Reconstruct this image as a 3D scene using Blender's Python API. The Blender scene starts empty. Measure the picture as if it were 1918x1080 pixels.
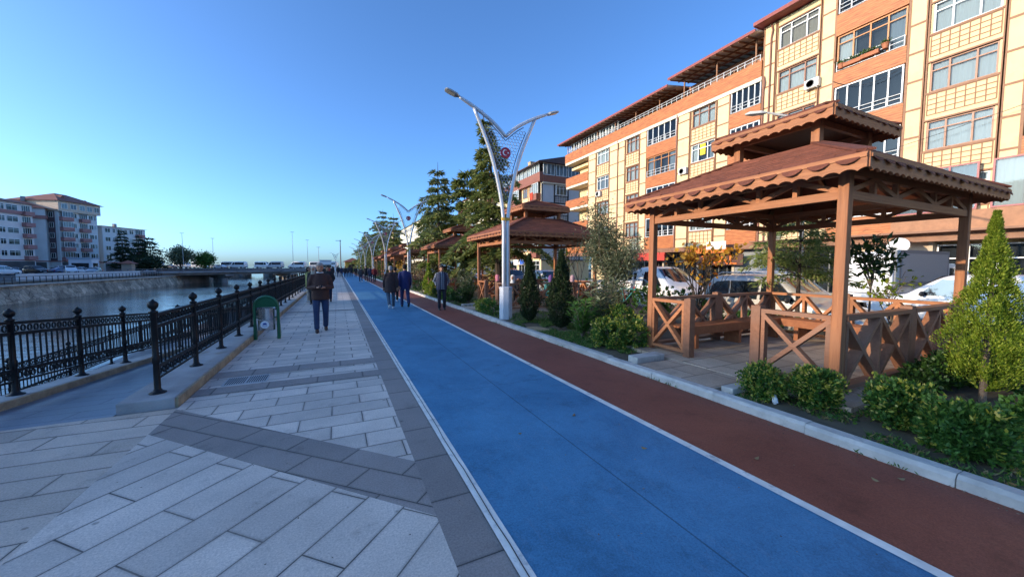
import bpy, math, random
import numpy as np
from mathutils import Vector, Matrix
SC = bpy.context.scene
COL = SC.collection
R = math.radians
PI = math.pi
# ---------------------------------------------------------------- camera
cam = bpy.data.cameras.new('camera'); camo = bpy.data.objects.new('camera', cam); COL.objects.link(camo)
cam.sensor_fit = 'HORIZONTAL'; cam.sensor_width = 36.0; cam.lens = 36.0 * 690 / 1918
cam.clip_start = 0.05; cam.clip_end = 9000
camo.location = (0, 0, 1.68)
camo.rotation_euler = (R(90 - 3.483), 0, R(-25.316))
SC.camera = camo
# ---------------------------------------------------------------- sky and sun
SUN_EL, SUN_AZ = 13.0, -83.0            # azimuth measured from +Y towards +X
w = bpy.data.worlds.new('World'); SC.world = w; w.use_nodes = True
nt = w.node_tree; nt.nodes.clear()
sky = nt.nodes.new('ShaderNodeTexSky'); sky.sky_type = 'NISHITA'; sky.sun_disc = False
sky.sun_elevation = R(SUN_EL); sky.sun_rotation = R(SUN_AZ)
sky.altitude = 0; sky.air_density = 0.65; sky.dust_density = 1.5; sky.ozone_density = 3.0
bg = nt.nodes.new('ShaderNodeBackground'); bg.inputs['Strength'].default_value = 0.15
wo = nt.nodes.new('ShaderNodeOutputWorld')
wb = nt.nodes.new('ShaderNodeMix'); wb.data_type = 'RGBA'; wb.blend_type = 'MULTIPLY'; wb.inputs['Factor'].default_value = 1; wb.inputs['B'].default_value = (.75, 1.04, 1.27, 1)   # camera white balance of the sky light
nt.links.new(sky.outputs[0], wb.inputs['A']); nt.links.new(wb.outputs['Result'], bg.inputs[0]); nt.links.new(bg.outputs[0], wo.inputs[0])
sl = bpy.data.lights.new('sun', 'SUN'); sl.energy = 2.4; sl.angle = R(0.5); sl.color = (1.0, 0.80, 0.56)
so = bpy.data.objects.new('sun', sl); COL.objects.link(so)
_d = Vector((math.sin(R(SUN_AZ)) * math.cos(R(SUN_EL)), math.cos(R(SUN_AZ)) * math.cos(R(SUN_EL)), math.sin(R(SUN_EL))))
so.rotation_euler = _d.to_track_quat('Z', 'Y').to_euler(); so.location = _d * 50
vs = SC.view_settings; vs.view_transform = 'Standard'; vs.look = 'None'; vs.exposure = 1.15; vs.gamma = 1.0
SC.cycles.max_bounces = 6; SC.cycles.transparent_max_bounces = 12
SC.cycles.use_denoising = True
# ---------------------------------------------------------------- materials
MATS = {}
def N(nt, t, **kw):
    n = nt.nodes.new(t)
    for k, v in kw.items():
        if k in n.inputs: n.inputs[k].default_value = v
        else: setattr(n, k, v)
    return n
def rgb(c, a=1): return (c[0], c[1], c[2], a)
def mat(name, col, rough=.6, metal=0., var=.0, vscale=3., bump=0., bscale=40., col2=None, isl=0., spec=.5, coat=0., stain=None, stscale=1.2, island_cols=None):
    """plain procedural surface: base colour, cloudy variation, fine bump, optional stain colour with a shape of its own"""
    if name in MATS: return MATS[name]
    m = bpy.data.materials.new(name); m.use_nodes = True; t = m.node_tree; L = t.links
    b = t.nodes['Principled BSDF']; b.inputs['Roughness'].default_value = rough; b.inputs['Metallic'].default_value = metal
    b.inputs['Specular IOR Level'].default_value = spec
    if coat: b.inputs['Coat Weight'].default_value = coat; b.inputs['Coat Roughness'].default_value = .08
    tc = N(t, 'ShaderNodeTexCoord')
    out = None
    if var or col2:
        n = N(t, 'ShaderNodeTexNoise', Scale=vscale, Detail=6., Roughness=.62); L.new(tc.outputs['Object'], n.inputs['Vector'])
        r = N(t, 'ShaderNodeMapRange'); r.inputs['From Min'].default_value = .3; r.inputs['From Max'].default_value = .7
        L.new(n.outputs['Fac'], r.inputs['Value'])
        mx = N(t, 'ShaderNodeMix', data_type='RGBA'); L.new(r.outputs[0], mx.inputs['Factor'])
        c2 = col2 or tuple(min(1, c * (1 + var)) for c in col); c1 = col if col2 else tuple(c * (1 - var) for c in col)
        mx.inputs['A'].default_value = rgb(c1); mx.inputs['B'].default_value = rgb(c2); out = mx.outputs['Result']
    if stain:
        n = N(t, 'ShaderNodeTexNoise', Scale=stscale, Detail=8., Roughness=.7); L.new(tc.outputs['Object'], n.inputs['Vector'])
        r = N(t, 'ShaderNodeMapRange'); r.inputs['From Min'].default_value = .56; r.inputs['From Max'].default_value = .72
        L.new(n.outputs['Fac'], r.inputs['Value'])
        mx = N(t, 'ShaderNodeMix', data_type='RGBA'); L.new(r.outputs[0], mx.inputs['Factor'])
        if out: L.new(out, mx.inputs['A'])
        else: mx.inputs['A'].default_value = rgb(col)
        mx.inputs['B'].default_value = rgb(stain); out = mx.outputs['Result']
    if isl:
        g = N(t, 'ShaderNodeNewGeometry'); h = N(t, 'ShaderNodeHueSaturation')
        r = N(t, 'ShaderNodeMapRange'); r.inputs['To Min'].default_value = 1 - isl; r.inputs['To Max'].default_value = 1 + isl
        L.new(g.outputs['Random Per Island'], r.inputs['Value']); L.new(r.outputs[0], h.inputs['Value'])
        if out: L.new(out, h.inputs['Color'])
        else: h.inputs['Color'].default_value = rgb(col)
        out = h.outputs['Color']
    if out: L.new(out, b.inputs['Base Color'])
    else: b.inputs['Base Color'].default_value = rgb(col)
    if bump:
        n = N(t, 'ShaderNodeTexNoise', Scale=bscale, Detail=5.); L.new(tc.outputs['Object'], n.inputs['Vector'])
        bp = N(t, 'ShaderNodeBump', Strength=bump, Distance=.02); L.new(n.outputs['Fac'], bp.inputs['Height']); L.new(bp.outputs[0], b.inputs['Normal'])
    MATS[name] = m; return m
def leafmat(name, c1, c2, trans=.35, c3=None, rough=.5):
    """foliage: colour picked per leaf, some light let through"""
    if name in MATS: return MATS[name]
    m = bpy.data.materials.new(name); m.use_nodes = True; t = m.node_tree; L = t.links
    b = t.nodes['Principled BSDF']; b.inputs['Roughness'].default_value = rough; b.inputs['Specular IOR Level'].default_value = .35
    g = N(t, 'ShaderNodeNewGeometry'); cr = N(t, 'ShaderNodeValToRGB'); L.new(g.outputs['Random Per Island'], cr.inputs[0])
    e = cr.color_ramp.elements; e[0].color = rgb(c1); e[1].color = rgb(c2); e[0].position = .15; e[1].position = .8 if c3 else 1.
    if c3: x = e.new(.9); x.color = rgb(c3)
    L.new(cr.outputs[0], b.inputs['Base Color'])
    tr = N(t, 'ShaderNodeBsdfTranslucent'); L.new(cr.outputs[0], tr.inputs[0]); mx = N(t, 'ShaderNodeMixShader'); mx.inputs[0].default_value = trans
    L.new(b.outputs[0], mx.inputs[1]); L.new(tr.outputs[0], mx.inputs[2]); L.new(mx.outputs[0], t.nodes['Material Output'].inputs[0])
    MATS[name] = m; return m
def glassmat(name, tint=(.55, .62, .66), clear=.5, rough=.03):
    """window glass: partly see-through, mirror-like at a slant"""
    if name in MATS: return MATS[name]
    m = bpy.data.materials.new(name); m.use_nodes = True; t = m.node_tree; L = t.links; t.nodes.remove(t.nodes['Principled BSDF'])
    gl = N(t, 'ShaderNodeBsdfGlossy'); gl.inputs['Roughness'].default_value = rough; gl.inputs['Color'].default_value = (.9, .95, 1, 1)
    tr = N(t, 'ShaderNodeBsdfTransparent'); tr.inputs[0].default_value = rgb(tint)
    lw = N(t, 'ShaderNodeFresnel'); lw.inputs['IOR'].default_value = 1.42
    mx = N(t, 'ShaderNodeMixShader'); L.new(lw.outputs[0], mx.inputs[0]); L.new(tr.outputs[0], mx.inputs[1]); L.new(gl.outputs[0], mx.inputs[2])
    L.new(mx.outputs[0], t.nodes['Material Output'].inputs[0]); MATS[name] = m; return m
def woodmat(name, c1, c2, c3=None, rough=.62, scale=1., bump=.3, axis=None):
    """stained timber: long streaks along the grain, knots, weathered patches"""
    if name in MATS: return MATS[name]
    m = bpy.data.materials.new(name); m.use_nodes = True; t = m.node_tree; L = t.links; b = t.nodes['Principled BSDF']
    b.inputs['Roughness'].default_value = rough; b.inputs['Specular IOR Level'].default_value = .35
    tc = N(t, 'ShaderNodeTexCoord'); mp = N(t, 'ShaderNodeMapping'); mp.inputs['Scale'].default_value = tuple((1.6 if axis == k else (34 if axis is not None else 14)) * scale for k in range(3))
    L.new(tc.outputs['Object'], mp.inputs[0])
    n = N(t, 'ShaderNodeTexNoise', Scale=1., Detail=8., Roughness=.7); L.new(mp.outputs[0], n.inputs['Vector'])
    n2 = N(t, 'ShaderNodeTexNoise', Scale=2.2, Detail=5.); L.new(tc.outputs['Object'], n2.inputs['Vector'])
    cr = N(t, 'ShaderNodeValToRGB'); L.new(n.outputs['Fac'], cr.inputs[0]); e = cr.color_ramp.elements
    e[0].color = rgb(c1); e[0].position = .32; e[1].color = rgb(c2); e[1].position = .7
    mx = N(t, 'ShaderNodeMix', data_type='RGBA'); rr = N(t, 'ShaderNodeMapRange'); rr.inputs['From Min'].default_value = .42; rr.inputs['From Max'].default_value = .75
    L.new(n2.outputs['Fac'], rr.inputs[0]); rr.inputs['To Max'].default_value = .75
    L.new(rr.outputs[0], mx.inputs['Factor']); L.new(cr.outputs[0], mx.inputs['A']); mx.inputs['B'].default_value = rgb(c3 or c1)
    g = N(t, 'ShaderNodeNewGeometry'); h = N(t, 'ShaderNodeHueSaturation'); r = N(t, 'ShaderNodeMapRange'); r.inputs['To Min'].default_value = .8; r.inputs['To Max'].default_value = 1.15
    L.new(g.outputs['Random Per Island'], r.inputs[0]); L.new(r.outputs[0], h.inputs['Value']); L.new(mx.outputs['Result'], h.inputs['Color']); L.new(h.outputs[0], b.inputs['Base Color'])
    bp = N(t, 'ShaderNodeBump', Strength=bump, Distance=.01); L.new(n.outputs['Fac'], bp.inputs['Height']); L.new(bp.outputs[0], b.inputs['Normal'])
    MATS[name] = m; return m
def pavemat(name, c1, c2, cm, bw, bh, rot=0., mort=.005, off=.5, shift=(0, 0, 0), rough=.75, stain=.25, bump=.5, freq=2):
    """slabs in running bond with joints, tone differing slab by slab, worn and stained"""
    m = bpy.data.materials.new(name); m.use_nodes = True; t = m.node_tree; L = t.links; b = t.nodes['Principled BSDF']
    b.inputs['Specular IOR Level'].default_value = .45
    tc = N(t, 'ShaderNodeTexCoord'); mp = N(t, 'ShaderNodeMapping'); mp.inputs['Rotation'].default_value = (0, 0, R(rot)); mp.inputs['Location'].default_value = shift
    L.new(tc.outputs['Object'], mp.inputs[0])
    nz = N(t, 'ShaderNodeTexNoise', Scale=.8, Detail=2.); L.new(tc.outputs['Object'], nz.inputs['Vector'])
    br = N(t, 'ShaderNodeTexBrick'); br.offset = off; br.offset_frequency = freq; br.squash = 1
    for k, v in (('Scale', 1.), ('Mortar Size', mort), ('Mortar Smooth', .15), ('Bias', 0.), ('Brick Width', bw), ('Row Height', bh)): br.inputs[k].default_value = v
    br.inputs['Color1'].default_value = rgb(c1); br.inputs['Color2'].default_value = rgb(c2); br.inputs['Mortar'].default_value = rgb(cm)
    L.new(mp.outputs[0], br.inputs['Vector'])
    n = N(t, 'ShaderNodeTexNoise', Scale=1.1, Detail=9., Roughness=.68); L.new(tc.outputs['Object'], n.inputs['Vector'])
    n2 = N(t, 'ShaderNodeTexNoise', Scale=75., Detail=4., Roughness=.85); L.new(tc.outputs['Object'], n2.inputs['Vector'])
    nm = N(t, 'ShaderNodeTexNoise', Scale=1.7, Detail=3.); L.new(tc.outputs['Object'], nm.inputs['Vector'])
    rm_ = N(t, 'ShaderNodeMapRange'); rm_.inputs['From Min'].default_value = .38; rm_.inputs['From Max'].default_value = .62; L.new(nm.outputs['Fac'], rm_.inputs[0])
    mm = N(t, 'ShaderNodeMix', data_type='RGBA'); mm.inputs['A'].default_value = rgb(tuple(v * .55 for v in c1)); mm.inputs['B'].default_value = rgb(cm); L.new(rm_.outputs[0], mm.inputs['Factor']); L.new(mm.outputs['Result'], br.inputs['Mortar'])
    n3 = N(t, 'ShaderNodeTexVoronoi', Scale=2.3); n3.inputs['Randomness'].default_value = 1.; L.new(tc.outputs['Object'], n3.inputs['Vector'])
    r1 = N(t, 'ShaderNodeMapRange'); r1.inputs['From Min'].default_value = .3; r1.inputs['From Max'].default_value = .75; r1.inputs['To Min'].default_value = 1 - stain; r1.inputs['To Max'].default_value = 1 + stain * .5
    L.new(n.outputs['Fac'], r1.inputs[0])
    r2 = N(t, 'ShaderNodeMapRange'); r2.inputs['From Min'].default_value = .3; r2.inputs['From Max'].default_value = .7; r2.inputs['To Min'].default_value = .66; r2.inputs['To Max'].default_value = 1.3; L.new(n2.outputs['Fac'], r2.inputs[0])
    sp = N(t, 'ShaderNodeMapRange'); sp.inputs['From Min'].default_value = .03; sp.inputs['From Max'].default_value = .055; sp.inputs['To Min'].default_value = .55; L.new(n3.outputs['Distance'], sp.inputs[0])
    mu = N(t, 'ShaderNodeMath', operation='MULTIPLY'); L.new(r1.outputs[0], mu.inputs[0]); L.new(r2.outputs[0], mu.inputs[1])
    mu2 = N(t, 'ShaderNodeMath', operation='MULTIPLY'); L.new(mu.outputs[0], mu2.inputs[0]); L.new(sp.outputs[0], mu2.inputs[1])
    br2 = N(t, 'ShaderNodeTexBrick'); br2.offset = off; br2.offset_frequency = freq
    for k, v in (('Scale', 1.), ('Mortar Size', mort * 5.5), ('Mortar Smooth', 1.), ('Bias', 0.), ('Brick Width', bw), ('Row Height', bh)): br2.inputs[k].default_value = v
    L.new(mp.outputs[0], br2.inputs['Vector'])
    n4 = N(t, 'ShaderNodeTexNoise', Scale=3.2, Detail=6., Roughness=.7); L.new(tc.outputs['Object'], n4.inputs['Vector'])
    dj = N(t, 'ShaderNodeMath', operation='MULTIPLY'); L.new(br2.outputs['Fac'], dj.inputs[0]); L.new(n4.outputs['Fac'], dj.inputs[1])
    dr = N(t, 'ShaderNodeMapRange'); dr.inputs['To Min'].default_value = 1.; dr.inputs['To Max'].default_value = .45; L.new(dj.outputs[0], dr.inputs[0])
    bl = N(t, 'ShaderNodeMapRange'); bl.inputs['From Min'].default_value = .57; bl.inputs['From Max'].default_value = .7; bl.inputs['To Min'].default_value = 1.; bl.inputs['To Max'].default_value = .74; L.new(n4.outputs['Fac'], bl.inputs[0])
    mu3 = N(t, 'ShaderNodeMath', operation='MULTIPLY'); L.new(mu2.outputs[0], mu3.inputs[0]); L.new(dr.outputs[0], mu3.inputs[1])
    mu4 = N(t, 'ShaderNodeMath', operation='MULTIPLY'); L.new(mu3.outputs[0], mu4.inputs[0]); L.new(bl.outputs[0], mu4.inputs[1])
    h = N(t, 'ShaderNodeHueSaturation'); L.new(mu4.outputs[0], h.inputs['Value']); L.new(br.outputs['Color'], h.inputs['Color']); L.new(h.outputs[0], b.inputs['Base Color'])
    ro = N(t, 'ShaderNodeMapRange'); ro.inputs['To Min'].default_value = rough - .2; ro.inputs['To Max'].default_value = rough + .15; L.new(n.outputs['Fac'], ro.inputs[0]); L.new(ro.outputs[0], b.inputs['Roughness'])
    ad = N(t, 'ShaderNodeMath', operation='MULTIPLY_ADD'); ad.inputs[1].default_value = -1.2; L.new(br.outputs['Fac'], ad.inputs[0]); L.new(n2.outputs['Fac'], ad.inputs[2])
    bp = N(t, 'ShaderNodeBump', Strength=bump, Distance=.006); L.new(ad.outputs[0], bp.inputs['Height']); L.new(bp.outputs[0], b.inputs['Normal'])
    return m
# ---------------------------------------------------------------- mesh building
class MB:
    def __init__(s): s.v = []; s.f = []; s.mi = []; s.cur = 0
    def add(s, vs, fs):
        o = len(s.v); s.v += [tuple(p) for p in vs]
        for f in fs: s.f.append(tuple(i + o for i in f)); s.mi.append(s.cur)
        return s
    def box(s, x0, x1, y0, y1, z0, z1):
        return s.add([(x0, y0, z0), (x1, y0, z0), (x1, y1, z0), (x0, y1, z0), (x0, y0, z1), (x1, y0, z1), (x1, y1, z1), (x0, y1, z1)],
                     [(0, 3, 2, 1), (4, 5, 6, 7), (0, 1, 5, 4), (1, 2, 6, 5), (2, 3, 7, 6), (3, 0, 4, 7)])
    def cbox(s, c, d): return s.box(c[0] - d[0] / 2, c[0] + d[0] / 2, c[1] - d[1] / 2, c[1] + d[1] / 2, c[2] - d[2] / 2, c[2] + d[2] / 2)
    def bar(s, p, q, w, h, up=(0, 0, 1)):
        p, q, up = Vector(p), Vector(q), Vector(up); d = (q - p).normalized(); sd = d.cross(up)
        if sd.length < 1e-4: sd = d.cross(Vector((1, 0, 0)))
        sd.normalize(); u = sd.cross(d).normalized(); a = sd * w / 2; b = u * h / 2
        return s.add([p - a - b, p + a - b, p + a + b, p - a + b, q - a - b, q + a - b, q + a + b, q - a + b],
                     [(0, 3, 2, 1), (4, 5, 6, 7), (0, 1, 5, 4), (1, 2, 6, 5), (2, 3, 7, 6), (3, 0, 4, 7)])
    def tube(s, pts, rad, n=8, cap=True, sq=1.):
        pts = [Vector(p) for p in pts]; k = len(pts)
        if not isinstance(rad, (list, tuple)): rad = [rad] * k
        vs = []; prev = None
        for i, p in enumerate(pts):
            d = (pts[min(i + 1, k - 1)] - pts[max(i - 1, 0)]).normalized()
            if prev is None:
                u = d.orthogonal().normalized()
            else:
                u = (prev - d * prev.dot(d))
                u = u.normalized() if u.length > 1e-5 else d.orthogonal().normalized()
            prev = u; v = d.cross(u)
            for j in range(n):
                a = 2 * PI * j / n; vs.append(p + u * math.cos(a) * rad[i] + v * math.sin(a) * rad[i] * sq)
        fs = [(i * n + j, i * n + (j + 1) % n, (i + 1) * n + (j + 1) % n, (i + 1) * n + j) for i in range(k - 1) for j in range(n)]
        if cap: fs += [tuple(range(n - 1, -1, -1)), tuple(range((k - 1) * n, k * n))]
        return s.add(vs, fs)
    def loft(s, rings, cap=True):
        n = len(rings[0]); vs = [p for r in rings for p in r]; k = len(rings)
        fs = [(i * n + j, i * n + (j + 1) % n, (i + 1) * n + (j + 1) % n, (i + 1) * n + j) for i in range(k - 1) for j in range(n)]
        if cap: fs += [tuple(range(n - 1, -1, -1)), tuple(range((k - 1) * n, k * n))]
        return s.add(vs, fs)
    def ell(s, secs, n=14):
        """stacked horizontal ellipses (z, cx, cy, rx, ry)"""
        return s.loft([[(cx + rx * math.cos(2 * PI * j / n), cy + ry * math.sin(2 * PI * j / n), z) for j in range(n)] for z, cx, cy, rx, ry in secs])
    def lathe(s, prof, c=(0, 0, 0), n=16):
        return s.loft([[(c[0] + max(r, 1e-4) * math.cos(2 * PI * j / n), c[1] + max(r, 1e-4) * math.sin(2 * PI * j / n), c[2] + z) for j in range(n)] for r, z in prof])
    def ball(s, c, r, n=10, m=6):
        if not isinstance(r, (tuple, list)): r = (r, r, r)
        return s.loft([[(c[0] + r[0] * math.sin(PI * i / m) * math.cos(2 * PI * j / n) if 0 < i < m else c[0] + r[0] * .02 * math.cos(2 * PI * j / n),
                         c[1] + r[1] * math.sin(PI * i / m) * math.sin(2 * PI * j / n) if 0 < i < m else c[1] + r[1] * .02 * math.sin(2 * PI * j / n),
                         c[2] - r[2] * math.cos(PI * i / m)) for j in range(n)] for i in range(m + 1)])
    def prism(s, poly, axis, t0, t1):
        """2-D polygon pushed along an axis; axis 'x': (y,z), 'y': (x,z), 'z': (x,y)"""
        def P(a, b, t): return {'x': (t, a, b), 'y': (a, t, b), 'z': (a, b, t)}[axis]
        n = len(poly); vs = [P(a, b, t0) for a, b in poly] + [P(a, b, t1) for a, b in poly]
        return s.add(vs, [tuple(range(n - 1, -1, -1)), tuple(range(n, 2 * n))] + [(i, (i + 1) % n, n + (i + 1) % n, n + i) for i in range(n)])
    def mesh(s, name, mats, smooth=False):
        me = bpy.data.meshes.new(name); me.from_pydata(s.v, [], s.f)
        for m in (mats if isinstance(mats, (list, tuple)) else [mats]): me.materials.append(m)
        if any(s.mi): me.polygons.foreach_set('material_index', s.mi)
        if smooth: me.polygons.foreach_set('use_smooth', [True] * len(me.polygons))
        me.update(); return me
def link(name, me, parent=None, loc=None, rz=0.):
    o = bpy.data.objects.new(name, me); COL.objects.link(o)
    if parent: o.parent = parent
    if loc: o.location = loc
    if rz: o.rotation_euler[2] = rz
    return o
def fixn(me):
    import bmesh
    b = bmesh.new(); b.from_mesh(me); bmesh.ops.recalc_face_normals(b, faces=b.faces); b.to_mesh(me); b.free(); return me
def obj(name, mb, m, parent=None, loc=None, smooth=False, bevel=0., auto=False):
    me = fixn(mb.mesh(name, m, smooth)); o = link(name, me, parent, loc)
    if bevel:
        bv = o.modifiers.new('edge', 'BEVEL'); bv.width = bevel; bv.segments = 2; bv.limit_method = 'ANGLE'
    if auto:
        try: me.set_sharp_from_angle(angle=R(35)); me.polygons.foreach_set('use_smooth', [True] * len(me.polygons))
        except Exception: pass
    return o
def thing(name, label, cat, loc=(0, 0, 0), rz=0., group=None):
    o = bpy.data.objects.new(name, None); COL.objects.link(o); o.location = loc; o.rotation_euler[2] = rz; o.empty_display_size = .1
    return tag(o, label, cat, group)
def tag(o, label, cat, group=None):
    o['label'] = label; o['category'] = cat
    if group: o['group'] = group
    return o
def struct(o, kind='structure'): o['kind'] = kind; return o
def copy_tree(o, parent=None):
    c = o.copy(); COL.objects.link(c)
    if parent: c.parent = parent
    for ch in [x for x in o.children]: copy_tree(ch, c)
    return c
def copy_thing(o, loc, rz=0., label=None, scale=None):
    c = copy_tree(o); c.location = loc; c.rotation_euler[2] = rz
    if label: c['label'] = label
    if scale: c.scale = scale if isinstance(scale, tuple) else (scale,) * 3
    return c
def fuse(mb, voxel, sm=3):
    """melt the closed shapes of a builder into one continuous skin"""
    me = fixn(mb.mesh('tmp', [])); o = link('tmp', me)
    r = o.modifiers.new('r', 'REMESH'); r.mode = 'VOXEL'; r.voxel_size = voxel
    if sm: q = o.modifiers.new('s', 'SMOOTH'); q.factor = .5; q.iterations = sm
    dg = bpy.context.evaluated_depsgraph_get(); out = bpy.data.meshes.new_from_object(o.evaluated_get(dg))
    bpy.data.objects.remove(o); out.polygons.foreach_set('use_smooth', [True] * len(out.polygons)); return out
def fused(name, mb, voxel, m, parent=None, sm=3):
    me = fuse(mb, voxel, sm); me.name = name; me.materials.clear(); me.materials.append(m); return link(name, me, parent)
def textmesh(s, size, m, extr=.004, align='CENTER'):
    c = bpy.data.curves.new('t', 'FONT'); c.body = s; c.size = size; c.extrude = extr; c.align_x = align; c.align_y = 'CENTER'
    o = bpy.data.objects.new('t', c); COL.objects.link(o); dg = bpy.context.evaluated_depsgraph_get()
    me = bpy.data.meshes.new_from_object(o.evaluated_get(dg)); bpy.data.objects.remove(o); me.materials.clear(); me.materials.append(m); return me
rng = np.random.default_rng(7); random.seed(7)
def leaves(name, C, D, length, width, m, parent=None, nbias=None, jitter=.35, fold=True):
    """many leaf-sized faces: centres C, long axes D (n,3); each a pointed blade of 4 corners"""
    C = np.asarray(C, float); D = np.asarray(D, float); n = len(C)
    D = D / (np.linalg.norm(D, axis=1, keepdims=True) + 1e-9)
    Rn = rng.normal(size=(n, 3))
    if nbias is not None: Rn = Rn * jitter + np.asarray(nbias)
    W = np.cross(D, Rn); W /= (np.linalg.norm(W, axis=1, keepdims=True) + 1e-9)
    l = (length * rng.uniform(.65, 1.25, n))[:, None]; wd = (width * rng.uniform(.7, 1.2, n))[:, None]
    V = np.stack([C, C + D * l * .45 + W * wd / 2, C + D * l, C + D * l * .45 - W * wd / 2], 1).reshape(-1, 3)
    me = bpy.data.meshes.new(name); me.vertices.add(4 * n); me.vertices.foreach_set('co', V.ravel())
    me.loops.add(4 * n); me.loops.foreach_set('vertex_index', np.arange(4 * n, dtype=np.int32))
    me.polygons.add(n); me.polygons.foreach_set('loop_start', np.arange(0, 4 * n, 4, dtype=np.int32)); me.polygons.foreach_set('loop_total', np.full(n, 4, np.int32))
    me.materials.append(m); me.update(calc_edges=True); return link(name, me, parent)
# ================================================================ the setting
def sheet(name, poly, z, m, kind='structure'):
    mb = MB(); mb.add([(x, y, z) for x, y in poly], [tuple(range(len(poly)))])
    o = obj(name, mb, m); 
    if o.data.polygons[0].normal.z < 0: o.data.flip_normals()
    return struct(o, kind)
def rect(x0, x1, y0, y1): return [(x0, y0), (x1, y0), (x1, y1), (x0, y1)]
# --- water
def watermat():
    m = bpy.data.materials.new('river_water'); m.use_nodes = True; t = m.node_tree; L = t.links; b = t.nodes['Principled BSDF']
    b.inputs['Base Color'].default_value = (.03, .04, .035, 1); b.inputs['Roughness'].default_value = .06; b.inputs['IOR'].default_value = 1.33
    tc = N(t, 'ShaderNodeTexCoord'); mp = N(t, 'ShaderNodeMapping'); mp.inputs['Scale'].default_value = (.55, 1.6, 1); L.new(tc.outputs['Object'], mp.inputs[0])
    n = N(t, 'ShaderNodeTexNoise', Scale=.9, Detail=5., Roughness=.6); L.new(mp.outputs[0], n.inputs['Vector'])
    n2 = N(t, 'ShaderNodeTexNoise', Scale=.05, Detail=3.); L.new(tc.outputs['Object'], n2.inputs['Vector'])
    r = N(t, 'ShaderNodeMapRange'); r.inputs['From Min'].default_value = .35; r.inputs['From Max'].default_value = .7; r.inputs['To Min'].default_value = .10; r.inputs['To Max'].default_value = .5; L.new(n2.outputs['Fac'], r.inputs[0])
    bp = N(t, 'ShaderNodeBump', Distance=.12); L.new(r.outputs[0], bp.inputs['Strength']); L.new(n.outputs['Fac'], bp.inputs['Height']); L.new(bp.outputs[0], b.inputs['Normal'])
    return m
sheet('water', rect(-4000, 4000, -260, 8000), -2.0, watermat())
# --- land on both sides of the river, one sheet
soil = mat('soil', (.09, .075, .05), .95, var=.35, vscale=2.5, bump=.6, bscale=25)
asph = mat('asphalt', (.05, .05, .052), .9, var=.25, vscale=1.4, bump=.3, bscale=120, stain=(.075, .073, .07))
mb = MB()
mb.box(-2.25, 900, -250, 150, -2.6, -.46); mb.box(-900, -31.2, -250, 158, -2.6, -.02)
struct(obj('ground', mb, mat('dry_ground', (.13, .12, .10), .95, var=.25, vscale=.6, bump=.4, bscale=20)))
# --- pavement: running bond, diagonal field, dark diagonal band, dark edging
P1, P2, PM = (.59, .505, .43), (.78, .665, .56), (.07, .062, .06)
pav_a = pavemat('slab_straight', P1, P2, PM, .62, .31, 0, shift=(.1, .12, 0))
pav_d = pavemat('slab_diagonal', P1, P2, PM, .93, .31, -46.3, shift=(.3, .05, 0), off=.42)
pav_l = pavemat('slab_river_side', (.52, .425, .34), (.70, .575, .465), PM, .9, .31, 4, shift=(.2, .02, 0), off=.37)
pav_b = pavemat('slab_dark', (.27, .23, .205), (.35, .295, .26), (.08, .075, .07), .62, 0.269, 43.7, shift=(.2, 0.241, 0), stain=.25)
pav_e = pavemat('slab_dark_edge', (.27, .23, .205), (.35, .295, .26), (.08, .075, .07), .62, .8, 90, shift=(.05, .43, 0), stain=.2)
pav_s = pavemat('slab_dark_strip', (.27, .23, .205), (.35, .295, .26), (.08, .075, .07), .62, .8, 0, shift=(0, .45, 0), stain=.2)
base = MB(); base.box(-2.25, 4.19, 5.6, 140, -2.5, -.012); base.box(-4.0, 4.19, -12, 5.6, -2.5, -.012); base.box(-12, -4.0, -12, 1.0, -2.5, -.012)
struct(obj('promenade_base', base, mat('quay_concrete', (.27, .26, .24), .9, var=.25, vscale=1.3, bump=.4, bscale=18, stain=(.15, .13, .1))))
XL, XE, XW = -1.755, .56, .85           # river-side joint, dark edging, white line
dA, dB, dC, dD = (XL, 4.80), (XE, 2.38), (XL, 5.52), (XE, 3.15)
sheet('pavement_straight', [dC, dD, (XE, 140), (XL, 140)], 0, pav_a)
sheet('pavement_band', [dA, dB, dD, dC], 0, pav_b)
sheet('pavement_diagonal', [(XL, -12), (XE, -12), dB, dA], 0, pav_d)
sheet('pavement_river_side', [(-12, -12), (XL, -12), (XL, 5.55), (-3.95, 5.55), (-3.95, .9), (-12, .9)], 0, pav_l)
sheet('pavement_edging', rect(XE, XW, -12, 140), 0, pav_e)
for i, (a, b) in enumerate([(5.92, 6.26), (6.76, 7.14), (15.2, 15.6), (24.4, 24.8), (33.6, 34.0), (42.8, 43.2), (52, 52.4), (61.2, 61.6)]):
    sheet('pavement_strip', rect(XL, XE, a, b), .004, pav_s)
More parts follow.
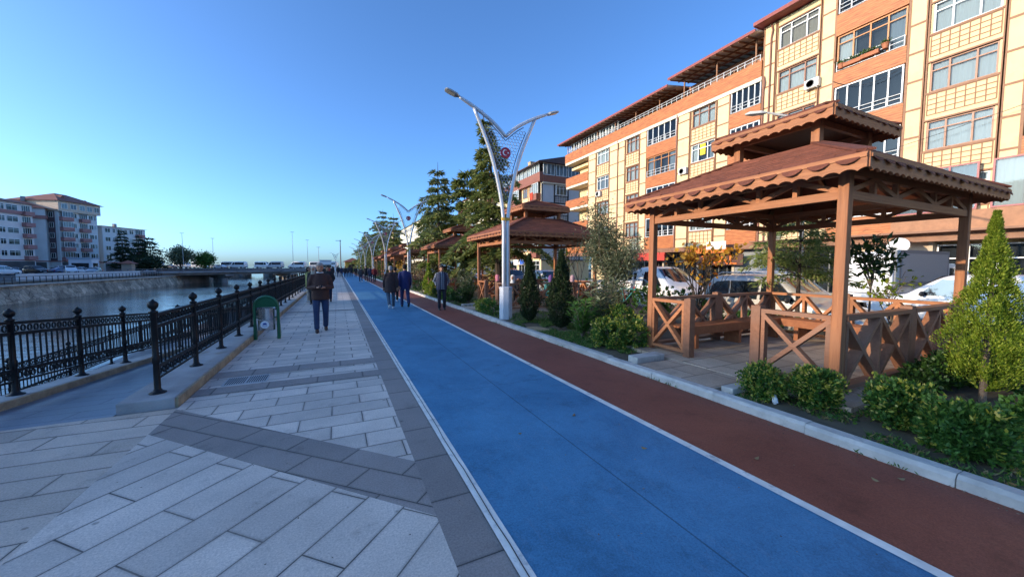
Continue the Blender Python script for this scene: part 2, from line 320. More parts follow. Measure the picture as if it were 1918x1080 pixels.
# --- sports lanes
def lanemat(name, c, c2, seams):
    m = bpy.data.materials.new(name); m.use_nodes = True; t = m.node_tree; L = t.links; b = t.nodes['Principled BSDF']; b.inputs['Roughness'].default_value = .62; b.inputs['Specular IOR Level'].default_value = .35
    tc = N(t, 'ShaderNodeTexCoord')
    n = N(t, 'ShaderNodeTexNoise', Scale=.9, Detail=9., Roughness=.7, Distortion=.6); L.new(tc.outputs['Object'], n.inputs['Vector'])
    n2 = N(t, 'ShaderNodeTexNoise', Scale=85., Detail=4., Roughness=.85); L.new(tc.outputs['Object'], n2.inputs['Vector'])
    mp = N(t, 'ShaderNodeMapping'); mp.inputs['Scale'].default_value = (5, 1.1, 1); mp.inputs['Rotation'].default_value = (0, 0, .5); L.new(tc.outputs['Object'], mp.inputs[0])
    n3 = N(t, 'ShaderNodeTexNoise', Scale=3., Detail=12., Roughness=.82); L.new(mp.outputs[0], n3.inputs['Vector'])
    cr = N(t, 'ShaderNodeMix', data_type='RGBA'); cr.inputs['A'].default_value = rgb(c); cr.inputs['B'].default_value = rgb(c2)
    r = N(t, 'ShaderNodeMapRange'); r.inputs['From Min'].default_value = .32; r.inputs['From Max'].default_value = .7; L.new(n.outputs['Fac'], r.inputs[0]); L.new(r.outputs[0], cr.inputs['Factor'])
    sc = N(t, 'ShaderNodeMapRange'); sc.inputs['From Min'].default_value = .54; sc.inputs['From Max'].default_value = .78; sc.inputs['To Max'].default_value = .38; L.new(n3.outputs['Fac'], sc.inputs[0])
    mx = N(t, 'ShaderNodeMix', data_type='RGBA'); L.new(sc.outputs[0], mx.inputs['Factor']); L.new(cr.outputs['Result'], mx.inputs['A']); mx.inputs['B'].default_value = (.30, .34, .40, 1) if c[2] > c[0] else (.33, .17, .12, 1)
    r2 = N(t, 'ShaderNodeMapRange'); r2.inputs['From Min'].default_value = .25; r2.inputs['From Max'].default_value = .75; r2.inputs['To Min'].default_value = .58; r2.inputs['To Max'].default_value = 1.4; L.new(n2.outputs['Fac'], r2.inputs[0])
    h = N(t, 'ShaderNodeHueSaturation'); L.new(mx.outputs['Result'], h.inputs['Color']); L.new(r2.outputs[0], h.inputs['Value'])
    vb = N(t, 'ShaderNodeTexVoronoi', Scale=1.1); vb.inputs['Randomness'].default_value = 1.; L.new(tc.outputs['Object'], vb.inputs['Vector'])
    rb = N(t, 'ShaderNodeMapRange'); rb.inputs['From Min'].default_value = .02; rb.inputs['From Max'].default_value = .05; rb.inputs['To Min'].default_value = .6; L.new(vb.outputs['Distance'], rb.inputs[0])
    n5 = N(t, 'ShaderNodeTexNoise', Scale=2.6, Detail=8., Roughness=.75); L.new(tc.outputs['Object'], n5.inputs['Vector'])
    r5 = N(t, 'ShaderNodeMapRange'); r5.inputs['From Min'].default_value = .52; r5.inputs['From Max'].default_value = .7; r5.inputs['To Min'].default_value = 1.; r5.inputs['To Max'].default_value = .72; L.new(n5.outputs['Fac'], r5.inputs[0])
    mb_ = N(t, 'ShaderNodeMath', operation='MULTIPLY'); L.new(rb.outputs[0], mb_.inputs[0]); L.new(r5.outputs[0], mb_.inputs[1])
    h5 = N(t, 'ShaderNodeHueSaturation'); L.new(h.outputs[0], h5.inputs['Color']); L.new(mb_.outputs[0], h5.inputs['Value'])
    out = h5.outputs[0]
    if seams:
        sx = N(t, 'ShaderNodeSeparateXYZ'); L.new(tc.outputs['Object'], sx.inputs[0])
        a = N(t, 'ShaderNodeMath', operation='SUBTRACT'); a.inputs[1].default_value = 1.965; L.new(sx.outputs[0], a.inputs[0])
        ab = N(t, 'ShaderNodeMath', operation='ABSOLUTE'); L.new(a.outputs[0], ab.inputs[0])
        wv = N(t, 'ShaderNodeMath', operation='MODULO'); wv.inputs[1].default_value = 4.7; L.new(sx.outputs[1], wv.inputs[0])
        mi = N(t, 'ShaderNodeMath', operation='MINIMUM'); L.new(ab.outputs[0], mi.inputs[0])
        ws = N(t, 'ShaderNodeMath', operation='ABSOLUTE'); L.new(wv.outputs[0], ws.inputs[0])
        w2 = N(t, 'ShaderNodeMath', operation='MULTIPLY'); w2.inputs[1].default_value = 1.0; L.new(ws.outputs[0], w2.inputs[0]); L.new(w2.outputs[0], mi.inputs[1])
        rs = N(t, 'ShaderNodeMapRange'); rs.inputs['From Min'].default_value = .003; rs.inputs['From Max'].default_value = .009; rs.inputs['To Min'].default_value = .45; L.new(mi.outputs[0], rs.inputs[0])
        h2 = N(t, 'ShaderNodeHueSaturation'); L.new(out, h2.inputs['Color']); L.new(rs.outputs[0], h2.inputs['Value']); out = h2.outputs[0]
    L.new(out, b.inputs['Base Color'])
    bp = N(t, 'ShaderNodeBump', Strength=.45, Distance=.004); L.new(n2.outputs['Fac'], bp.inputs['Height']); L.new(bp.outputs[0], b.inputs['Normal'])
    return m
sheet('blue_lane', rect(.93, 2.90, -12, 118), .004, lanemat('blue_rubber', (.042, .165, .29), (.085, .265, .43), True))
sheet('red_lane', rect(2.96, 4.19, -12, 118), .004, lanemat('red_rubber', (.22, .060, .034), (.30, .085, .048), False))
lane_white = mat('lane_paint', (.78, .74, .66), .6, var=.16, vscale=5, bump=.2, bscale=60, stain=(.34, .33, .31), stscale=7)
sheet('lane_line', rect(.85, .93, -12, 118), .008, lane_white)
sheet('lane_line', rect(2.885, 2.965, -12, 118), .009, lane_white)
cr = MB(); y = -2.0; x = .893
pts = []
while y < 26: pts.append((x + random.uniform(-.006, .006), y)); y += random.uniform(.12, .3)
for (xa, ya), (xb, yb) in zip(pts, pts[1:]): cr.add([(xa - .0035, ya, .0115), (xa + .0035, ya, .0115), (xb + .0035, yb, .0115), (xb - .0035, yb, .0115)], [(0, 1, 2, 3)])
struct(obj('lane_line_crack', cr, mat('crack_dark', (.05, .05, .05), .9)))
# --- kerb of concrete stones, soil bed behind it, road beyond
kb = MB(); y = -3.0; kc = mat('kerb_concrete', (.48, .45, .41), .85, var=.2, vscale=4, bump=.5, bscale=30, isl=.12, stain=(.24, .23, .2), stscale=3)
while y < 118:
    j = random.uniform(-.006, .006); L_ = .98; z1 = .105 + random.uniform(-.006, .006)
    kk = len(kb.v); kb.prism([(4.19 + j, -.2), (4.33 + j, -.2), (4.33 + j, z1), (4.215 + j, z1), (4.19 + j, z1 - .03)], 'y', y + .003, y + .997)
    tl = random.uniform(-.005, .005); tw = random.uniform(-.004, .004)
    for q in range(kk, len(kb.v)): a_, b_, c_ = kb.v[q]; kb.v[q] = (a_ + tw * (b_ - y - .5), b_, c_ + tl * (b_ - y - .5) + random.uniform(-.003, .003))
    y += 1.0
struct(obj('kerb', kb, kc))
bed = MB(); bed.box(4.3, 10.15, -12, 118, -.46, .055); struct(obj('planting_bed', bed, soil))
rd = MB(); rd.box(10.4, 24.6, -60, 140, -.46, -.40); struct(obj('road', rd, asph))
k2 = MB(); k2.box(10.15, 10.4, -12, 118, -.46, -.26); k2.box(24.6, 24.85, -60, 140, -.46, -.27); struct(obj('road_kerb', k2, kc))
sw = MB(); sw.box(24.85, 28.3, -60, 140, -.46, -.28); struct(obj('sidewalk', sw, mat('sidewalk_tiles', (.3, .29, .28), .8, var=.2, vscale=2)))
# --- plinth under the railing, ramp down to the water, lower walkway
stone = mat('plinth_stone', (.34, .335, .33), .8, var=.22, vscale=2.2, bump=.4, bscale=60, stain=(.22, .19, .14), stscale=1.6)
edge = mat('plinth_edge', (.34, .27, .17), .85, var=.35, vscale=6, bump=.5, bscale=40, stain=(.16, .13, .1), stscale=4)
pl = MB(); pl.box(-2.32, -1.80, 5.62, 118, -.3, .115); o = struct(obj('plinth', pl, stone, bevel=.012))
pe = MB(); pe.box(-1.80, -1.765, 5.63, 118, -.05, .11); struct(obj('plinth_edge_stone', pe, edge, bevel=.01))
RZ = lambda y: -.085 * max(0, y - 5.6)
rm = MB(); ys = [5.55, 10, 15, 20, 24.3]
rm.add([(x, y, RZ(y)) for y in ys for x in (-3.78, -2.32)], [(2 * i, 2 * i + 1, 2 * i + 3, 2 * i + 2) for i in range(4)])
struct(obj('ramp', rm, pavemat('ramp_tiles', (.17, .20, .25), (.21, .24, .29), (.07, .075, .085), 1.0, .33, 2, rough=.38, stain=.3, bump=.3)))
rp = MB()
for y0, y1 in zip([1.0] + ys, [5.55] + ys[1:] + [24.3]):
    if y1 > y0: rp.loft([[(-4.1, y, RZ(y) - 2.4), (-3.80, y, RZ(y) - 2.4), (-3.80, y, RZ(y) + .10), (-4.1, y, RZ(y) + .10)] for y in (y0, y1)])
struct(obj('ramp_plinth', rp, stone)); re_ = MB()
for y0, y1 in zip([1.0] + ys, [5.55] + ys[1:]): re_.loft([[(-3.80, y, RZ(y) - .2), (-3.76, y, RZ(y) - .2), (-3.76, y, RZ(y) + .095), (-3.80, y, RZ(y) + .095)] for y in (y0, y1)])
struct(obj('ramp_edge_stone', re_, edge))
lw = MB(); lw.box(-7.1, -4.1, 1, 118, -2.5, -1.6); lw.box(-4.1, -2.32, 24.3, 118, -2.5, -1.6); struct(obj('lower_walkway', lw, pavemat('lower_tiles', (.24, .24, .25), (.3, .3, .3), (.06, .06, .06), .8, .4, 0)))
qw = MB(); qw.box(-2.32, -2.255, 5.6, 118, -2.5, -.1); struct(obj('quay_wall', qw, mat('quay_stone', (.24, .22, .19), .9, var=.3, vscale=2, bump=.6, bscale=9)))
# --- far bank: battered rubble wall with a coping ledge, terrace, parapet
def rubble():
    m = bpy.data.materials.new('rubble_wall'); m.use_nodes = True; t = m.node_tree; L = t.links; b = t.nodes['Principled BSDF']; b.inputs['Roughness'].default_value = .9
    tc = N(t, 'ShaderNodeTexCoord'); v = N(t, 'ShaderNodeTexVoronoi', Scale=1.6); L.new(tc.outputs['Object'], v.inputs['Vector'])
    ve = N(t, 'ShaderNodeTexVoronoi', Scale=1.6, feature='DISTANCE_TO_EDGE'); L.new(tc.outputs['Object'], ve.inputs['Vector'])
    n = N(t, 'ShaderNodeTexNoise', Scale=.35, Detail=8., Roughness=.7); L.new(tc.outputs['Object'], n.inputs['Vector'])
    cr = N(t, 'ShaderNodeValToRGB'); e = cr.color_ramp.elements; e[0].color = (.20, .165, .12, 1); e[0].position = .36; e[1].color = (.60, .49, .35, 1); e[1].position = .62; L.new(n.outputs['Fac'], cr.inputs[0])
    x = N(t, 'ShaderNodeSeparateColor'); L.new(v.outputs['Color'], x.inputs[0]); r = N(t, 'ShaderNodeMapRange'); r.inputs['To Min'].default_value = .65; r.inputs['To Max'].default_value = 1.2; L.new(x.outputs[0], r.inputs[0])
    j = N(t, 'ShaderNodeMapRange'); j.inputs['From Max'].default_value = .06; j.inputs['To Min'].default_value = .4; L.new(ve.outputs['Distance'], j.inputs[0])
    mu = N(t, 'ShaderNodeMath', operation='MULTIPLY'); L.new(r.outputs[0], mu.inputs[0]); L.new(j.outputs[0], mu.inputs[1])
    h = N(t, 'ShaderNodeHueSaturation'); L.new(cr.outputs[0], h.inputs['Color']); L.new(mu.outputs[0], h.inputs['Value']); L.new(h.outputs[0], b.inputs['Base Color'])
    bp = N(t, 'ShaderNodeBump', Strength=.7, Distance=.06); L.new(j.outputs[0], bp.inputs['Height']); L.new(bp.outputs[0], b.inputs['Normal']); return m
bw = MB(); pr = [(-31.3, -2.6), (-28.3, -2.6), (-29.3, -.62), (-29.3, -.36), (-31.3, -.36)]
bw.prism(pr, 'y', -120, 97.5); struct(obj('embankment_wall', bw, rubble()))
cp = MB(); cp.box(-30.2, -29.15, -120, 97.6, -.36, -.22); struct(obj('embankment_coping', cp, mat('coping', (.42, .38, .32), .85, var=.25, vscale=1, bump=.3)))
ab = MB(); ab.prism([(-60, 97.6), (-31.3, 97.6), (-29.3, 97.6), (-26.6, 106), (-60, 130)], 'z', -2.6, -.1); struct(obj('abutment', ab, mat('abutment_concrete', (.25, .245, .24), .9, var=.3, vscale=.5, stain=(.12, .11, .1))))
tr = MB(); tr.box(-80, -33.2, -200, 128, -.05, .0); struct(obj('far_road', tr, asph))
pw = MB(); pw.box(-33.1, -32.8, 62, 97, -.02, .78); pw.box(-33.1, -32.8, -100, 57, -.02, .62); tag(obj('parapet_wall', pw, mat('parapet_white', (.62, .62, .61), .8, var=.12, vscale=.6)), 'low pale parapet wall along the top of the far stone embankment', 'wall')
fr = MB()
for y in np.arange(28, 97, 1.0): fr.box(-30.73, -30.68, y - .025, y + .025, -.22, .55)
for z in (.15, .52): fr.box(-30.73, -30.68, 28, 97, z, z + .05)
tag(obj('bank_railing', fr, mat('rail_black', (.012, .012, .015), .45)), 'thin dark railing on the ledge above the far stone embankment', 'railing')
# the far shore road beyond the end of the path
fs = MB(); fs.box(-2, 300, 118, 158, -.3, -.02); struct(obj('coast_road', fs, asph))
# --- bridges over the river mouth
conc = mat('bridge_concrete', (.30, .29, .285), .9, var=.25, vscale=.4, stain=(.11, .11, .11), stscale=.3)
def bridge(name, label, p, q, piers, zt, thick, wdt, pw_):
    p, q = Vector((p[0], p[1], 0)), Vector((q[0], q[1], 0)); d = q - p; L_ = d.length; r = thing(name, label, 'bridge', p, math.atan2(d.y, d.x))
    dk = MB(); dk.box(0, L_, -wdt / 2, wdt / 2, zt - .35, zt); dk.box(.0, L_, -wdt / 2 + .8, wdt / 2 - .8, zt - thick, zt - .352); obj('deck', dk, conc, r)
    for s in (-1, 1):
        rl = MB(); yy = s * (wdt / 2 - .12)
        rl.box(0, L_, yy - .05, yy + .05, zt, zt + .12); rl.box(0, L_, yy - .03, yy + .03, zt + .40, zt + .46)
        for x in np.arange(.5, L_, 2.): rl.box(x - .04, x + .04, yy - .04, yy + .04, zt + .1, zt + .42)
        obj('guard_rail', rl, mat('rail_grey', (.12, .12, .13), .5), r)
    for x in piers:
        pm = MB(); pm.prism([(-wdt / 2 + .6, zt - thick), (wdt / 2 - .6, zt - thick), (wdt / 2 - .6, zt - thick - .35), (wdt / 2 - 2.2, zt - thick - .8), (-wdt / 2 + 2.2, zt - thick - .8), (-wdt / 2 + .6, zt - thick - .35)], 'x', x - pw_ / 2 - .2, x + pw_ / 2 + .2)
        for yy in (-wdt / 2 + 2.6, 0, wdt / 2 - 2.6): pm.tube([(x, yy, -2.4), (x, yy, zt - thick - .7)], pw_ / 2, 12)
        obj('pier', pm, conc, r)
    return r
bridge('road_bridge', 'nearer low grey concrete bridge with twin column piers over the river mouth', (-37, 92), (14, 137), [17.4, 32.6, 46], .62, .8, 8, 1.3)
bridge('coast_bridge', 'farther grey coast road bridge with a queue of white minibuses', (-70, 188), (5, 152.5), [33, 42.2, 51.6, 59.7, 70], .74, .9, 9, 2.0)
# ================================================================ buildings
cream = mat('cream_render', (.74, .56, .31), .85, var=.06, vscale=1.5, bump=.15, bscale=60, stain=(.60, .44, .25), stscale=.9)
cream2 = mat('pale_render', (.72, .63, .48), .85, var=.06, vscale=1.2)
strip_b = mat('brown_strip', (.27, .12, .055), .6, var=.15, vscale=6)
roofred = mat('roof_red', (.26, .055, .045), .6, var=.15, vscale=3)
whitef = mat('white_frame', (.78, .78, .76), .4)
brownf = mat('brown_frame', (.30, .12, .06), .45)
orangef = mat('orange_frame', (.50, .20, .06), .45)
steel_w = mat('pale_railing', (.62, .62, .62), .4)
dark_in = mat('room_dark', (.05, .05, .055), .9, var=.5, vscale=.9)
curt = mat('net_curtain', (.62, .60, .56), .9, var=.08, vscale=4)
_t = curt.node_tree; _oi = _t.nodes.new('ShaderNodeObjectInfo'); _cr = _t.nodes.new('ShaderNodeValToRGB'); _e = _cr.color_ramp.elements; _e[0].color = (.70, .68, .63, 1); _e[1].color = (.46, .36, .26, 1); _e[1].position = .95; _x = _e.new(.5); _x.color = (.62, .60, .56, 1); _x2 = _e.new(.75); _x2.color = (.34, .36, .38, 1); _cr.color_ramp.interpolation = 'CONSTANT'
_t.links.new(_oi.outputs['Random'], _cr.inputs[0]); _t.links.new(_cr.outputs[0], _t.nodes['Principled BSDF'].inputs['Base Color'])
win_gl = glassmat('window_glass'); dark_gl = glassmat('dark_window_glass', (.25, .29, .33))
def cladmat():
    m = bpy.data.materials.new('orange_cladding'); m.use_nodes = True; t = m.node_tree; L = t.links; b = t.nodes['Principled BSDF']; b.inputs['Roughness'].default_value = .55
    tc = N(t, 'ShaderNodeTexCoord'); sx = N(t, 'ShaderNodeSeparateXYZ'); L.new(tc.outputs['Object'], sx.inputs[0])
    mo = N(t, 'ShaderNodeMath', operation='MULTIPLY'); mo.inputs[1].default_value = 8.; L.new(sx.outputs[2], mo.inputs[0])
    fr = N(t, 'ShaderNodeMath', operation='FRACT'); L.new(mo.outputs[0], fr.inputs[0]); fl = N(t, 'ShaderNodeMath', operation='FLOOR'); L.new(mo.outputs[0], fl.inputs[0])
    r = N(t, 'ShaderNodeMapRange'); r.inputs['From Max'].default_value = .16; r.inputs['To Min'].default_value = .45; L.new(fr.outputs[0], r.inputs[0])
    n = N(t, 'ShaderNodeTexNoise', Scale=1.6, Detail=6.); mp = N(t, 'ShaderNodeMapping'); mp.inputs['Scale'].default_value = (1, 1, 8); L.new(tc.outputs['Object'], mp.inputs[0]); L.new(mp.outputs[0], n.inputs['Vector'])
    cr = N(t, 'ShaderNodeValToRGB'); e = cr.color_ramp.elements; e[0].color = (.36, .10, .026, 1); e[0].position = .35; e[1].color = (.52, .18, .05, 1); e[1].position = .65; L.new(n.outputs['Fac'], cr.inputs[0])
    h = N(t, 'ShaderNodeHueSaturation'); L.new(cr.outputs[0], h.inputs['Color']); L.new(r.outputs[0], h.inputs['Value']); L.new(h.outputs[0], b.inputs['Base Color'])
    bp = N(t, 'ShaderNodeBump', Strength=.8, Distance=.02); L.new(r.outputs[0], bp.inputs['Height']); L.new(bp.outputs[0], b.inputs['Normal']); return m
clad = cladmat()
WC = {}
def window(b, u, z, wd, h, fm, y=0., cols=(.3, .7), tr=.72, curtain=1, glass=None, name='window', side=None, flat=False):
    """framed window with panes and a curtain or dark room behind; the facade faces local -y"""
    key = (round(wd, 2), round(h, 2), fm.name, cols, tr, curtain, glass.name if glass else '', flat)
    yp, yc, yr = (.03, .052, .076) if flat else (.05, .16, .30)
    if key not in WC:
        f = MB(); s = .07
        f.box(0, wd, 0, .09, 0, s); f.box(0, wd, 0, .09, h - s, h); f.box(0, s, 0, .09, s, h - s); f.box(wd - s, wd, 0, .09, s, h - s)
        for c in cols: f.box(c * wd - .035, c * wd + .035, .005, .085, s, h - s)
        if tr: f.box(s, wd - s, .01, .08, tr * h - .03, tr * h + .03)
        g = MB(); g.add([(s, yp, s), (wd - s, yp, s), (wd - s, yp, h - s), (s, yp, h - s)], [(0, 1, 2, 3)])
        bk = MB(); bk.add([(s, yr, s), (wd - s, yr, s), (wd - s, yr, h - s), (s, yr, h - s)], [(0, 1, 2, 3)])
        cus = []
        if curtain:
            n = max(8, int(wd / .06)); spans = [(s, wd - s)] if curtain == 1 else [(s, wd * .28), (wd * .75, wd - s)]
            for a, e in spans:
                cu = MB(); k = max(4, int((e - a) / .05)); vs = []
                for i in range(k + 1):
                    x = a + (e - a) * i / k; yy = yc + (.4 if flat else 1) * (.018 * math.sin(i * 1.9) + .012 * math.sin(i * .7))
                    vs += [(x, yy, s), (x, yy, h - s)]
                cu.add(vs, [(2 * i, 2 * i + 2, 2 * i + 3, 2 * i + 1) for i in range(k)]); cus.append(cu.mesh('curtain', curt, True))
        WC[key] = (fixn(f.mesh('window', fm)), g.mesh('pane', glass or win_gl), bk.mesh('room', dark_in), cus)
    fm_, gm, bm, cm = WC[key]
    o = link(name, fm_, b, (u, y, z))
    if side: o.rotation_euler[2] = side
    link('pane', gm, o); link('room_back', bm, o)
    for c_ in cm: link('curtain', c_, o)
    return o
def railing_part(b, u0, u1, z, h=.45, y=-.03, m=None):
    r = MB()
    for zz in (z, z + h * .5, z + h - .03): r.box(u0, u1, y - .015, y + .015, zz, zz + .03)
    n = max(2, int((u1 - u0) / .55))
    for i in range(n + 1):
        x = u0 + (u1 - u0) * i / n; r.box(x - .02, x + .02, y - .02, y + .02, z - .02, z + h)
    return obj('balcony_railing', r, m or steel_w, b)
def lattice(mb, u0, u1, z0, z1, y=-.02):
    n = max(3, round((u1 - u0) / .34)); k = max(3, round((z1 - z0) / .28))
    for i in range(n + 1):
        x = u0 + (u1 - u0) * i / n; mb.box(x - .018, x + .018, y, y + .03, z0, z1)
    for i in range(k + 1):
        z = z0 + (z1 - z0) * i / k; mb.box(u0, u1, y + .002, y + .028, z - .018, z + .018)
# ---- the long cream and timber apartment house across the road.  u = 42.2 - Y, facade towards the river
YB = 42.2
bA = thing('apartment_house', 'long cream apartment house with orange balcony bands, brown lattice panels and covered roof terrace', 'building', (28, YB, 0), R(-90))
U = lambda Y: YB - Y
wl = MB()
wl.box(U(37.4), U(17.05), .42, 12, 3.2, 14.4)          # four-storey half
wl.box(U(17.0), U(-14), .42, 12, 3.2, 18.75)           # taller half
wl.box(U(37.4), U(-14), 1.8, 12, -.46, 3.2)            # set back ground floor
for z in (3.2, 6.1, 9.05, 12.0, 14.42): wl.box(0, U(37.4), .9, 12, z, z + .3)
wl.box(.9, U(37.4), 1.6, 11, 3.2, 14.4)
obj('wall', wl, cream, bA)
pn = MB(); st = MB()
SR = [4.72, 7.68, 10.65, 13.6, 16.6]; SLF = [4.72, 7.65, 10.55, 13.5]
def creamstrip(y0, y1, zt):
    pn.box(U(y1), U(y0), 0, .43, 3.35, zt)
    for e in (y0, y1): st.box(U(e) - .05, U(e) + .05, -.03, .3, 3.35, zt)
    z = 4.1
    while z < zt - .3: st.box(U(y1) + .05, U(y0) - .05, -.022, .2, z - .05, z + .05); z += 1.47
def winbay(y0, y1, sills, zt, styles):
    a, b_ = U(y1), U(y0); prev = 3.35
    for i, s in enumerate(sills):
        pn.box(a, b_, .03, .43, prev, s); la_t = s - .12
        lm_ = MB(); lattice(lm_, a + .12, b_ - .12, max(prev + .3, s - 1.15), la_t, -.0); obj('lattice_panel', lm_, strip_b, bA)
        st.box(a, b_, -.02, .3, s - .1, s - .0); st.box(a, b_, -.02, .3, s + 1.5, s + 1.58)
        sty = styles[i % len(styles)]
        fm = {'w': whitef, 'b': brownf, 'o': orangef}[sty[0]]
        window(bA, a + .14, s, b_ - a - .28, 1.5, fm, .09, curtain=int(sty[1]))
        pn.box(a, a + .14, .06, .43, s, s + 1.5); pn.box(b_ - .14, b_, .06, .43, s, s + 1.5)
        prev = s + 1.5
    pn.box(a, b_, .03, .43, prev, zt)
    for e in (a, b_): st.box(e - .05, e + .05, -.03, .3, 3.35, zt)
def balc(y0, y1, bands, kinds, zt, floor0=3.3):
    """orange parapet bands (z0,z1); above each band glazing 'g' or 'o' or an open recess"""
    a, b_ = U(y1), U(y0)
    for i, (z0, z1) in enumerate(bands):
        mb = MB(); mb.box(a, b_, -.06, .30, z0, z1); p = obj('balcony', mb, clad, bA)
        nx = bands[i + 1][0] if i + 1 < len(bands) else zt
        k = kinds[i]; h = nx - z1
        if h < .6: continue
        if k == 'g':
            window(bA, a + .06, z1 + .03, b_ - a - .12, h - .06, whitef, -.02, cols=(.2, .4, .6, .8), tr=0, curtain=0, glass=dark_gl, name='balcony_glazing'); railing_part(bA, a + .1, b_ - .1, z1 + .05, .5, -.05)
        elif k == 'o':
            window(bA, a + .06, z1 + .03, b_ - a - .12, h - .06, orangef, .05, cols=(.25, .5, .75), tr=.78, curtain=2, name='balcony_glazing'); railing_part(bA, a + .1, b_ - .1, z1 + .05, .55, -.03)
        else:
            window(bA, a + .3, z1 - .75, (b_ - a) * .75, 2.0, whitef, .28 + .1, cols=(.33, .66), tr=.75, curtain=2, name='balcony_door'); railing_part(bA, a + .1, b_ - .1, z1 + .05, .5, -.03)
# taller half, from Y = 17 towards the camera
creamstrip(16.2, 16.98, 18.6); winbay(13.55, 16.15, SR, 18.6, ['w1', 'b1', 'b1', 'b1', 'w1']); creamstrip(12.75, 13.5, 18.6)
balc(9.5, 12.7, [(3.35, 4.55), (6.5, 7.5), (9.45, 10.5), (12.6, 13.5), (15.65, 16.9)], 'gggog', 18.7)
creamstrip(8.78, 9.45, 18.6); winbay(6.22, 8.72, SR, 18.6, ['w1', 'b1', 'b1', 'w1', 'o2']); creamstrip(5.55, 6.17, 18.6)
balc(2.2, 5.5, [(3.35, 4.55), (6.5, 7.5), (9.45, 10.5), (12.6, 13.5), (15.65, 16.9)], 'ggogg', 18.7)
creamstrip(1.4, 2.15, 18.6); winbay(-1.2, 1.35, SR, 18.6, ['b1', 'w1', 'b1', 'w1', 'b1']); creamstrip(-14, -1.25, 18.6)
# four-storey half
balc(17.05, 19.4, [(3.35, 4.5), (6.4, 7.4), (9.35, 10.4), (12.3, 13.4)], 'gogg', 15.25)
creamstrip(19.45, 20.5, 15.25); winbay(20.55, 23.0, SLF, 15.25, ['w1', 'b1', 'w2', 'b1']); creamstrip(23.05, 24.3, 15.25)
balc(24.4, 27.95, [(3.35, 4.5), (6.4, 7.4), (9.35, 10.4), (12.3, 13.4)], 'ggog', 15.25)
creamstrip(28.0, 28.9, 15.25); winbay(28.95, 31.0, SLF, 15.25, ['b1', 'b1', 'b1', 'b1']); creamstrip(31.05, 32.1, 15.25)
creamstrip(32.15, 33.5, 15.25); winbay(33.55, 35.9, SLF, 15.25, ['w1', 'b1', 'w1', 'w1']); creamstrip(35.95, 37.35, 15.25)
obj('cream_panel', pn, cream, bA); obj('timber_strip', st, strip_b, bA)
for z0, z1 in [(3.3, 4.5), (6.3, 7.35), (9.3, 10.3), (12.15, 13.25)]:      # corner balconies at the far end
    mb = MB(); mb.box(0, U(37.42), -.06, .12, z0, z1); mb.box(0, .18, .12, 3.0, z0, z1); obj('corner_balcony', mb, clad, bA)
cs = MB()
for z in (3.0, 6.0, 9.0, 11.88): cs.box(.05, U(37.45), .0, 2.9, z, z + .28)
obj('balcony_slab', cs, cream2, bA)
tb = MB(); tb.box(-.1, U(17.05), -.14, .3, 15.27, 16.38); tb.box(-.1, .2, .3, 9, 15.27, 16.38); obj('terrace_parapet', tb, clad, bA)
ts = MB(); ts.box(-.05, U(17.05), -.1, 12, 14.98, 15.265); obj('terrace_floor', ts, cream2, bA)
railing_part(bA, .2, U(17.3), 16.45, .5, .1)
# terrace canopy: red eave, joists, translucent sheets, posts
for ua, ub, dz in ((-.75, U(24.75), 0.), (U(24.7), U(17.1), .5)):
    ca = MB(); ca.prism([(-.9, 17.72 + dz), (3.2, 18.3 + dz), (8, 18.75 + dz), (8, 18.85 + dz), (3.2, 18.42 + dz), (-.9, 17.84 + dz)], 'x', ua, ub); obj('terrace_canopy', ca, mat('canopy_sheet', (.62, .56, .46), .7, var=.2, vscale=1.5), bA)
    ev = MB(); ev.box(ua - .03, ub, -.96, -.9, 17.66 + dz, 17.86 + dz); obj('eave', ev, roofred, bA)
    jo = MB()
    for u in np.arange(ua + .15, ub - .1, .62): jo.bar((u, -.85, 17.63 + dz), (u, 3.2, 18.22 + dz), .06, .12)
    for y in (.2, 1.4, 2.6): jo.box(ua + .15, ub - .1, y - .04, y + .04, 17.60 + y * .14 + dz, 17.72 + y * .14 + dz)
    for u in np.arange(ua + .85, ub - .1, 3.1): jo.box(u - .05, u + .05, .12, .22, 16.38, 17.75 + dz)
    obj('canopy_frame', jo, strip_b, bA)
for i in range(9): window(bA, .2 + i * 1.05, 16.42, 1.0, 1.25, whitef, .35, cols=(.5,), tr=0, curtain=2 if i > 4 else 0, name='terrace_window')
for i in range(3): window(bA, 14.6 + i * 3.2, 16.42, 1.8, 1.2, brownf, 1.6, cols=(.5,), tr=0, curtain=1, name='terrace_window')
tw = MB(); tw.box(9.9, U(17.1), 1.75, 1.9, 15.27, 18.1); obj('terrace_wall', tw, mat('terrace_brick', (.36, .17, .10), .85, var=.2, vscale=3), bA)
# main roof of the taller half
rf = MB(); rf.prism([(-.75, 18.78), (6, 20.6), (12.6, 18.8), (12.6, 18.7), (-.75, 18.66)], 'x', U(17.25), U(-14.2)); obj('roof', rf, roofred, bA)
ev2 = MB(); ev2.box(U(17.3), U(-14.2), -.86, -.76, 18.62, 18.86); ev2.box(U(17.32), U(17.26), -.8, 12.6, 18.6, 18.8); obj('eave', ev2, roofred, bA)
# downpipes
for y in (16.5, 24.35, 32.1, 16.9):
    p = MB(); zt = 18.6 if y == 16.5 else 15.2
    p.tube([(U(y), -.1, zt), (U(y) + .1, -.12, zt - .5), (U(y), -.08, zt - 1.0), (U(y), -.08, 3.4)], .05, 8); obj('downpipe', p, mat('downpipe_brown', (.26, .10, .06), .5), bA)
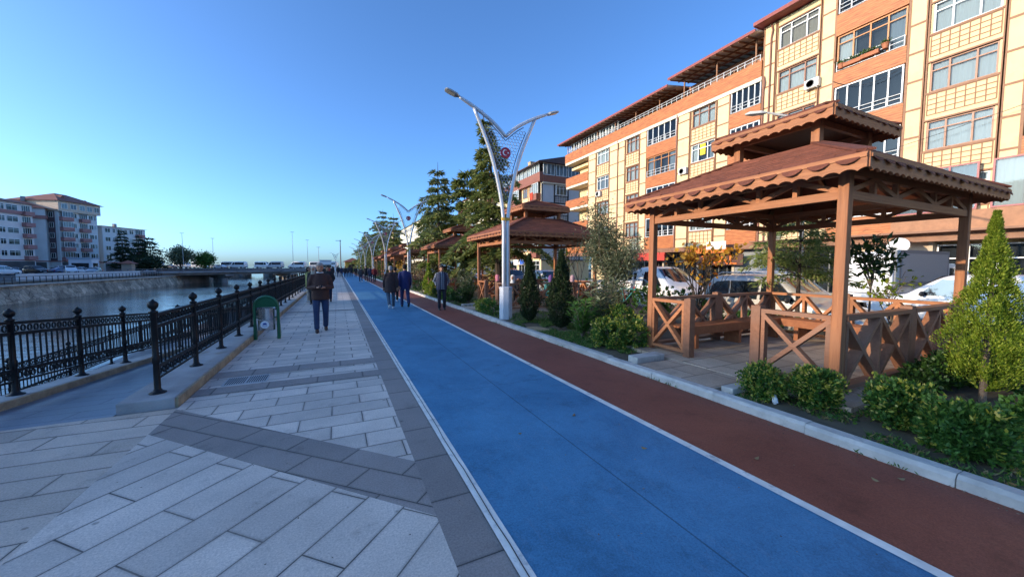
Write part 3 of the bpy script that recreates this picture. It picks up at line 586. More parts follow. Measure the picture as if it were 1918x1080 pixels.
# shop fronts
shop_bn = mat('shop_fascia_brown', (.24, .11, .06), .6, var=.2, vscale=2)
sf = MB(); sf.box(0, U(-14), -.25, .6, 2.95, 3.35); obj('ground_floor_cornice', sf, shop_bn, bA)
ss = MB(); ss.box(U(17), U(-14), -.9, .2, 3.36, 3.46); obj('canopy_ledge', ss, shop_bn, bA)
shop = [(37.3, 33.6, 'cream'), (33.4, 30.2, 'white'), (30, 26.2, 'glass'), (26, 22.4, 'glass'), (22.2, 19.2, 'dark'), (19, 15.6, 'grey'), (15.4, 12.2, 'glass'), (12, 8.4, 'stone'), (8.2, 4.4, 'white'), (4.2, -4, 'white')]
for y1, y0, k in shop:
    a, b_ = U(y1), U(y0); pil = MB(); pil.box(b_, b_ + .2, .55, 1.8, -.3, 2.95); obj('pilaster', pil, mat('pilaster', (.5, .42, .32), .8, var=.15), bA)
    if k in ('glass', 'white', 'dark'):
        window(bA, a + .05, -.1, b_ - a - .1, 2.9, whitef if k == 'white' else mat('shop_frame', (.12, .12, .12), .4), .9, cols=(.3, .55, .8), tr=.75, curtain=0, glass=win_gl, name='shop_window')
    else:
        pm = MB(); pm.box(a, b_, .6, 1.8, -.3, 2.95); obj('shop_wall', pm, {'cream': cream, 'grey': mat('shop_grey', (.22, .24, .26), .6, var=.15), 'stone': mat('shop_stone', (.55, .42, .30), .85, var=.2, vscale=2)}[k], bA)
# big wine-red framed glazing on the first floor near the camera side
for y1, y0 in ((9.4, 6.6), (6.2, 3.2), (3.0, -.4)): window(bA, U(y1), 4.4, y1 - y0, 2.25, mat('wine_frame', (.30, .045, .06), .45), -.34, cols=(.33, .66), tr=0, curtain=1, name='first_floor_glazing')
fb = MB(); fb.box(U(9.6), U(-.8), -.36, .02, 3.48, 4.38); obj('first_floor_band', fb, mat('band_brown', (.34, .15, .07), .6, var=.2, vscale=3), bA)
sg = MB(); sg.box(U(22.4), U(18.6), -1.02, -.55, 2.72, 3.1); s1 = obj('shop_sign', sg, mat('sign_orange', (.75, .17, .02), .5), bA)
sg = MB(); sg.box(U(20.3), U(18.65), -1.06, -1.022, 3.0, 3.6); obj('sign_board', sg, mat('sign_white', (.78, .74, .66), .5), bA)
sg = MB(); sg.box(U(21.9), U(17.9), -.1, .0, 1.75, 2.6); sb = obj('shop_sign', sg, mat('sign_black', (.09, .03, .015), .4), bA)
tm = textmesh('İRAL', .95, mat('sign_letters', (.9, .2, .02), .5), .02); to = link('lettering', tm, sb, (U(19.9), -.13, 2.12)); to.rotation_euler[0] = R(90); to.scale = (1.5, 1, 1)
sg = MB(); sg.box(U(28.9), U(25), -.5, -.3, 2.2, 2.95); obj('shop_sign', sg, mat('sign_red', (.5, .04, .02), .5), bA)
yw = MB(); yw.box(U(22.05), U(21.55), .105, .112, 11.05, 11.95); obj('notice', yw, mat('notice_yellow', (.85, .62, .02), .6, var=.05, vscale=30), bA)
# things fixed to the facade
def ac_unit(u, z, y=-.3, lab=''):
    r = thing('air_conditioner', lab, 'air conditioner', Matrix.Rotation(R(-90), 4, 'Z') @ Vector((u, y, z)) + Vector((28, YB, 0)), R(-90), 'air conditioner units on the cream house')
    c = MB(); c.box(0, .8, 0, .28, 0, .56); obj('casing', c, mat('ac_white', (.7, .69, .64), .5), r, bevel=.02)
    g = MB()
    for k in range(5): g.lathe([(.06 + .045 * k, -.005), (.06 + .045 * k + .012, -.005), (.06 + .045 * k + .012, .005), (.06 + .045 * k, .005)], (0, 0, 0), 20)
    go = obj('fan_grille', g, mat('ac_grille', (.25, .25, .25), .5), r, (.34, -.012, .28)); go.rotation_euler[0] = R(90)
    b = MB(); b.box(.1, .14, .05, .30, -.06, 0); b.box(.66, .70, .05, .30, -.06, 0); obj('bracket', b, steel_w, r)
    return r
ac_unit(U(14.2), 13.05, -.32, 'white air conditioner unit under a brown window beside the downpipe')
ac_unit(U(38.6), 9.95 + .5, .75, 'white air conditioner in the upper corner balcony at the end of the cream house')
ac_unit(U(38.6), 7.5, .75, 'white air conditioner in the lower corner balcony at the end of the cream house')
ac_unit(U(23.9), 9.75, -.3, 'air conditioner on the cream strip left of the yellow notice window')
ac_unit(U(35.6), 9.8, -.3, 'air conditioner below a white window near the far end of the cream house')
def wp(u, y, z): v = Matrix.Rotation(R(-90), 4, 'Z') @ Vector((u, y, z)); return (v.x + 28, v.y + YB, v.z)
potm = mat('terracotta', (.42, .15, .07), .8, var=.15); gl1 = leafmat('potted_leaf', (.05, .10, .02), (.10, .17, .04))
def pot(p, lab, rect_=False):
    r = thing('flower_pot', lab, 'flower pot', p, R(-90), 'flower pots along the balcony rail')
    m_ = MB()
    if rect_: m_.prism([(-.10, 0), (.10, 0), (.13, .2), (-.13, .2)], 'x', -.4, .4)
    else: m_.lathe([(.0, 0), (.11, 0), (.16, .24), (.18, .24), (.18, .28), (.0, .27)], n=14)
    obj('pot', m_, potm, r); n = 90; s = np.array([.38, .1, .02]) if rect_ else np.array([.12, .12, .05])
    leaves('foliage', rng.normal(size=(n, 3)) * s * .7 + [0, 0, .3], rng.normal(size=(n, 3)) * [1, 1, .5] + [0, 0, .9], .22, .05, gl1, r); return r
pot(wp(U(12.35), -.12, 13.6), 'round terracotta pot with green sprigs at the far end of the balcony rail')
pot(wp(U(11.8), -.12, 13.62), 'long terracotta trough of drooping plants on the balcony rail', True)
pot(wp(U(11.0), -.12, 13.66), 'long terracotta trough in the middle of the balcony rail', True)
pot(wp(U(10.35), -.12, 13.75), 'terracotta pot with tall green plant near the teal curtain on the balcony')
# dish on a pole by the shop wall
def dish(p, rz, r_, lab, tilt=60, pole=.6):
    t = thing('satellite_dish', lab, 'satellite dish', p, rz); d = MB()
    d.lathe([(0, 0), (r_ * .5, r_ * .06), (r_, r_ * .22), (r_ * 1.0, r_ * .24), (r_ * .5, r_ * .085), (0, .02)], n=28); o = obj('reflector', d, mat('dish_white', (.75, .74, .70), .5, var=.05), t, (0, 0, pole), smooth=True); o.rotation_euler = (R(tilt), 0, 0)
    q = MB(); q.tube([(0, 0, 0), (0, 0, pole)], .025, 8); q.tube([(0, 0, pole), (0, -r_ * .9, pole + r_ * .55)], .012, 6); obj('mount', q, steel_w, t); return t
dish((27.0, 9.0, 2.35), R(-90), .46, 'white satellite dish standing out from the shop wall above the screen truck', 70, .35)
dish((30.5, 41.9, 15.4), R(-60), .55, 'white satellite dish on the far corner of the cream house by the terrace', 65, 1.5)
# ---- second house: pale front with brown band, dark timber side
bB = thing('apartment_house', 'apartment house with cream front, red brown band and shaded white and black timber side', 'building', (28, 65, 0), R(-90))
V = lambda Y: 65 - Y
wl = MB(); wl.box(0, V(49), .1, 9, -.46, 14.3); obj('wall', wl, cream, bB)
sd = MB(); sd.box(V(49), V(48.9), .02, 9, 2.5, 14.3); obj('side_wall', sd, mat('pale_blue_render', (.55, .56, .58), .85, var=.06), bB)
bk = mat('black_timber', (.03, .028, .03), .6); tm_ = MB(); xs = V(48.9)
for y in (.1, 2.3, 4.8, 7.0, 8.9): tm_.box(xs, xs + .05, y - .1, y + .1, 2.5, 14.3)
for z in np.arange(2.5, 14.5, 2.9):
    tm_.box(xs + .002, xs + .052, .0, 9, z, z + .16); tm_.box(xs + .002, xs + .05, 2.3, 4.8, z + 1.15, z + 1.25)
    for k in range(8): tm_.box(xs + .004, xs + .04, 2.45 + k * .31 - .02, 2.45 + k * .31 + .02, z + .16, z + 1.15)
    for k in range(4): tm_.box(xs + .004, xs + .04, 2.3, 4.8, z + .2 + k * .28 - .015, z + .2 + k * .28 + .015)
obj('side_timber', tm_, bk, bB)
for z in np.arange(3.85, 14, 2.9):
    window(bB, xs + .09, z, 1.9, 1.45, whitef, 2.6, cols=(.33, .66), tr=.7, side=R(90), flat=True); window(bB, xs + .09, z, .8, 1.45, whitef, 7.6, cols=(), tr=.7, side=R(90), curtain=0, flat=True)
bd = MB(); bd.box(-.3, V(48.6), -.45, .1, 14.3, 15.7); bd.box(V(48.9), V(48.55), .1, 9.3, 14.3, 15.3); obj('terrace_band', bd, mat('brown_band', (.25, .085, .05), .6, var=.15), bB)
tf = MB(); tf.box(-.3, V(48.6), .1, 9.3, 14.1, 14.5); obj('terrace_floor', tf, cream2, bB)
for i in range(11): window(bB, .4 + i * 1.4, 15.72, 1.3, 1.35, whitef, -.2, cols=(.5,), tr=0, curtain=1, name='terrace_window')
for i in range(3): window(bB, V(48.62), 15.35, 2.0, 1.7, whitef, .2 + i * 2.2, cols=(.33, .66), tr=0, curtain=1, side=R(90), name='terrace_window')
rf = MB(); rf.prism([(-.9, 17.15), (4.4, 18.4), (9.8, 17.2), (9.8, 17.05), (-.9, 17.05)], 'x', -.6, V(48.0)); obj('roof', rf, mat('roof_dark', (.09, .05, .045), .7, var=.2), bB)
ch = MB(); ch.box(8, 8.9, 2, 3, 17.5, 19.2); ch.box(7.95, 8.95, 1.95, 3.05, 19.2, 19.35); obj('chimney', ch, mat('chimney_stone', (.45, .33, .2), .8, var=.2), bB)
gap = MB()
for z in (3.0, 5.9, 8.8, 11.7):
    for (a, w_) in ((.6, 1.7), (4.2, 1.7), (10, 1.5), (12.2, 1.5)): window(bB, a, z + .95, w_, 1.5, whitef if a < 9 else brownf, .02, cols=(.5,), tr=.7, flat=True)
    mb = MB(); mb.box(6.6, 9.4, -.9, .1, z, z + .95); obj('balcony', mb, mat('brown_band', (0, 0, 0)), bB); window(bB, 6.7, z + 1.0, 2.6, 1.6, whitef, -.5, cols=(.25, .5, .75), tr=0, name='balcony_glazing')
    mb = MB(); mb.box(13.7, 15.8, -.7, .1, z, z + .95); obj('balcony', mb, mat('brown_band', (0, 0, 0)), bB); window(bB, 13.8, z + 1.0, 1.9, 1.6, whitef, -.4, cols=(.33, .66), tr=0, name='balcony_glazing')
    gap.box(0, V(49), .03, .12, z - .1, z)
for u in (3.6, 6.4, 9.5, 11.8, 13.6): gap.box(u - .06, u + .06, .04, .12, 3, 14.3)
obj('timber_strip', gap, strip_b, bB)
sg = MB(); sg.box(8.0, 12, -.75, -.6, 1.9, 2.75); s_ = obj('shop_sign', sg, mat('sign_white', (0, 0, 0)), bB); q = MB(); q.box(10.4, 12.0, -.78, -.752, 1.95, 2.7); obj('sign_panel', q, mat('sign_blue', (.04, .12, .5), .5), bB)
for a in (.5, 4.5, 8.5, 12.4): window(bB, a, -.1, 3.2, 2.6, whitef, .02, cols=(.33, .66), tr=.75, curtain=0, name='shop_window', flat=True)
wash = MB()
for i in range(5): wash.box(13.8 + i * .22, 13.98 + i * .22, -.78, -.74, 12.0 - (i % 2) * .25, 12.9)
obj('washing', wash, mat('red_cloth', (.5, .06, .03), .9, isl=.3), bB)
# ---- simpler houses further along, and across the river
def block(name, label, loc, rz, L_, D_, floors, z0, fh, wallm, bandm, roofm, bays, roof_h=1.6, ground=3.0, side=None, group=None, top_band=True, win_m=None, over=.7, side_bays=()):
    """plain apartment block, front towards local -y; bays: (u, width, kind) with kind w (window) or b (balcony)"""
    b = thing(name, label, 'building', loc, rz, group); H = ground + floors * fh
    wl = MB(); wl.box(0, L_, 0, D_, z0, H); obj('wall', wl, wallm, b)
    bd = MB()
    if top_band: bd.box(-.3, L_ + .3, -.35, D_ + .3, H - fh, H - fh + .9)
    bd.box(-.05, L_ + .05, -.06, D_ + .05, ground - .35, ground)
    obj('band', bd, bandm, b)
    for k in range(floors):
        z = ground + k * fh
        for (u, w_, kd) in bays:
            if kd == 'w': window(b, u, z + .9, w_, 1.4, win_m or whitef, -.08, cols=(.5,), tr=0 if w_ < 1.3 else .7, flat=True, curtain=(0, 2, 0, 1)[(k + int(u * 3)) % 4], glass=dark_gl if (k + int(u)) % 2 else None)
            elif kd == 'd': window(b, u, z + .9, w_, 1.4, win_m or whitef, -.08, cols=(.5,), tr=0, curtain=0, glass=dark_gl, flat=True)
            else:
                m_ = MB(); m_.box(u, u + w_, -1.0, .0, z, z + .95); m_.box(u, u + w_, -1.0, 0, z - .12, z - .005); obj('balcony', m_, bandm, b)
                window(b, u + .08, z + .97, w_ - .16, 1.55, win_m or whitef, -.9 if kd == 'g' else -.08, cols=(.25, .5, .75), tr=0, curtain=1 if kd == 'g' else 0, name='balcony_glazing', flat=kd != 'g')
        for (v, w_) in side_bays: window(b, L_ + .08, z + .9, w_, 1.4, win_m or whitef, v, cols=(.5,), tr=0, side=R(90), curtain=1, flat=True)
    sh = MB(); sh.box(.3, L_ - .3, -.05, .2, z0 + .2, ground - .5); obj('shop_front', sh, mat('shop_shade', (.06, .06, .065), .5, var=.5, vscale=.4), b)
    e = over; rf = MB(); rf.add([(-e, -e, H), (L_ + e, -e, H), (L_ + e, D_ + e, H), (-e, D_ + e, H), (D_ * .45, D_ / 2, H + roof_h), (L_ - D_ * .45, D_ / 2, H + roof_h)], [(0, 1, 5, 4), (1, 2, 5), (2, 3, 4, 5), (3, 0, 4), (3, 2, 1, 0)]); obj('roof', rf, roofm, b)
    c = MB(); c.box(L_ * .6, L_ * .6 + .8, D_ * .4, D_ * .4 + .7, H, H + roof_h + .9); obj('chimney', c, mat('chimney_grey', (.3, .29, .28), .8), b)
    return b
rdk = mat('roof_brown', (.24, .09, .065), .75, var=.2, vscale=1)
block('apartment_house', 'white apartment house with red roof edge behind the tall conifers', (29, 93, 0), R(-90), 26, 10, 5, -.46, 2.95, cream2, mat('brown_band', (0, 0, 0)), roofred, [(.8, 1.6, 'w'), (3.2, 2.6, 'b'), (6.6, 1.6, 'w'), (9, 1.6, 'w'), (11.4, 2.8, 'g'), (15, 1.6, 'w'), (17.6, 1.6, 'w'), (20, 2.6, 'b'), (23.4, 1.6, 'w')], side_bays=((1, 1.4), (5, 1.6)))
block('apartment_house', 'plain pale yellow block with regular white windows beyond the conifers', (28, 186, 0), R(-90), 52, 11, 5, -.46, 3.1, mat('pale_yellow_render', (.74, .66, .50), .85, var=.05), cream2, mat('roof_grey', (.2, .2, .2), .8), [(1.2 + i * 2.6, 1.3, 'w') for i in range(19)], .8, top_band=False, side_bays=((1.5, 1.2), (4.5, 1.2), (7.5, 1.2)))
block('apartment_house', 'distant tan block showing above the farthest conifers', (30, 262, 0), R(-90), 40, 12, 6, -.46, 3.1, mat('tan_render', (.62, .48, .28), .85), cream2, rdk, [(2 + i * 5, 2, 'w') for i in range(8)], 1)
# across the river; rotation so that the front looks over the water
mauve = mat('mauve_band', (.38, .17, .15), .8, var=.15); greyw = mat('grey_render', (.62, .61, .59), .85, var=.08, vscale=.5); pinkw = mat('pinkish_render', (.70, .61, .57), .85, var=.08, vscale=.5)
tanw = mat('beige_band', (.56, .43, .33), .8, var=.12)
def faceblock(name, label, a, b_, *args, **kw):
    """front from point a to point b (left to right seen from the front)"""
    ang = math.atan2(b_[1] - a[1], b_[0] - a[0]); L_ = math.hypot(b_[0] - a[0], b_[1] - a[1])
    return block(name, label, (a[0], a[1], 0), ang, L_, *args, **kw)
faceblock('apartment_house', 'pinkish apartment house across the river with mauve balcony bands and dark top openings', (-79.5, 122), (-73.6, 145.2), 14, 5, -.1, 2.9, pinkw, mauve, rdk,
          [(1, 1.8, 'w'), (3.6, 3, 'b'), (7.2, 1.6, 'd'), (9.4, 1.4, 'w'), (11.2, 2.4, 'b'), (14, 1.6, 'd'), (16, 1.4, 'w'), (17.8, 2.6, 'w'), (21.2, 2.3, 'b')], 2.2, 3.4)
bT = faceblock('apartment_house', 'tall grey apartment house across the river with beige top storey and stacked mauve balconies', (-71.6, 151), (-67.6, 160.6), 13, 5, -.1, 2.9, greyw, mauve, rdk,
          [(.3, 2.9, 'g'), (3.6, 1.2, 'w'), (5.3, 2.4, 'b'), (8.0, 1.2, 'd'), (9.35, .7, 'w')], .6, 3.2, top_band=False)
up = MB(); up.box(-.4, 10.8, -.8, 13.4, 17.3, 20.2); obj('top_storey', up, tanw, bT)
for u in (.3, 2.6, 4.9, 6.9, 8.9): window(bT, u, 18.1, 1.5, 1.5, whitef, -.88, cols=(.5,), tr=0, flat=True)
rt = MB(); rt.add([(-1, -1.5, 20.2), (11.4, -1.5, 20.2), (11.4, 14, 20.2), (-1, 14, 20.2), (4, 5, 23), (7, 5, 23)], [(0, 1, 5, 4), (1, 2, 5), (2, 3, 4, 5), (3, 0, 4), (3, 2, 1, 0)]); obj('roof', rt, rdk, bT)
dm = MB(); dm.prism([(1, 20.4), (4, 20.4), (2.5, 22.2)], 'y', 1, 5); dm.prism([(6.5, 20.3), (9.5, 20.3), (8, 21.6)], 'y', .5, 5); obj('dormer', dm, rdk, bT)
sw_ = MB(); sw_.box(-.1, 0, .8, 2.6, 3.2, 17.3); obj('stair_strip', sw_, mat('stair_mauve', (.12, .07, .075), .7), bT)
for k in range(5): window(bT, -.18, 3.9 + 2.9 * k, 1.2, 1.5, whitef, 2.3, cols=(.5,), tr=0, side=R(-90), glass=dark_gl, curtain=0, flat=True)
bl = block('apartment_house', 'grey stepped wing with plain wall beside the tall house across the river', (-85, 146.2, 0), R(18), 12.0, 12, 5, -.1, 2.9, greyw, mauve, rdk, [(1, 1.4, 'd'), (4, 1.4, 'd'), (7, 1.4, 'd')], 2.6, 3.2)
faceblock('apartment_house', 'lower grey apartment house at the end of the far riverside row', (-67.2, 162.2), (-61.5, 175), 12, 4, -.1, 2.85, mat('grey_render_pale', (.64, .63, .61), .85, var=.08), mauve, rdk,
          [(.7, 1.6, 'd'), (3.0, .9, 'w'), (4.6, 1.4, 'w'), (6.8, .9, 'd'), (8.4, 1.4, 'w'), (10.4, 2.6, 'b')], .7, 3.0, top_band=False)
# houses of the same riverside row that stand left of the picture and shade the promenade
for i, (y0, y1, fl) in enumerate([(-42, -14, 5), (-13.5, 11, 5), (11.5, 29.6, 5), (37, 58, 5), (59, 82, 5), (83, 101, 5), (102, 120, 5)]):
    block('apartment_house', 'riverside apartment house across the water standing left of the view', (-78.5, y0, 0), R(90), y1 - y0, 12, fl, -.1, 3.3, (greyw, pinkw, cream2)[i % 3], mauve, rdk,
          [(1.5 + k * 3.2, 1.7, 'wwbwd'[k % 5]) for k in range(int((y1 - y0 - 3) / 3.2))], 1.4, 3.4, group='riverside houses left of the view')
# ================================================================ gazebos
wood = woodmat('stained_wood', (.24, .085, .036), (.44, .17, .068), (.30, .12, .055))
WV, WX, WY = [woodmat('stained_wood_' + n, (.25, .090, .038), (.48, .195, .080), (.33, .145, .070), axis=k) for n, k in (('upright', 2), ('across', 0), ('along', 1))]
OX, OY = [woodmat('weathered_wood_' + n, (.20, .085, .045), (.34, .15, .08), (.25, .145, .10), axis=k) for n, k in (('across', 0), ('along', 1))]
wood_old = woodmat('weathered_wood', (.20, .085, .045), (.32, .14, .075), (.25, .145, .10))
shing = mat('shingle', (.17, .052, .028), .8, var=.25, vscale=5, bump=.5, bscale=160, isl=.16)
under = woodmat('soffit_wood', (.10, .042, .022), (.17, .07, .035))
gpave = pavemat('stamped_paving', (.48, .37, .27), (.56, .44, .33), (.09, .075, .06), .62, .45, 0, stain=.35)
def roofmb(hx, hy, ix, iy, z0, z1, courses):
    """stepped shingle courses on four slopes; each tab its own little face"""
    mb = MB()
    for sx, sy in ((1, 0), (-1, 0), (0, 1), (0, -1)):
        for c in range(courses):
            t0, t1 = c / courses, (c + 1) / courses + .02
            def P(t, a, lift):
                ax, ay, z = hx + (ix - hx) * t, hy + (iy - hy) * t, z0 + (z1 - z0) * t + lift
                return (sx * ax, a * ay, z) if sx else (a * ax, sy * ay, z)
            w_ = 2 * (hy if sx else hx) * (1 - t0 * .5); n = max(3, int(w_ / .28)); off = (c % 2) * .5 / n
            cuts = sorted(set([-1.] + [-1 + 2 * (k / n + off) for k in range(0, n + 1) if 0 < k / n + off < 1] + [1.]))
            for a, b in zip(cuts, cuts[1:]):
                j = random.uniform(0, .006); lo = .022 + j
                mb.add([P(t0, a, lo), P(t0, b, lo), P(t1, b, .004), P(t1, a, .004), P(t0, a, lo - .02), P(t0, b, lo - .02)], [(0, 1, 2, 3), (4, 5, 1, 0)])
        mb.add([P(0, -1, -.004), P(0, 1, -.004), P(1, 1, -.004), P(1, -1, -.004)], [(0, 1, 2, 3)])
    for a in (-1, 1):
        for b in (-1, 1): mb.bar((a * hx, b * hy, z0 + .02), (a * ix, b * iy, z1 + .02), .16, .025)
    return mb
def scales(hx, hy, z, r_, drop):
    """row of half-round shingles hanging over the eaves"""
    mb = MB()
    for sx, sy in ((1, 0), (-1, 0), (0, 1), (0, -1)):
        L_ = hy if sx else hx; n = round(2 * L_ / (2 * r_ * .98))
        for i in range(n):
            c = -L_ + (i + .5) * 2 * L_ / n; rr = L_ / n * random.uniform(.98, 1.08); c += random.uniform(-.008, .008); vs = []; k = 9; jd = random.uniform(.9, 1.1)
            for j in range(k):
                a = PI * j / (k - 1); u = c + rr * math.cos(a); dn = math.sin(a) * rr * 1.05 * jd
                vs.append((u, dn))
            pts = []
            for (u, dn) in vs:
                o = dn * .62; zz = z - dn * drop
                pts.append((sx * (hx + o), u, zz) if sx else (u, sy * (hy + o), zz))
            q = [(p[0], p[1], p[2] + .014) for p in pts]
            b0 = len(pts); mb.add(pts + q, [tuple(range(b0)), tuple(range(2 * b0 - 1, b0 - 1, -1))] + [(i2, (i2 + 1) % b0, b0 + (i2 + 1) % b0, b0 + i2) for i2 in range(b0)])
    return mb
def scallop(L_, z0, z1, pitch):
    n = round(2 * L_ / pitch); p = 2 * L_ / n; poly = [(-L_, z1)]
    for i in range(n):
        z0 = z0 + random.uniform(-.003, .003)
        for j in range(6):
            t = j / 6; poly.append((-L_ + (i + t) * p, z0 + .03 * abs(math.cos(PI * t)) ** .7 * 1.0))
    poly += [(L_, z0 + .03), (L_, z1)]
    return poly
def make_gazebo(label, full=True):
    g = thing('gazebo', label, 'gazebo', (7.31, 3.76, .1), 0, 'two-tiered gazebos along the path')
    hx, hy = 1.87, 1.46; pw = .110; H = 2.72
    s = MB(); s.box(-hx - .35, hx + .35, -hy - .3, hy + .3, -.5, .012); obj('floor_slab', s, gpave, g)
    for a in (-1, 1):
        for b in (-1, 1):
            p = MB(); p.box(a * hx - pw / 2, a * hx + pw / 2, b * hy - pw / 2, b * hy + pw / 2, .01, H); p.box(a * (hx - .02) - .05, a * (hx - .02) + .05, b * (hy - .02) - .05, b * (hy - .02) + .05, -.05, .012)
            obj('post', p, WV, g, bevel=.008)
    # trusses between the posts
    for sx, sy in ((1, 0), (-1, 0), (0, 1), (0, -1)):
        t = MB(); L_ = (hy if sx else hx) - pw / 2
        def P(u, z, d=0): return (sx * (hx + d), u, z) if sx else (u, sy * (hy + d), z)
        n = 6 if not sx else 6
        t.bar(P(-L_, 2.42), P(L_, 2.42), .07, .10); t.bar(P(-L_ - .1, 2.70), P(L_ + .1, 2.70), .08, .10)
        for i in range(1, n):
            u = -L_ + 2 * L_ * i / n
            if i % 2 == 0 or i in (1, 5): t.bar(P(u, 2.465), P(u, 2.652), .055, .06)
        for i in range(n):
            u0 = -L_ + 2 * L_ * i / n; u1 = -L_ + 2 * L_ * (i + 1) / n
            a, b = ((2.47, 2.65) if i % 2 == 0 else (2.65, 2.47)); t.bar(P(u0, a, .004), P(u1, b, .004), .045, .06)
        obj('truss', t, WY if sx else WX, g)
    # rafters and soffit
    ex, ey, ez = hx + .36, hy + .31, 2.79; ix, iy, iz = .74, .60, 3.42
    ra = MB()
    for a in (-1, 1):
        for b in (-1, 1): ra.bar((a * ex, b * ey, ez - .09), (a * ix, b * iy, iz - .09), .07, .10)
        for k in (-.6, -.2, .2, .6):
            ra.bar((a * ex, k * ey, ez - .08), (a * ix, k * iy, iz - .08), .05, .08); ra.bar((k * ex, a * ey, ez - .08), (k * ix, a * iy, iz - .08), .05, .08)
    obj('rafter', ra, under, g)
    obj('lower_roof', roofmb(ex, ey, ix, iy, ez, iz, 11), shing, g)
    obj('scale_edge', scales(ex, ey, ez + .02, .135, .95), shing, g)
    def fascia(hx_, hy_, z0, z1, pitch, nm='fascia'):
        for sgn in (-1, 1):
            f = MB(); f.prism([(u, z) for u, z in scallop(hy_, z0, z1, pitch)], 'x', sgn * hx_ - .014, sgn * hx_ + .014); f.box(sgn * (hx_ + .02) - .008, sgn * (hx_ + .02) + .008, -hy_, hy_, z1 - .055, z1 - .02); obj(nm, f, WY, g)
            f = MB(); f.prism([(u, z) for u, z in scallop(hx_ - .016, z0, z1, pitch)], 'y', sgn * hy_ - .014, sgn * hy_ + .014); f.box(-hx_ + .03, hx_ - .03, sgn * (hy_ + .02) - .008, sgn * (hy_ + .02) + .008, z1 - .055, z1 - .02); obj(nm, f, WX, g)
    fascia(ex + .03, ey + .03, ez - .20, ez - .01, .155)
    # lantern and upper roof
    for a in (-1, 1):
        for b in (-1, 1): lt = MB(); lt.box(a * ix - .055, a * ix + .055, b * iy - .055, b * iy + .055, iz - .1, iz + .37); obj('lantern_post', lt, WV, g)
    lp = MB()
    for sgn in (-1, 1):
        lp.box(sgn * ix - .03, sgn * ix + .03, -iy, iy, iz + .27, iz + .36); lp.box(-ix, ix, sgn * iy - .03, sgn * iy + .03, iz + .272, iz + .358)
    obj('lantern_beam', lp, wood, g)
    ux, uy, uz = ix + .26, iy + .29, iz + .43
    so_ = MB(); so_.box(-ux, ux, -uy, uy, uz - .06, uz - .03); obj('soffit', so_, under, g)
    obj('upper_roof', roofmb(ux, uy, .05, .04, uz, uz + .32, 6), shing, g)
    obj('scale_edge', scales(ux, uy, uz + .02, .12, .95), shing, g)
    fascia(ux + .03, uy + .03, uz - .20, uz - .01, .155, 'upper_fascia')
    # railings
    def rail(p, q, parts, deep=.09, wd=wood_old, top=.95):
        """balustrade from p to q with crossed boards; parts = number of crosses"""
        m_ = MB(); p, q = Vector((p[0], p[1], 0)), Vector((q[0], q[1], 0)); d = (q - p).normalized(); nn = Vector((-d.y, d.x, 0)); L_ = (q - p).length
        m_.bar(p + Vector((0, 0, top)), q + Vector((0, 0, top)), deep + .01, .055); m_.bar(p + Vector((0, 0, .10)), q + Vector((0, 0, .10)), deep, .05)
        for i in range(parts):
            a = p + d * L_ * i / parts; b = p + d * L_ * (i + 1) / parts; z0, z1 = .125, top - .028
            m_.bar(a + Vector((0, 0, z0)), b + Vector((0, 0, z1)), deep - .002, .055, up=tuple(d.cross(Vector((0, 0, 1))).cross(d)))
            m_.bar(a + Vector((0, 0, z1)), b + Vector((0, 0, z0)), deep + .002, .055, up=(0, 0, 1))
            if i: m_.bar(a + Vector((0, 0, z0)), a + Vector((0, 0, z1)), .05, deep - .006, up=tuple(nn))
        for e in (p + d * .025, q - d * .025): m_.bar(e + Vector((0, 0, z0)), e + Vector((0, 0, z1)), .05, deep - .004, up=tuple(nn))
        obj('railing', m_, {(1, 0): OX, (0, 0): OY, (1, 1): WX, (0, 1): WY}[(int(abs(d.x) > .5), int(wd is wood))], g)
    def rpost(x, y, h=1.02):
        p = MB(); p.box(x - .065, x + .065, y - .065, y + .065, .012, h); p.box(x - .035, x + .035, y - .035, y + .035, h, h + .012); obj('railing_post', p, wood_old, g, bevel=.01)
    e = pw / 2 + .001
    rpost(-hx, .62); rpost(-hx, -.52)
    rail((-hx, hy - e), (-hx, .69), 1, wd=wood); rail((-hx, -hy + e), (-hx, -.59), 1)
    for sgn in (-1, 1):
        rpost(0, sgn * hy); rail((-hx + e, sgn * hy), (-.066, sgn * hy), 2, .13); rail((.066, sgn * hy), (hx - e, sgn * hy), 2, .13)
    rpost(hx, 0); rail((hx, -hy + e), (hx, -.066), 2, .11, wood); rail((hx, .066), (hx, hy - e), 2, .11, wood)
    # benches along the back and the far side
    for (x0, x1, y0, y1) in ((-hx + .3, hx - .1, hy - .52, hy - .12), (hx - .52, hx - .12, -hy + .15, hy - .55)):
        b = MB(); lx = x1 - x0 > y1 - y0
        for k in range(4):
            if lx: b.box(x0, x1, y0 + k * .1 + .006, y0 + k * .1 + .094, .42, .455)
            else: b.box(x0 + k * .1 + .006, x0 + k * .1 + .094, y0, y1, .42, .455)
        if lx: b.box(x0, x1, y0 - .02, y0 + .004, .30, .45)
        else: b.box(x0 - .02, x0 + .004, y0, y1, .30, .45)
        for t in (.12, .5, .88):
            if lx: b.box(x0 + (x1 - x0) * t - .04, x0 + (x1 - x0) * t + .04, y0 + .05, y1 - .03, .012, .418)
            else: b.box(x0 + .05, x1 - .03, y0 + (y1 - y0) * t - .04, y0 + (y1 - y0) * t + .04, .012, .418)
        obj('bench_seat', b, woodmat('bench_wood', (.26, .085, .035), (.40, .15, .06)), g)
    return g
gz1 = make_gazebo('nearest brown two-tiered gazebo with scalloped shingle eaves and crossed rails')
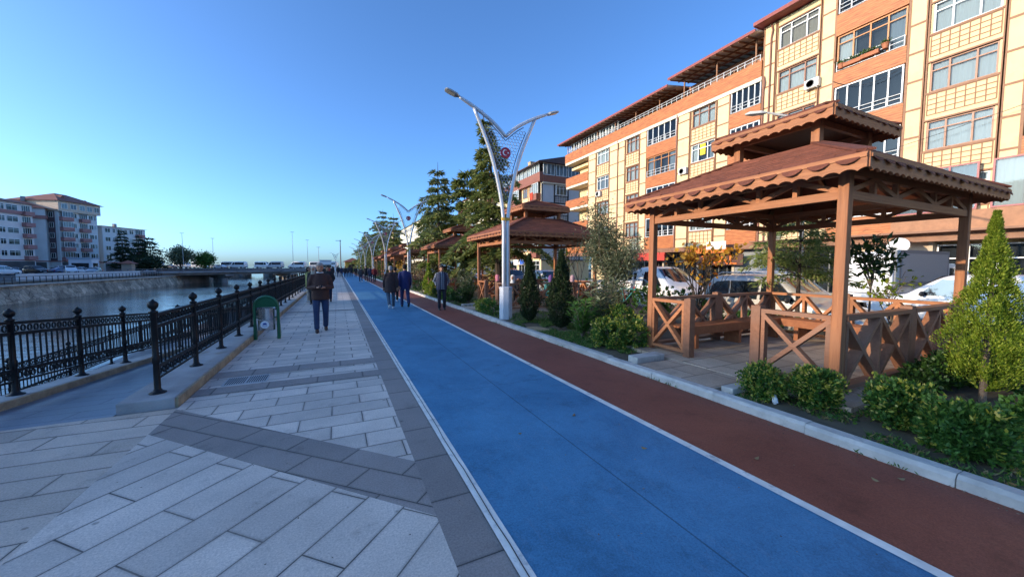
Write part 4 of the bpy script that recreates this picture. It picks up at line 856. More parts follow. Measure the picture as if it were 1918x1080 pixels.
for i, (y, lb) in enumerate([(13.13, 'second brown gazebo, behind the tall lamp post, with women seated inside'), (22.6, 'third gazebo, half hidden by a drooping conifer, beside the man in the plaid shirt'),
                             (32.0, 'fourth gazebo, behind the second lamp post'), (41.4, 'fifth gazebo, low among bare shrubs between the second and third lamp posts'), (50.8, 'sixth gazebo, only its roof showing beyond the third lamp post'), (60.2, 'farthest gazebo by the end of the lane')]):
    copy_thing(gz1, (7.24, y, .1), 0, lb)
# paved entrance from the kerb and its edging stones
for y in (3.73, 13.13, 22.6):
    en = MB(); en.box(4.335, 5.12, y - .62, y + .68, -.3, .104); struct(obj('gazebo_path', en, gpave))
eb = MB(); eb.cbox((4.72, 4.62, .12), (.62, .22, .12)); struct(obj('edging_stone', eb, kc, bevel=.015))
eb = MB(); eb.cbox((4.60, 2.98, .10), (.36, .16, .10)); struct(obj('edging_stone', eb, kc, bevel=.015))
eb = MB(); eb.cbox((4.75, 14.1, .11), (.6, .2, .11)); struct(obj('edging_stone', eb, kc, bevel=.015))
# ================================================================ black iron railings
iron = mat('black_iron', (.006, .0065, .008), .48, var=.3, vscale=9, spec=.3)
RC = {}
def railing_meshes(L_, slope):
    key = (round(L_, 2), round(slope, 3))
    if key in RC: return RC[key]
    m_ = MB(); dz = slope * L_; a, b = .035, L_ - .035
    Z = lambda y: slope * y
    def lon(z, w_, h): m_.bar((0, a, z + Z(a)), (0, b, z + Z(b)), w_, h)
    lon(1.06, .05, .045); lon(.90, .035, .05); lon(.36, .035, .05); lon(.20, .03, .03)
    n = max(5, round((b - a) / .118))
    for i in range(n):
        y = a + (b - a) * (i + .5) / n
        for zc, rz_ in ((.98, .052), (.28, .052)):
            k = 12; rg = []
            for j in range(k):
                t = 2 * PI * j / k; rg.append((y + .042 * math.cos(t), zc + Z(y) + rz_ * math.sin(t)))
            inn = [(y + .030 * math.cos(2 * PI * j / k), zc + Z(y) + (rz_ - .012) * math.sin(2 * PI * j / k)) for j in range(k)]
            vs = [(-.008, *q) for q in rg] + [(-.008, *q) for q in inn] + [(.008, *q) for q in rg] + [(.008, *q) for q in inn]
            fs = []
            for j in range(k):
                j2 = (j + 1) % k
                fs += [(j, j2, k + j2, k + j), (2 * k + j, 3 * k + j, 3 * k + j2, 2 * k + j2), (j, 2 * k + j, 2 * k + j2, j2), (k + j, k + j2, 3 * k + j2, 3 * k + j)]
            m_.add(vs, fs)
    for i in range(n + 1):
        y = a + (b - a) * i / n; m_.box(-.008, .008, y - .008, y + .008, .36 + Z(y), .90 + Z(y))
        if i % 2 == 0: m_.box(-.006, .006, y - .006, y + .006, .20 + Z(y), .34 + Z(y))
    RC[key] = fixn(m_.mesh('rail_panel', iron)); return RC[key]
pm_ = MB(); pm_.lathe([(.085, 0), (.085, .012), (.05, .03), (.034, .06), (.031, .4), (.039, .42), (.039, .5), (.031, .52), (.031, 1.08), (.045, 1.09), (.045, 1.115), (.024, 1.125), (.022, 1.145), (.038, 1.155), (.050, 1.175), (.054, 1.20), (.050, 1.225), (.036, 1.245), (.02, 1.255), (.012, 1.27), (.004, 1.275)], n=14)
post_me = fixn(pm_.mesh('post', iron, True))
def railing(name, label, x, ys, zf):
    r = thing(name, label, 'railing', (x, ys[0], 0))
    for y in ys: link('post', post_me, r, (0, y - ys[0], zf(y))).scale = (1, 1, .91)
    for y0, y1 in zip(ys, ys[1:]): link('rail_panel', railing_meshes(y1 - y0, (zf(y1) - zf(y0)) / (y1 - y0) / .91), r, (0, y0 - ys[0], zf(y0))).scale = (1, 1, .91)
    return r
railing('iron_railing', 'black iron railing on the raised stone plinth beside the pavement', -2.05, [5.92 + 1.38 * i for i in range(58)], lambda y: .115)
railing('iron_railing', 'black iron railing following the ramp down towards the water', -3.93, [3.0, 4.4, 5.8] + [7.2 + 1.4 * i for i in range(13)], lambda y: RZ(y) + .1)
railing('iron_railing', 'black iron railing along the low walkway at the water edge', -6.95, [4.2 + 2.1 * i for i in range(44)], lambda y: -1.6)
# ================================================================ lamp posts
galv = mat('lamp_metal', (.60, .61, .63), .32, metal=.35, var=.06, vscale=2); galv2 = mat('lamp_base_paint', (.52, .55, .60), .4, var=.08, vscale=3)
def make_lamp(label):
    t = thing('street_lamp', label, 'street lamp', (4.66, 10.3, .05), 0, 'double-armed lamp posts along the path')
    b = MB(); b.lathe([(.212, -.1), (.207, .92), (.213, .925), (.215, .985), (.18, 1.0), (.0, 1.0)], n=8); o = obj('base', b, galv2, t)
    for i, ch in enumerate('BELEDİYESİ'):
        tm = textmesh(ch, .085, mat('lamp_text', (.85, .86, .9), .5), .002); l = link('lettering', tm, o, (.04, -.201, .86 - i * .078)); l.rotation_euler = (R(90), 0, R(-.0))
    def cr(pts, n=5):
        out = []; P = [pts[0]] + pts + [pts[-1]]
        for i in range(1, len(P) - 2):
            for k in range(n):
                u = k / n; out.append(tuple(.5 * ((2 * P[i][c]) + (-P[i - 1][c] + P[i + 1][c]) * u + (2 * P[i - 1][c] - 5 * P[i][c] + 4 * P[i + 1][c] - P[i + 2][c]) * u * u + (-P[i - 1][c] + 3 * P[i][c] - 3 * P[i + 1][c] + P[i + 2][c]) * u ** 3) for c in range(2)))
        return out + [pts[-1]]
    outer = cr([(.068, .98), (.068, 2.0), (.078, 3.1), (.24, 4.1), (.53, 5.1), (.99, 6.15)]); inner = cr([(.0, 5.5), (.34, 5.80), (.68, 6.02), (1.02, 6.2), (1.42, 6.38)])
    for s in (-1, 1):
        p = MB(); p.tube([(s * x, 0, z) for x, z in outer], [.056] * (len(outer) - 6) + [.056, .055, .054, .052, .05, .048], 12); obj('pole', p, galv, t, smooth=True)
        a = MB(); a.tube([(s * x, 0, z) for x, z in inner], [.052] * (len(inner) - 4) + [.05, .046, .042, .038], 12); obj('arm', a, galv, t, smooth=True)
        h = MB(); d = Vector((s * .40, 0, .13)); q = Vector((s * 1.42, 0, 6.38)); u = d.normalized(); up = Vector((0, 1, 0)).cross(u) * (1 if s < 0 else -1); up = Vector((-u.z * s, 0, abs(u.x)))
        def ring(k, w_, th): c = q + d * k; return [tuple(c + Vector((0, yy, 0)) + up * zz) for yy, zz in ((-w_, -th * .4), (w_, -th * .4), (w_, th * .2), (w_ * .6, th), (-w_ * .6, th), (-w_, th * .2))]
        h.loft([ring(0, .03, .03), ring(.12, .05, .04), ring(.25, .11, .05), ring(.7, .125, .05), ring(.95, .11, .04), ring(1.05, .06, .02)]); hd = obj('lamp_head', h, mat('lamp_head_grey', (.33, .34, .34), .45), t)
        g = MB(); g.add([tuple(q + d * k + Vector((0, yy, 0)) - up * .026) for k, yy in ((.35, -.085), (.35, .085), (.92, .085), (.92, -.085))], [(0, 1, 2, 3)]); obj('lens', g, mat('lamp_lens', (.55, .52, .40), .25), hd)
    rim = MB()
    def ox(z):
        for (x0, z0), (x1, z1) in zip(outer, outer[1:]):
            if z0 <= z <= z1: return x0 + (x1 - x0) * (z - z0) / (z1 - z0)
        return .1
    def izx(x):
        for (x0, z0), (x1, z1) in zip(inner, inner[1:]):
            if x0 <= x <= x1: return z0 + (z1 - z0) * (x - x0) / (x1 - x0)
        return 9
    for s in (-1, 1):
        pts = [(s * (ox(z) - .11), 0, z) for z in np.arange(3.6, 5.85, .15)]; rim.tube(pts, .014, 5)
        pts = [(s * x, 0, izx(x) - .12) for x in np.arange(0, .66, .1)]; rim.tube(pts, .014, 5)
    obj('panel_frame', rim, mat('panel_dark', (.10, .11, .13), .4), t)
    hc = MB(); a = .06; done = set()
    def inside(x, z): return 3.75 < z < 5.8 and abs(x) < ox(z) - .11 and z < izx(abs(x)) - .12 and (x * x + (z - 5.02) ** 2) > .165 ** 2
    for i in range(-11, 12):
        for j in range(0, 30):
            cx = i * a * math.sqrt(3) + (j % 2) * a * math.sqrt(3) / 2; cz = 3.7 + j * a * 1.5
            c6 = [(cx + a * math.cos(R(60 * k + 30)), cz + a * math.sin(R(60 * k + 30))) for k in range(6)]
            for k in range(6):
                p, q = c6[k], c6[(k + 1) % 6]; ky = (round((p[0] + q[0]) / 2, 3), round((p[1] + q[1]) / 2, 3))
                if ky in done or not (inside(*p) and inside(*q)): continue
                done.add(ky); hc.bar((p[0], 0, p[1]), (q[0], 0, q[1]), .012, .012, up=(0, 1, 0))
    obj('honeycomb_panel', hc, mat('panel_grey', (.42, .44, .48), .4), t)
    e = MB(); e.lathe([(0, -.022), (.16, -.022), (.165, 0), (.16, .022), (0, .022)], n=32); o = obj('emblem', e, mat('emblem_red', (.42, .012, .035), .45), t, (0, 0, 5.02)); o.rotation_euler[0] = R(90)
    em = mat('emblem_white', (.8, .8, .8), .5)
    for sgn in (-1, 1):
        c = MB(); n = 26; oc = [( -.02 + .088 * math.cos(R(35 + 290 * k / n)), .088 * math.sin(R(35 + 290 * k / n))) for k in range(n + 1)]
        ic = [(.003 + .070 * math.cos(R(44 + 272 * k / n)), .070 * math.sin(R(44 + 272 * k / n))) for k in range(n + 1)]
        vs = [(x, y, .0235) for x, y in oc] + [(x, y, .0235) for x, y in ic]; c.add(vs, [(k, k + 1, n + 2 + k, n + 1 + k) for k in range(n)])
        st_ = [(.075 + (.04 if k % 2 == 0 else .016) * math.cos(R(180 + 36 * k)), (.04 if k % 2 == 0 else .016) * math.sin(R(180 + 36 * k)), .0235) for k in range(10)]
        c.add([(.075, 0, .0235)] + st_, [(0, 1 + k, 1 + (k + 1) % 10) for k in range(10)])
        l = link('crescent_star', c.mesh('crescent_star', em), o); l.rotation_euler[1] = 0 if sgn > 0 else PI; 
    y = MB(); y.lathe([(.0, 3.0), (.145, 3.0), (.145, 3.09), (.0, 3.09)], n=16); o = obj('band', y, mat('band_yellow', (.62, .36, .05), .5), t); o.scale = (1, .5, 1)
    return t
lp1 = make_lamp('nearest tall double-armed lamp post with red crescent emblem on a white base')
for y, lb in ((27.1, 'second double-armed lamp post, behind the man in the blue suit'), (41.1, 'third double-armed lamp post, above the man in the dark coat'), (57.2, 'fourth double-armed lamp post along the lane'),
              (72.7, 'fifth double-armed lamp post along the lane'), (87.3, 'sixth double-armed lamp post beside dense conifers'), (104, 'seventh and last lamp post of the row by the lane'), (150, 'small far double-armed lamp post beyond the lane end, alone against the sky')):
    copy_thing(lp1, (4.66 if y < 140 else -.6, y, .05), 0, lb)
# old lamp on the far kerb of the road behind the gazebo, plain poles
def road_lamp(p, h, arm, rz, lab):
    t = thing('road_lamp', lab, 'street lamp', p, rz, 'plain road lamps'); q = MB(); q.tube([(0, 0, 0), (0, 0, h - .6), (.15, 0, h - .25), (.6, 0, h), (arm, 0, h + .25)], [.08, .06, .05, .04, .035], 10); obj('pole', q, mat('grey_pole', (.33, .32, .31), .5), t, smooth=True)
    hb = MB(); hb.loft([[(arm + k, yy * w_, h + .25 + k * .15 + zz * w_) for yy, zz in ((-1, -.2), (1, -.2), (.8, .5), (-.8, .5))] for k, w_ in ((-.02, .04), (.15, .13), (.5, .15), (.68, .05))]); obj('lamp_head', hb, mat('lamp_head_pale', (.5, .49, .44), .45), t); return t
road_lamp((14.6, 7.35, -.4), 7.35, 1.15, R(112), 'single-armed road lamp rising behind the upper roof of the nearest gazebo')
road_lamp((24.9, 37.5, -.3), 7.6, 1.8, R(180), 'single-armed road lamp in front of the cream house beyond the second gazebo')
up_ = thing('utility_pole', 'tall thin utility pole with a short cross arm by the far end of the path', 'pole', (.9, 118, 0)); q = MB(); q.tube([(0, 0, 0), (0, 0, 9.2)], [.17, .11], 8); obj('pole', q, mat('pole_grey', (.2, .19, .18), .8), up_); q = MB(); q.box(-1.2, .3, -.06, .06, 8.9, 9.02); obj('cross_arm', q, mat('pole_grey', (0, 0, 0)), up_)
for i, (x, y, h, lb) in enumerate([(-44, 150, 12, 'thin bridge mast above the leftmost queue of vans'), (-40, 165, 11.5, 'thin bridge mast to the right of the one above the left vans'), (-14, 150, 13.5, 'taller thin mast above the middle of the bridge'), (-9.6, 152, 11, 'thin mast beside the taller one over the bridge'), (-5.2, 130, 7.5, 'short mast near the white cabin at the bridge end')]):
    t = thing('light_mast', lb, 'mast', (x, y, 0)); q = MB(); q.tube([(0, 0, 0), (0, 0, h)], [.09, .05], 6); obj('pole', q, mat('pole_pale', (.5, .5, .5), .5), t); q = MB(); q.box(-.5, .5, -.08, .08, h - .06, h + .05); obj('lamp_bar', q, mat('pole_pale', (0, 0, 0)), t)
# ================================================================ litter bin
t = thing('litter_bin', 'steel litter bin hung in a green arched frame by the railing', 'litter bin', (-1.50, 10.0, 0), R(-8)); grn = mat('green_paint', (.010, .10, .040), .35, var=.15, vscale=6)
f = MB(); arc = [(-.235, 0, .0), (-.235, 0, .75)] + [(-.235 * math.cos(PI * k / 10), 0, .75 + .235 * math.sin(PI * k / 10)) for k in range(1, 10)] + [(.235, 0, .75), (.235, 0, 0)]; f.tube(arc, .032, 8)
for s in (-1, 1): f.prism([(-.03, 0), (.03, 0), (.07, .06), (.05, .33), (-.02, .36)], 'x', s * .235 - .028, s * .235 + .028)
obj('frame', f, grn, t); q = MB(); q.prism([(-.21, .74)] + [(-.215 * math.cos(PI * k / 10), .75 + .215 * math.sin(PI * k / 10)) for k in range(11)] + [(.21, .74)], 'y', -.008, .008); obj('arch_plate', q, grn, t)
q = MB(); q.lathe([(.0, .22), (.165, .22), (.17, .23), (.17, .46), (.174, .465), (.17, .47), (.17, .70), (.178, .705), (.178, .72), (.16, .72), (.155, .3)], n=28); bn = obj('bin', q, mat('brushed_steel', (.55, .55, .57), .22, metal=1., var=.08, vscale=12), t, smooth=False, auto=True)
q = MB(); q.lathe([(0, 0), (.085, 0), (.085, .004), (0, .004)], n=26); o = obj('badge', q, mat('badge_white', (.75, .76, .8), .5), bn, (0.01, -.172, .36)); o.rotation_euler[0] = R(90)
q = MB(); q.prism([(-.045, -.005), (.045, -.005), (.035, .03), (.01, .045), (-.03, .035)], 'z', .004, .006); q.prism([(-.05, -.03), (0, -.045), (.05, -.03), (.05, -.02), (0, -.035), (-.05, -.02)], 'z', .004, .006); l = obj('badge_mark', q, mat('badge_blue', (.03, .07, .3), .5), bn, (.01, -.172, .36)); l.rotation_euler[0] = R(90)
q = MB(); q.tube([(-.2, 0, .5), (.2, 0, .5)], .014, 6); obj('hinge_bar', q, grn, t)
# drain grate in the pavement
dg_ = MB(); dg_.box(-1.52, -.98, 6.30, 6.72, -.03, .0055); 
o = struct(obj('drain_cover', dg_, mat('drain_pale', (.42, .42, .42), .7, var=.15))); sl_ = MB()
for k in range(9):
    for h in (0, 1): x = -1.49 + h * .26 + k * .027; sl_.add([(x, 6.34, .0075), (x + .012, 6.34, .0075), (x + .012, 6.68, .0075), (x, 6.68, .0075)], [(0, 1, 2, 3)])
obj('slot', sl_, mat('drain_slot', (.03, .03, .03), .9), o)
# ================================================================ wires over the road
wm = mat('wire_black', (.02, .02, .02), .6)
def wire(p, q, sag, lab):
    p, q = Vector(p), Vector(q); pts = [p.lerp(q, k / 16) - Vector((0, 0, sag * 4 * (k / 16) * (1 - k / 16))) for k in range(17)]; m_ = MB(); m_.tube(pts, .012, 5, cap=False); return tag(obj('overhead_wire', m_, wm), lab, 'wire', 'wires along the facade')
wire((27.6, 2.0, 9.6), (27.7, 33.0, 8.2), 1.6, 'long thin wire sagging across the cream facade'); wire((27.8, 9.7, 12.3), (27.8, 12.7, 13.0), .5, 'pale cable looped under an orange balcony band')
# ================================================================ vehicles
def paint(name, c, met=0.): return mat(name, c, .32, metal=met, var=.05, vscale=1.3, coat=.6)
tyre = mat('tyre', (.018, .018, .02), .85, bump=.3); rimm = mat('rim', (.42, .42, .44), .3, metal=.8); archm = mat('arch_black', (.012, .012, .013), .8)
vglass = mat('vehicle_glass', (.012, .017, .022), .04, spec=1., coat=.4); lampw = mat('headlight', (.55, .57, .6), .12, coat=1.); lampr = mat('tail_light', (.35, .012, .012), .2, coat=1.); trimb = mat('trim_black', (.02, .02, .022), .6)
VM = {}
def loftbody(sts, sub=2):
    mb = MB(); rings = []
    for (y, zb, zs, zt, wb, wt) in sts:
        h = [(wb * .86, zb), (wb * .99, zb + .1), (wb * 1.01, (zb + zs) * .52), (wb * .985, zs - .02), ((wb * .985 + wt) / 2, (zs + zt) / 2 - .02), (wt, zt - .07), (wt - .11, zt)]
        rings.append([(0, y, zb)] + [(x, y, z) for x, z in h] + [(0, y, zt + .012)] + [(-x, y, z) for x, z in reversed(h)])
    mb.loft(rings); return mb
def subbed(mb, name, m, lev=2):
    me = fixn(mb.mesh('t', m, True)); o = link('t', me); q = o.modifiers.new('s', 'SUBSURF'); q.levels = lev; q.render_levels = lev
    dg = bpy.context.evaluated_depsgraph_get(); out = bpy.data.meshes.new_from_object(o.evaluated_get(dg)); bpy.data.objects.remove(o); out.name = name
    out.polygons.foreach_set('use_smooth', [True] * len(out.polygons)); return out
def wheel(t, x, y, r, s):
    w_ = MB(); w_.lathe([(r * .62, -.1), (r * .95, -.1), (r, -.06), (r, .06), (r * .95, .1), (r * .62, .1)], n=24); o = obj('wheel', w_, tyre, t, (x, y, r), auto=True); o.rotation_euler[1] = R(90)
    q = MB(); q.lathe([(0, .05), (r * .2, .075), (r * .25, .05), (r * .55, .045), (r * .62, .09), (r * .64, .09), (r * .64, .02), (0, .02)], n=20)
    l = obj('rim', q, rimm, o, auto=True); l.rotation_euler[0] = 0 if s > 0 else PI
    for k in range(5): pass
    a = MB(); n = 14; vs = [(r * 1.18 * math.cos(PI * k / (n - 1)), r * 1.18 * math.sin(PI * k / (n - 1))) for k in range(n)]; a.prism([(p[0] + y, p[1] + r) for p in vs] + [(y - r * 1.18, r * .45), (y + r * 1.18, r * .45)][::1], 'x', x - s * .10, x + s * .085); obj('wheel_arch', a, archm, t)
def vehicle(name, label, cat, loc, rz, pm, sts, side, ws, rear, wh, r=.31, W=.87, lights=True, group=None, extra=None, sub=2, zs=None, zt=None, wt=None):
    t = thing(name, label, cat, loc, rz, group)
    o = link('body', subbed(loftbody(sts), 'body', pm, sub), t)
    zs, zt, wt = zs or max(s[2] for s in sts), zt or max(s[3] for s in sts), wt or max(s[5] for s in sts)
    def X(z): k = max(0, min(1, (z - zs) / (zt - .07 - zs))); return W * .985 + (wt - W * .985) * k
    for sg in (-1, 1):
        for poly in side:
            m_ = MB(); n = len(poly); a = [(sg * (X(z) + .012), y, z) for y, z in poly]; b = [(sg * (X(z) - .03), y, z) for y, z in poly]
            m_.add(a + b, [tuple(range(n)), tuple(range(2 * n - 1, n - 1, -1))] + [(i, (i + 1) % n, n + (i + 1) % n, n + i) for i in range(n)]); obj('side_window', m_, vglass, t)
        if lights:
            m_ = MB(); m_.ball((sg * W * .70, sts[0][0] + .10, sts[0][2] - .02), (.16, .10, .09), 12, 6); obj('headlight', m_, lampw, t, smooth=True)
            m_ = MB(); m_.box(sg * W * .93 - .06, sg * W * .93 + .03, sts[-1][0] - .10, sts[-1][0] + .0, sts[-1][2] - .25, sts[-1][2] + .1); obj('tail_light', m_, lampr, t, bevel=.02)
        mr = MB(); ym = ws[0][0] + .42; mr.ball((sg * (W + .13), ym, zs + .10), (.10, .06, .09), 10, 6); mr.bar((sg * (W - .03), ym, zs + .03), (sg * (W + .1), ym, zs + .06), .04, .04); obj('mirror', mr, trimb if name != 'flatbed_truck' else trimb, t, smooth=True)
        for y in wh: wheel(t, sg * (W - .10), y, r, sg)
    for nm, q in (('windscreen', ws), ('rear_window', rear)):
        if not q: continue
        (y0, z0, w0), (y1, z1, w1) = q; m_ = MB(); d = Vector((0, y1 - y0, z1 - z0)).normalized(); nn = Vector((0, -d.z, d.y)) * (1 if nm == 'windscreen' else -1); 
        if nm == 'rear_window' : nn = Vector((0, abs(d.z), -d.y if d.y > 0 else d.y))
        rows = []
        for k in range(3):
            u = k / 2; yy, zz, ww = y0 + (y1 - y0) * u, z0 + (z1 - z0) * u, w0 + (w1 - w0) * u
            bul = .0
            rows.append([(ww * c, yy + nn.y * .03 + (abs(c) ** 3) * (.05 if nm == 'windscreen' else -.04), zz + nn.z * .03) for c in (-1, -.6, -.2, .2, .6, 1)])
        vs = [p for r_ in rows for p in r_]; m_.add(vs, [(i * 6 + j, i * 6 + j + 1, (i + 1) * 6 + j + 1, (i + 1) * 6 + j) for i in range(2) for j in range(5)]); obj(nm, m_, vglass, t, smooth=True)
    bm = MB(); y0 = sts[0][0]; bm.box(-W * .8, W * .8, y0 - .03, y0 + .14, sts[0][1] - .06, sts[0][1] + .16); bm.box(-W * .8, W * .8, sts[-1][0] - .14, sts[-1][0] + .04, sts[-1][1] - .05, sts[-1][1] + .16); obj('bumper', bm, trimb, t, bevel=.03)
    pl_ = MB(); pl_.box(-.26, .26, y0 - .045, y0 - .032, sts[0][1] + .02, sts[0][1] + .13); obj('number_plate', pl_, mat('plate_white', (.7, .7, .7), .4), t)
    if extra: extra(t)
    return t
VAN = [(0, .34, .66, .72, .66, .55), (.10, .24, .80, .88, .80, .66), (.5, .2, .93, 1.0, .87, .72), (1.0, .2, 1.0, 1.10, .875, .76), (1.12, .2, 1.02, 1.14, .875, .77), (1.85, .2, 1.03, 1.74, .875, .70), (2.2, .2, 1.04, 1.82, .875, .70), (3.75, .2, 1.04, 1.82, .875, .70), (4.12, .22, 1.03, 1.74, .865, .68), (4.25, .32, .98, 1.45, .84, .66), (4.29, .40, .92, 1.2, .80, .62)]
VSIDE = [[(1.42, 1.10), (2.38, 1.09), (2.36, 1.62), (1.95, 1.64)], [(2.47, 1.09), (3.30, 1.09), (3.30, 1.62), (2.46, 1.63)], [(3.38, 1.09), (3.98, 1.14), (3.96, 1.42), (3.78, 1.58), (3.38, 1.62)]]
silver = paint('silver_paint', (.50, .47, .43), .35); white = paint('white_paint', (.74, .74, .74)); red_p = paint('red_paint', (.4, .03, .03)); blk = paint('black_paint', (.02, .02, .025)); grey_p = paint('grey_paint', (.16, .165, .18), .3); blue_p = paint('blue_paint', (.05, .09, .2))
def rails(t):
    for s in (-1, 1):
        q = MB(); q.tube([(s * .60, 2.0, 1.82), (s * .62, 2.15, 1.87), (s * .62, 3.75, 1.87), (s * .60, 3.9, 1.80)], .022, 6); obj('roof_rail', q, mat('rail_silver', (.6, .6, .6), .3, metal=.6), t)
vehicle('compact_van', 'silver passenger van with roof rails parked behind the nearest gazebo', 'van', (12.1, 4.3, -.4), 0, silver, VAN, VSIDE, ((1.14, 1.12, .70), (1.84, 1.72, .60)), ((4.16, 1.15, .62), (4.06, 1.62, .56)), (.85, 3.45), extra=rails)
vehicle('compact_van', 'white compact van pointing the other way, in front of the screen truck', 'van', (18.77, 6.85, -.4), PI, white, VAN, VSIDE[:1], ((1.14, 1.12, .70), (1.84, 1.72, .60)), ((4.16, 1.15, .62), (4.06, 1.62, .56)), (.85, 3.45))
for i, (x, y, rz, p, lb) in enumerate([(12.2, 18.2, 0, white, 'white van parked beyond the flatbed truck, behind the second gazebo'), (12.2, 23.5, 0, grey_p, 'grey van parked beside the third gazebo'), (12.2, 33, 0, white, 'white van parked beside the fourth gazebo'),
                                       (20.6, 14.5, PI, white, 'white van across the road before the brown shop fronts'), (20.4, 24, PI, silver, 'silver van on the far side of the road before the yellow shop'), (17.5, 41, PI, red_p, 'red van driving on the road far beyond the gazebos')]):
    vehicle('compact_van', lb, 'van', (x, y, -.4), rz, p, VAN, VSIDE, ((1.14, 1.12, .70), (1.84, 1.72, .60)), ((4.16, 1.15, .62), (4.06, 1.62, .56)), (.85, 3.45), group='vans on the road')
CAB = [(0, .38, .78, .85, .80, .70), (.10, .30, .95, 1.03, .92, .80), (.45, .28, 1.10, 1.18, .97, .84), (.85, .28, 1.18, 1.30, .98, .86), (.95, .28, 1.2, 1.36, .98, .86), (1.65, .3, 1.22, 1.98, .98, .78), (1.95, .3, 1.22, 2.06, .98, .78), (2.55, .3, 1.22, 2.05, .98, .78), (2.68, .32, 1.20, 2.0, .97, .77), (2.70, .4, 1.1, 1.9, .95, .75)]
def bedx(t):
    b = MB(); b.box(-1.0, 1.0, 2.78, 6.9, .80, .92); obj('bed_floor', b, mat('bed_grey', (.3, .3, .32), .6), t)
    for s in (-1, 1):
        q = MB()
        for k in range(3): q.box(s * 1.0 - .02, s * 1.0 + .02, 2.8, 6.88, .93 + k * .135, .93 + k * .135 + .125)
        for y in (2.82, 4.15, 5.5, 6.85): q.box(s * 1.02 - .03, s * 1.02 + .03, y - .03, y + .03, .85, 1.36)
        obj('side_board', q, mat('board_white', (.66, .67, .68), .45), t)
    q = MB(); q.box(-.98, .98, 6.86, 6.9, .93, 1.33); obj('tail_board', q, mat('board_white', (0, 0, 0)), t)
    q = MB(); q.box(-.98, .98, 2.78, 2.82, .93, 1.5)
    for x in (-.9, 0, .9): q.box(x - .03, x + .03, 2.79, 2.85, 1.5, 1.95)
    q.box(-.93, .93, 2.79, 2.85, 1.92, 1.98); obj('headboard', q, mat('board_white', (0, 0, 0)), t)
    q = MB(); q.box(-.45, .45, 2.6, 6.8, .45, .8); obj('chassis', q, trimb, t)
vehicle('flatbed_truck', 'white flatbed truck with dropside bed parked behind the orange leaved tree', 'truck', (12.35, 9.25, -.4), 0, white, CAB, [[(1.25, 1.30), (2.25, 1.28), (2.22, 1.84), (1.72, 1.86)]], ((.98, 1.36, .78), (1.64, 1.95, .66)), None, (.75, 5.4), r=.34, W=.98, extra=bedx, zs=1.22, zt=2.06, wt=.78)
# screen truck: box body with a big outdoor screen on its side
t = thing('screen_truck', 'white box truck with a large blank grey display screen on its side', 'truck', (20.0, 6.7, -.4), 0)
b = MB(); b.prism([(0, .95), (0, 2.5), (.25, 2.68), (5.3, 2.68), (5.3, .95)], 'y', .10, 1.75); obj('box_body', b, white, t, bevel=.06)
b = MB(); b.box(-.02, 5.32, .06, 1.79, .55, .93); obj('skirt', b, mat('skirt_white', (.68, .69, .7), .5), t, bevel=.02)
b = MB(); b.box(.12, 5.0, -.06, .095, 1.25, 2.72); obj('screen_frame', b, mat('screen_frame', (.16, .17, .19), .5), t)
b = MB(); b.box(.30, 4.8, -.075, -.062, 1.42, 2.58); obj('screen', b, mat('screen_grey', (.30, .31, .32), .6, var=.06, vscale=30, bump=.3, bscale=160), t)
b = MB(); n = 8
for k in range(n): b.add([(.5 + k * .18, .052, .62), (.6 + k * .18, .052, .62), (.68 + k * .18, .052, .86), (.58 + k * .18, .052, .86)], [(0, 1, 2, 3)])
o = obj('chevrons', b, mat('chevron_red', (.6, .06, .02), .5), t)
b = MB(); b.box(5.4, 7.0, .1, 1.75, .5, 2.2); obj('cab', b, white, t, bevel=.2); q = MB(); q.box(5.7, 6.7, .08, 1.77, 1.4, 2.0); obj('cab_window', q, vglass, t, bevel=.03)
for x in (.9, 1.7, 6.1):
    for y in (.25, 1.6):
        w_ = MB(); w_.lathe([(0, -.1), (.36, -.1), (.4, -.05), (.4, .05), (.36, .1), (0, .1)], n=20); o = obj('wheel', w_, tyre, t, (x, y, .4)); o.rotation_euler[0] = R(90); q = MB(); q.lathe([(0, -.115), (.2, -.115), (.22, -.1), (.22, .1), (0, .115)], n=16); obj('rim', q, rimm, o)
# far bank and bridge traffic: simple but whole vehicles
MBUS = [(0, .4, .9, 1.0, .85, .7), (.12, .3, 1.1, 1.25, .96, .8), (.7, .28, 1.25, 1.45, .99, .85), (.85, .28, 1.3, 1.55, .99, .85), (1.6, .3, 1.35, 2.5, .99, .8), (2.0, .3, 1.35, 2.65, .99, .82), (5.6, .3, 1.35, 2.65, .99, .82), (5.92, .35, 1.3, 2.5, .97, .8), (6.0, .5, 1.2, 2.2, .93, .76)]
BSIDE = [[(1.3, 1.45), (2.2, 1.45), (2.2, 2.25), (1.75, 2.25)], [(2.35, 1.45), (5.7, 1.45), (5.7, 2.25), (2.35, 2.25)]]
CAR = [(0, .35, .6, .66, .65, .55), (.1, .25, .7, .78, .8, .68), (.9, .2, .85, .93, .86, .74), (1.25, .2, .88, .98, .87, .74), (2.0, .2, .92, 1.42, .87, .60), (2.5, .2, .93, 1.47, .87, .60), (3.2, .2, .93, 1.42, .87, .60), (3.75, .22, .93, 1.05, .86, .70), (4.2, .25, .9, .98, .84, .70), (4.32, .35, .8, .88, .75, .6)]
CSIDE = [[(1.6, .98), (2.5, .98), (2.48, 1.36), (2.05, 1.36)], [(2.58, .98), (3.45, 1.0), (3.2, 1.33), (2.57, 1.36)]]
proto = {}
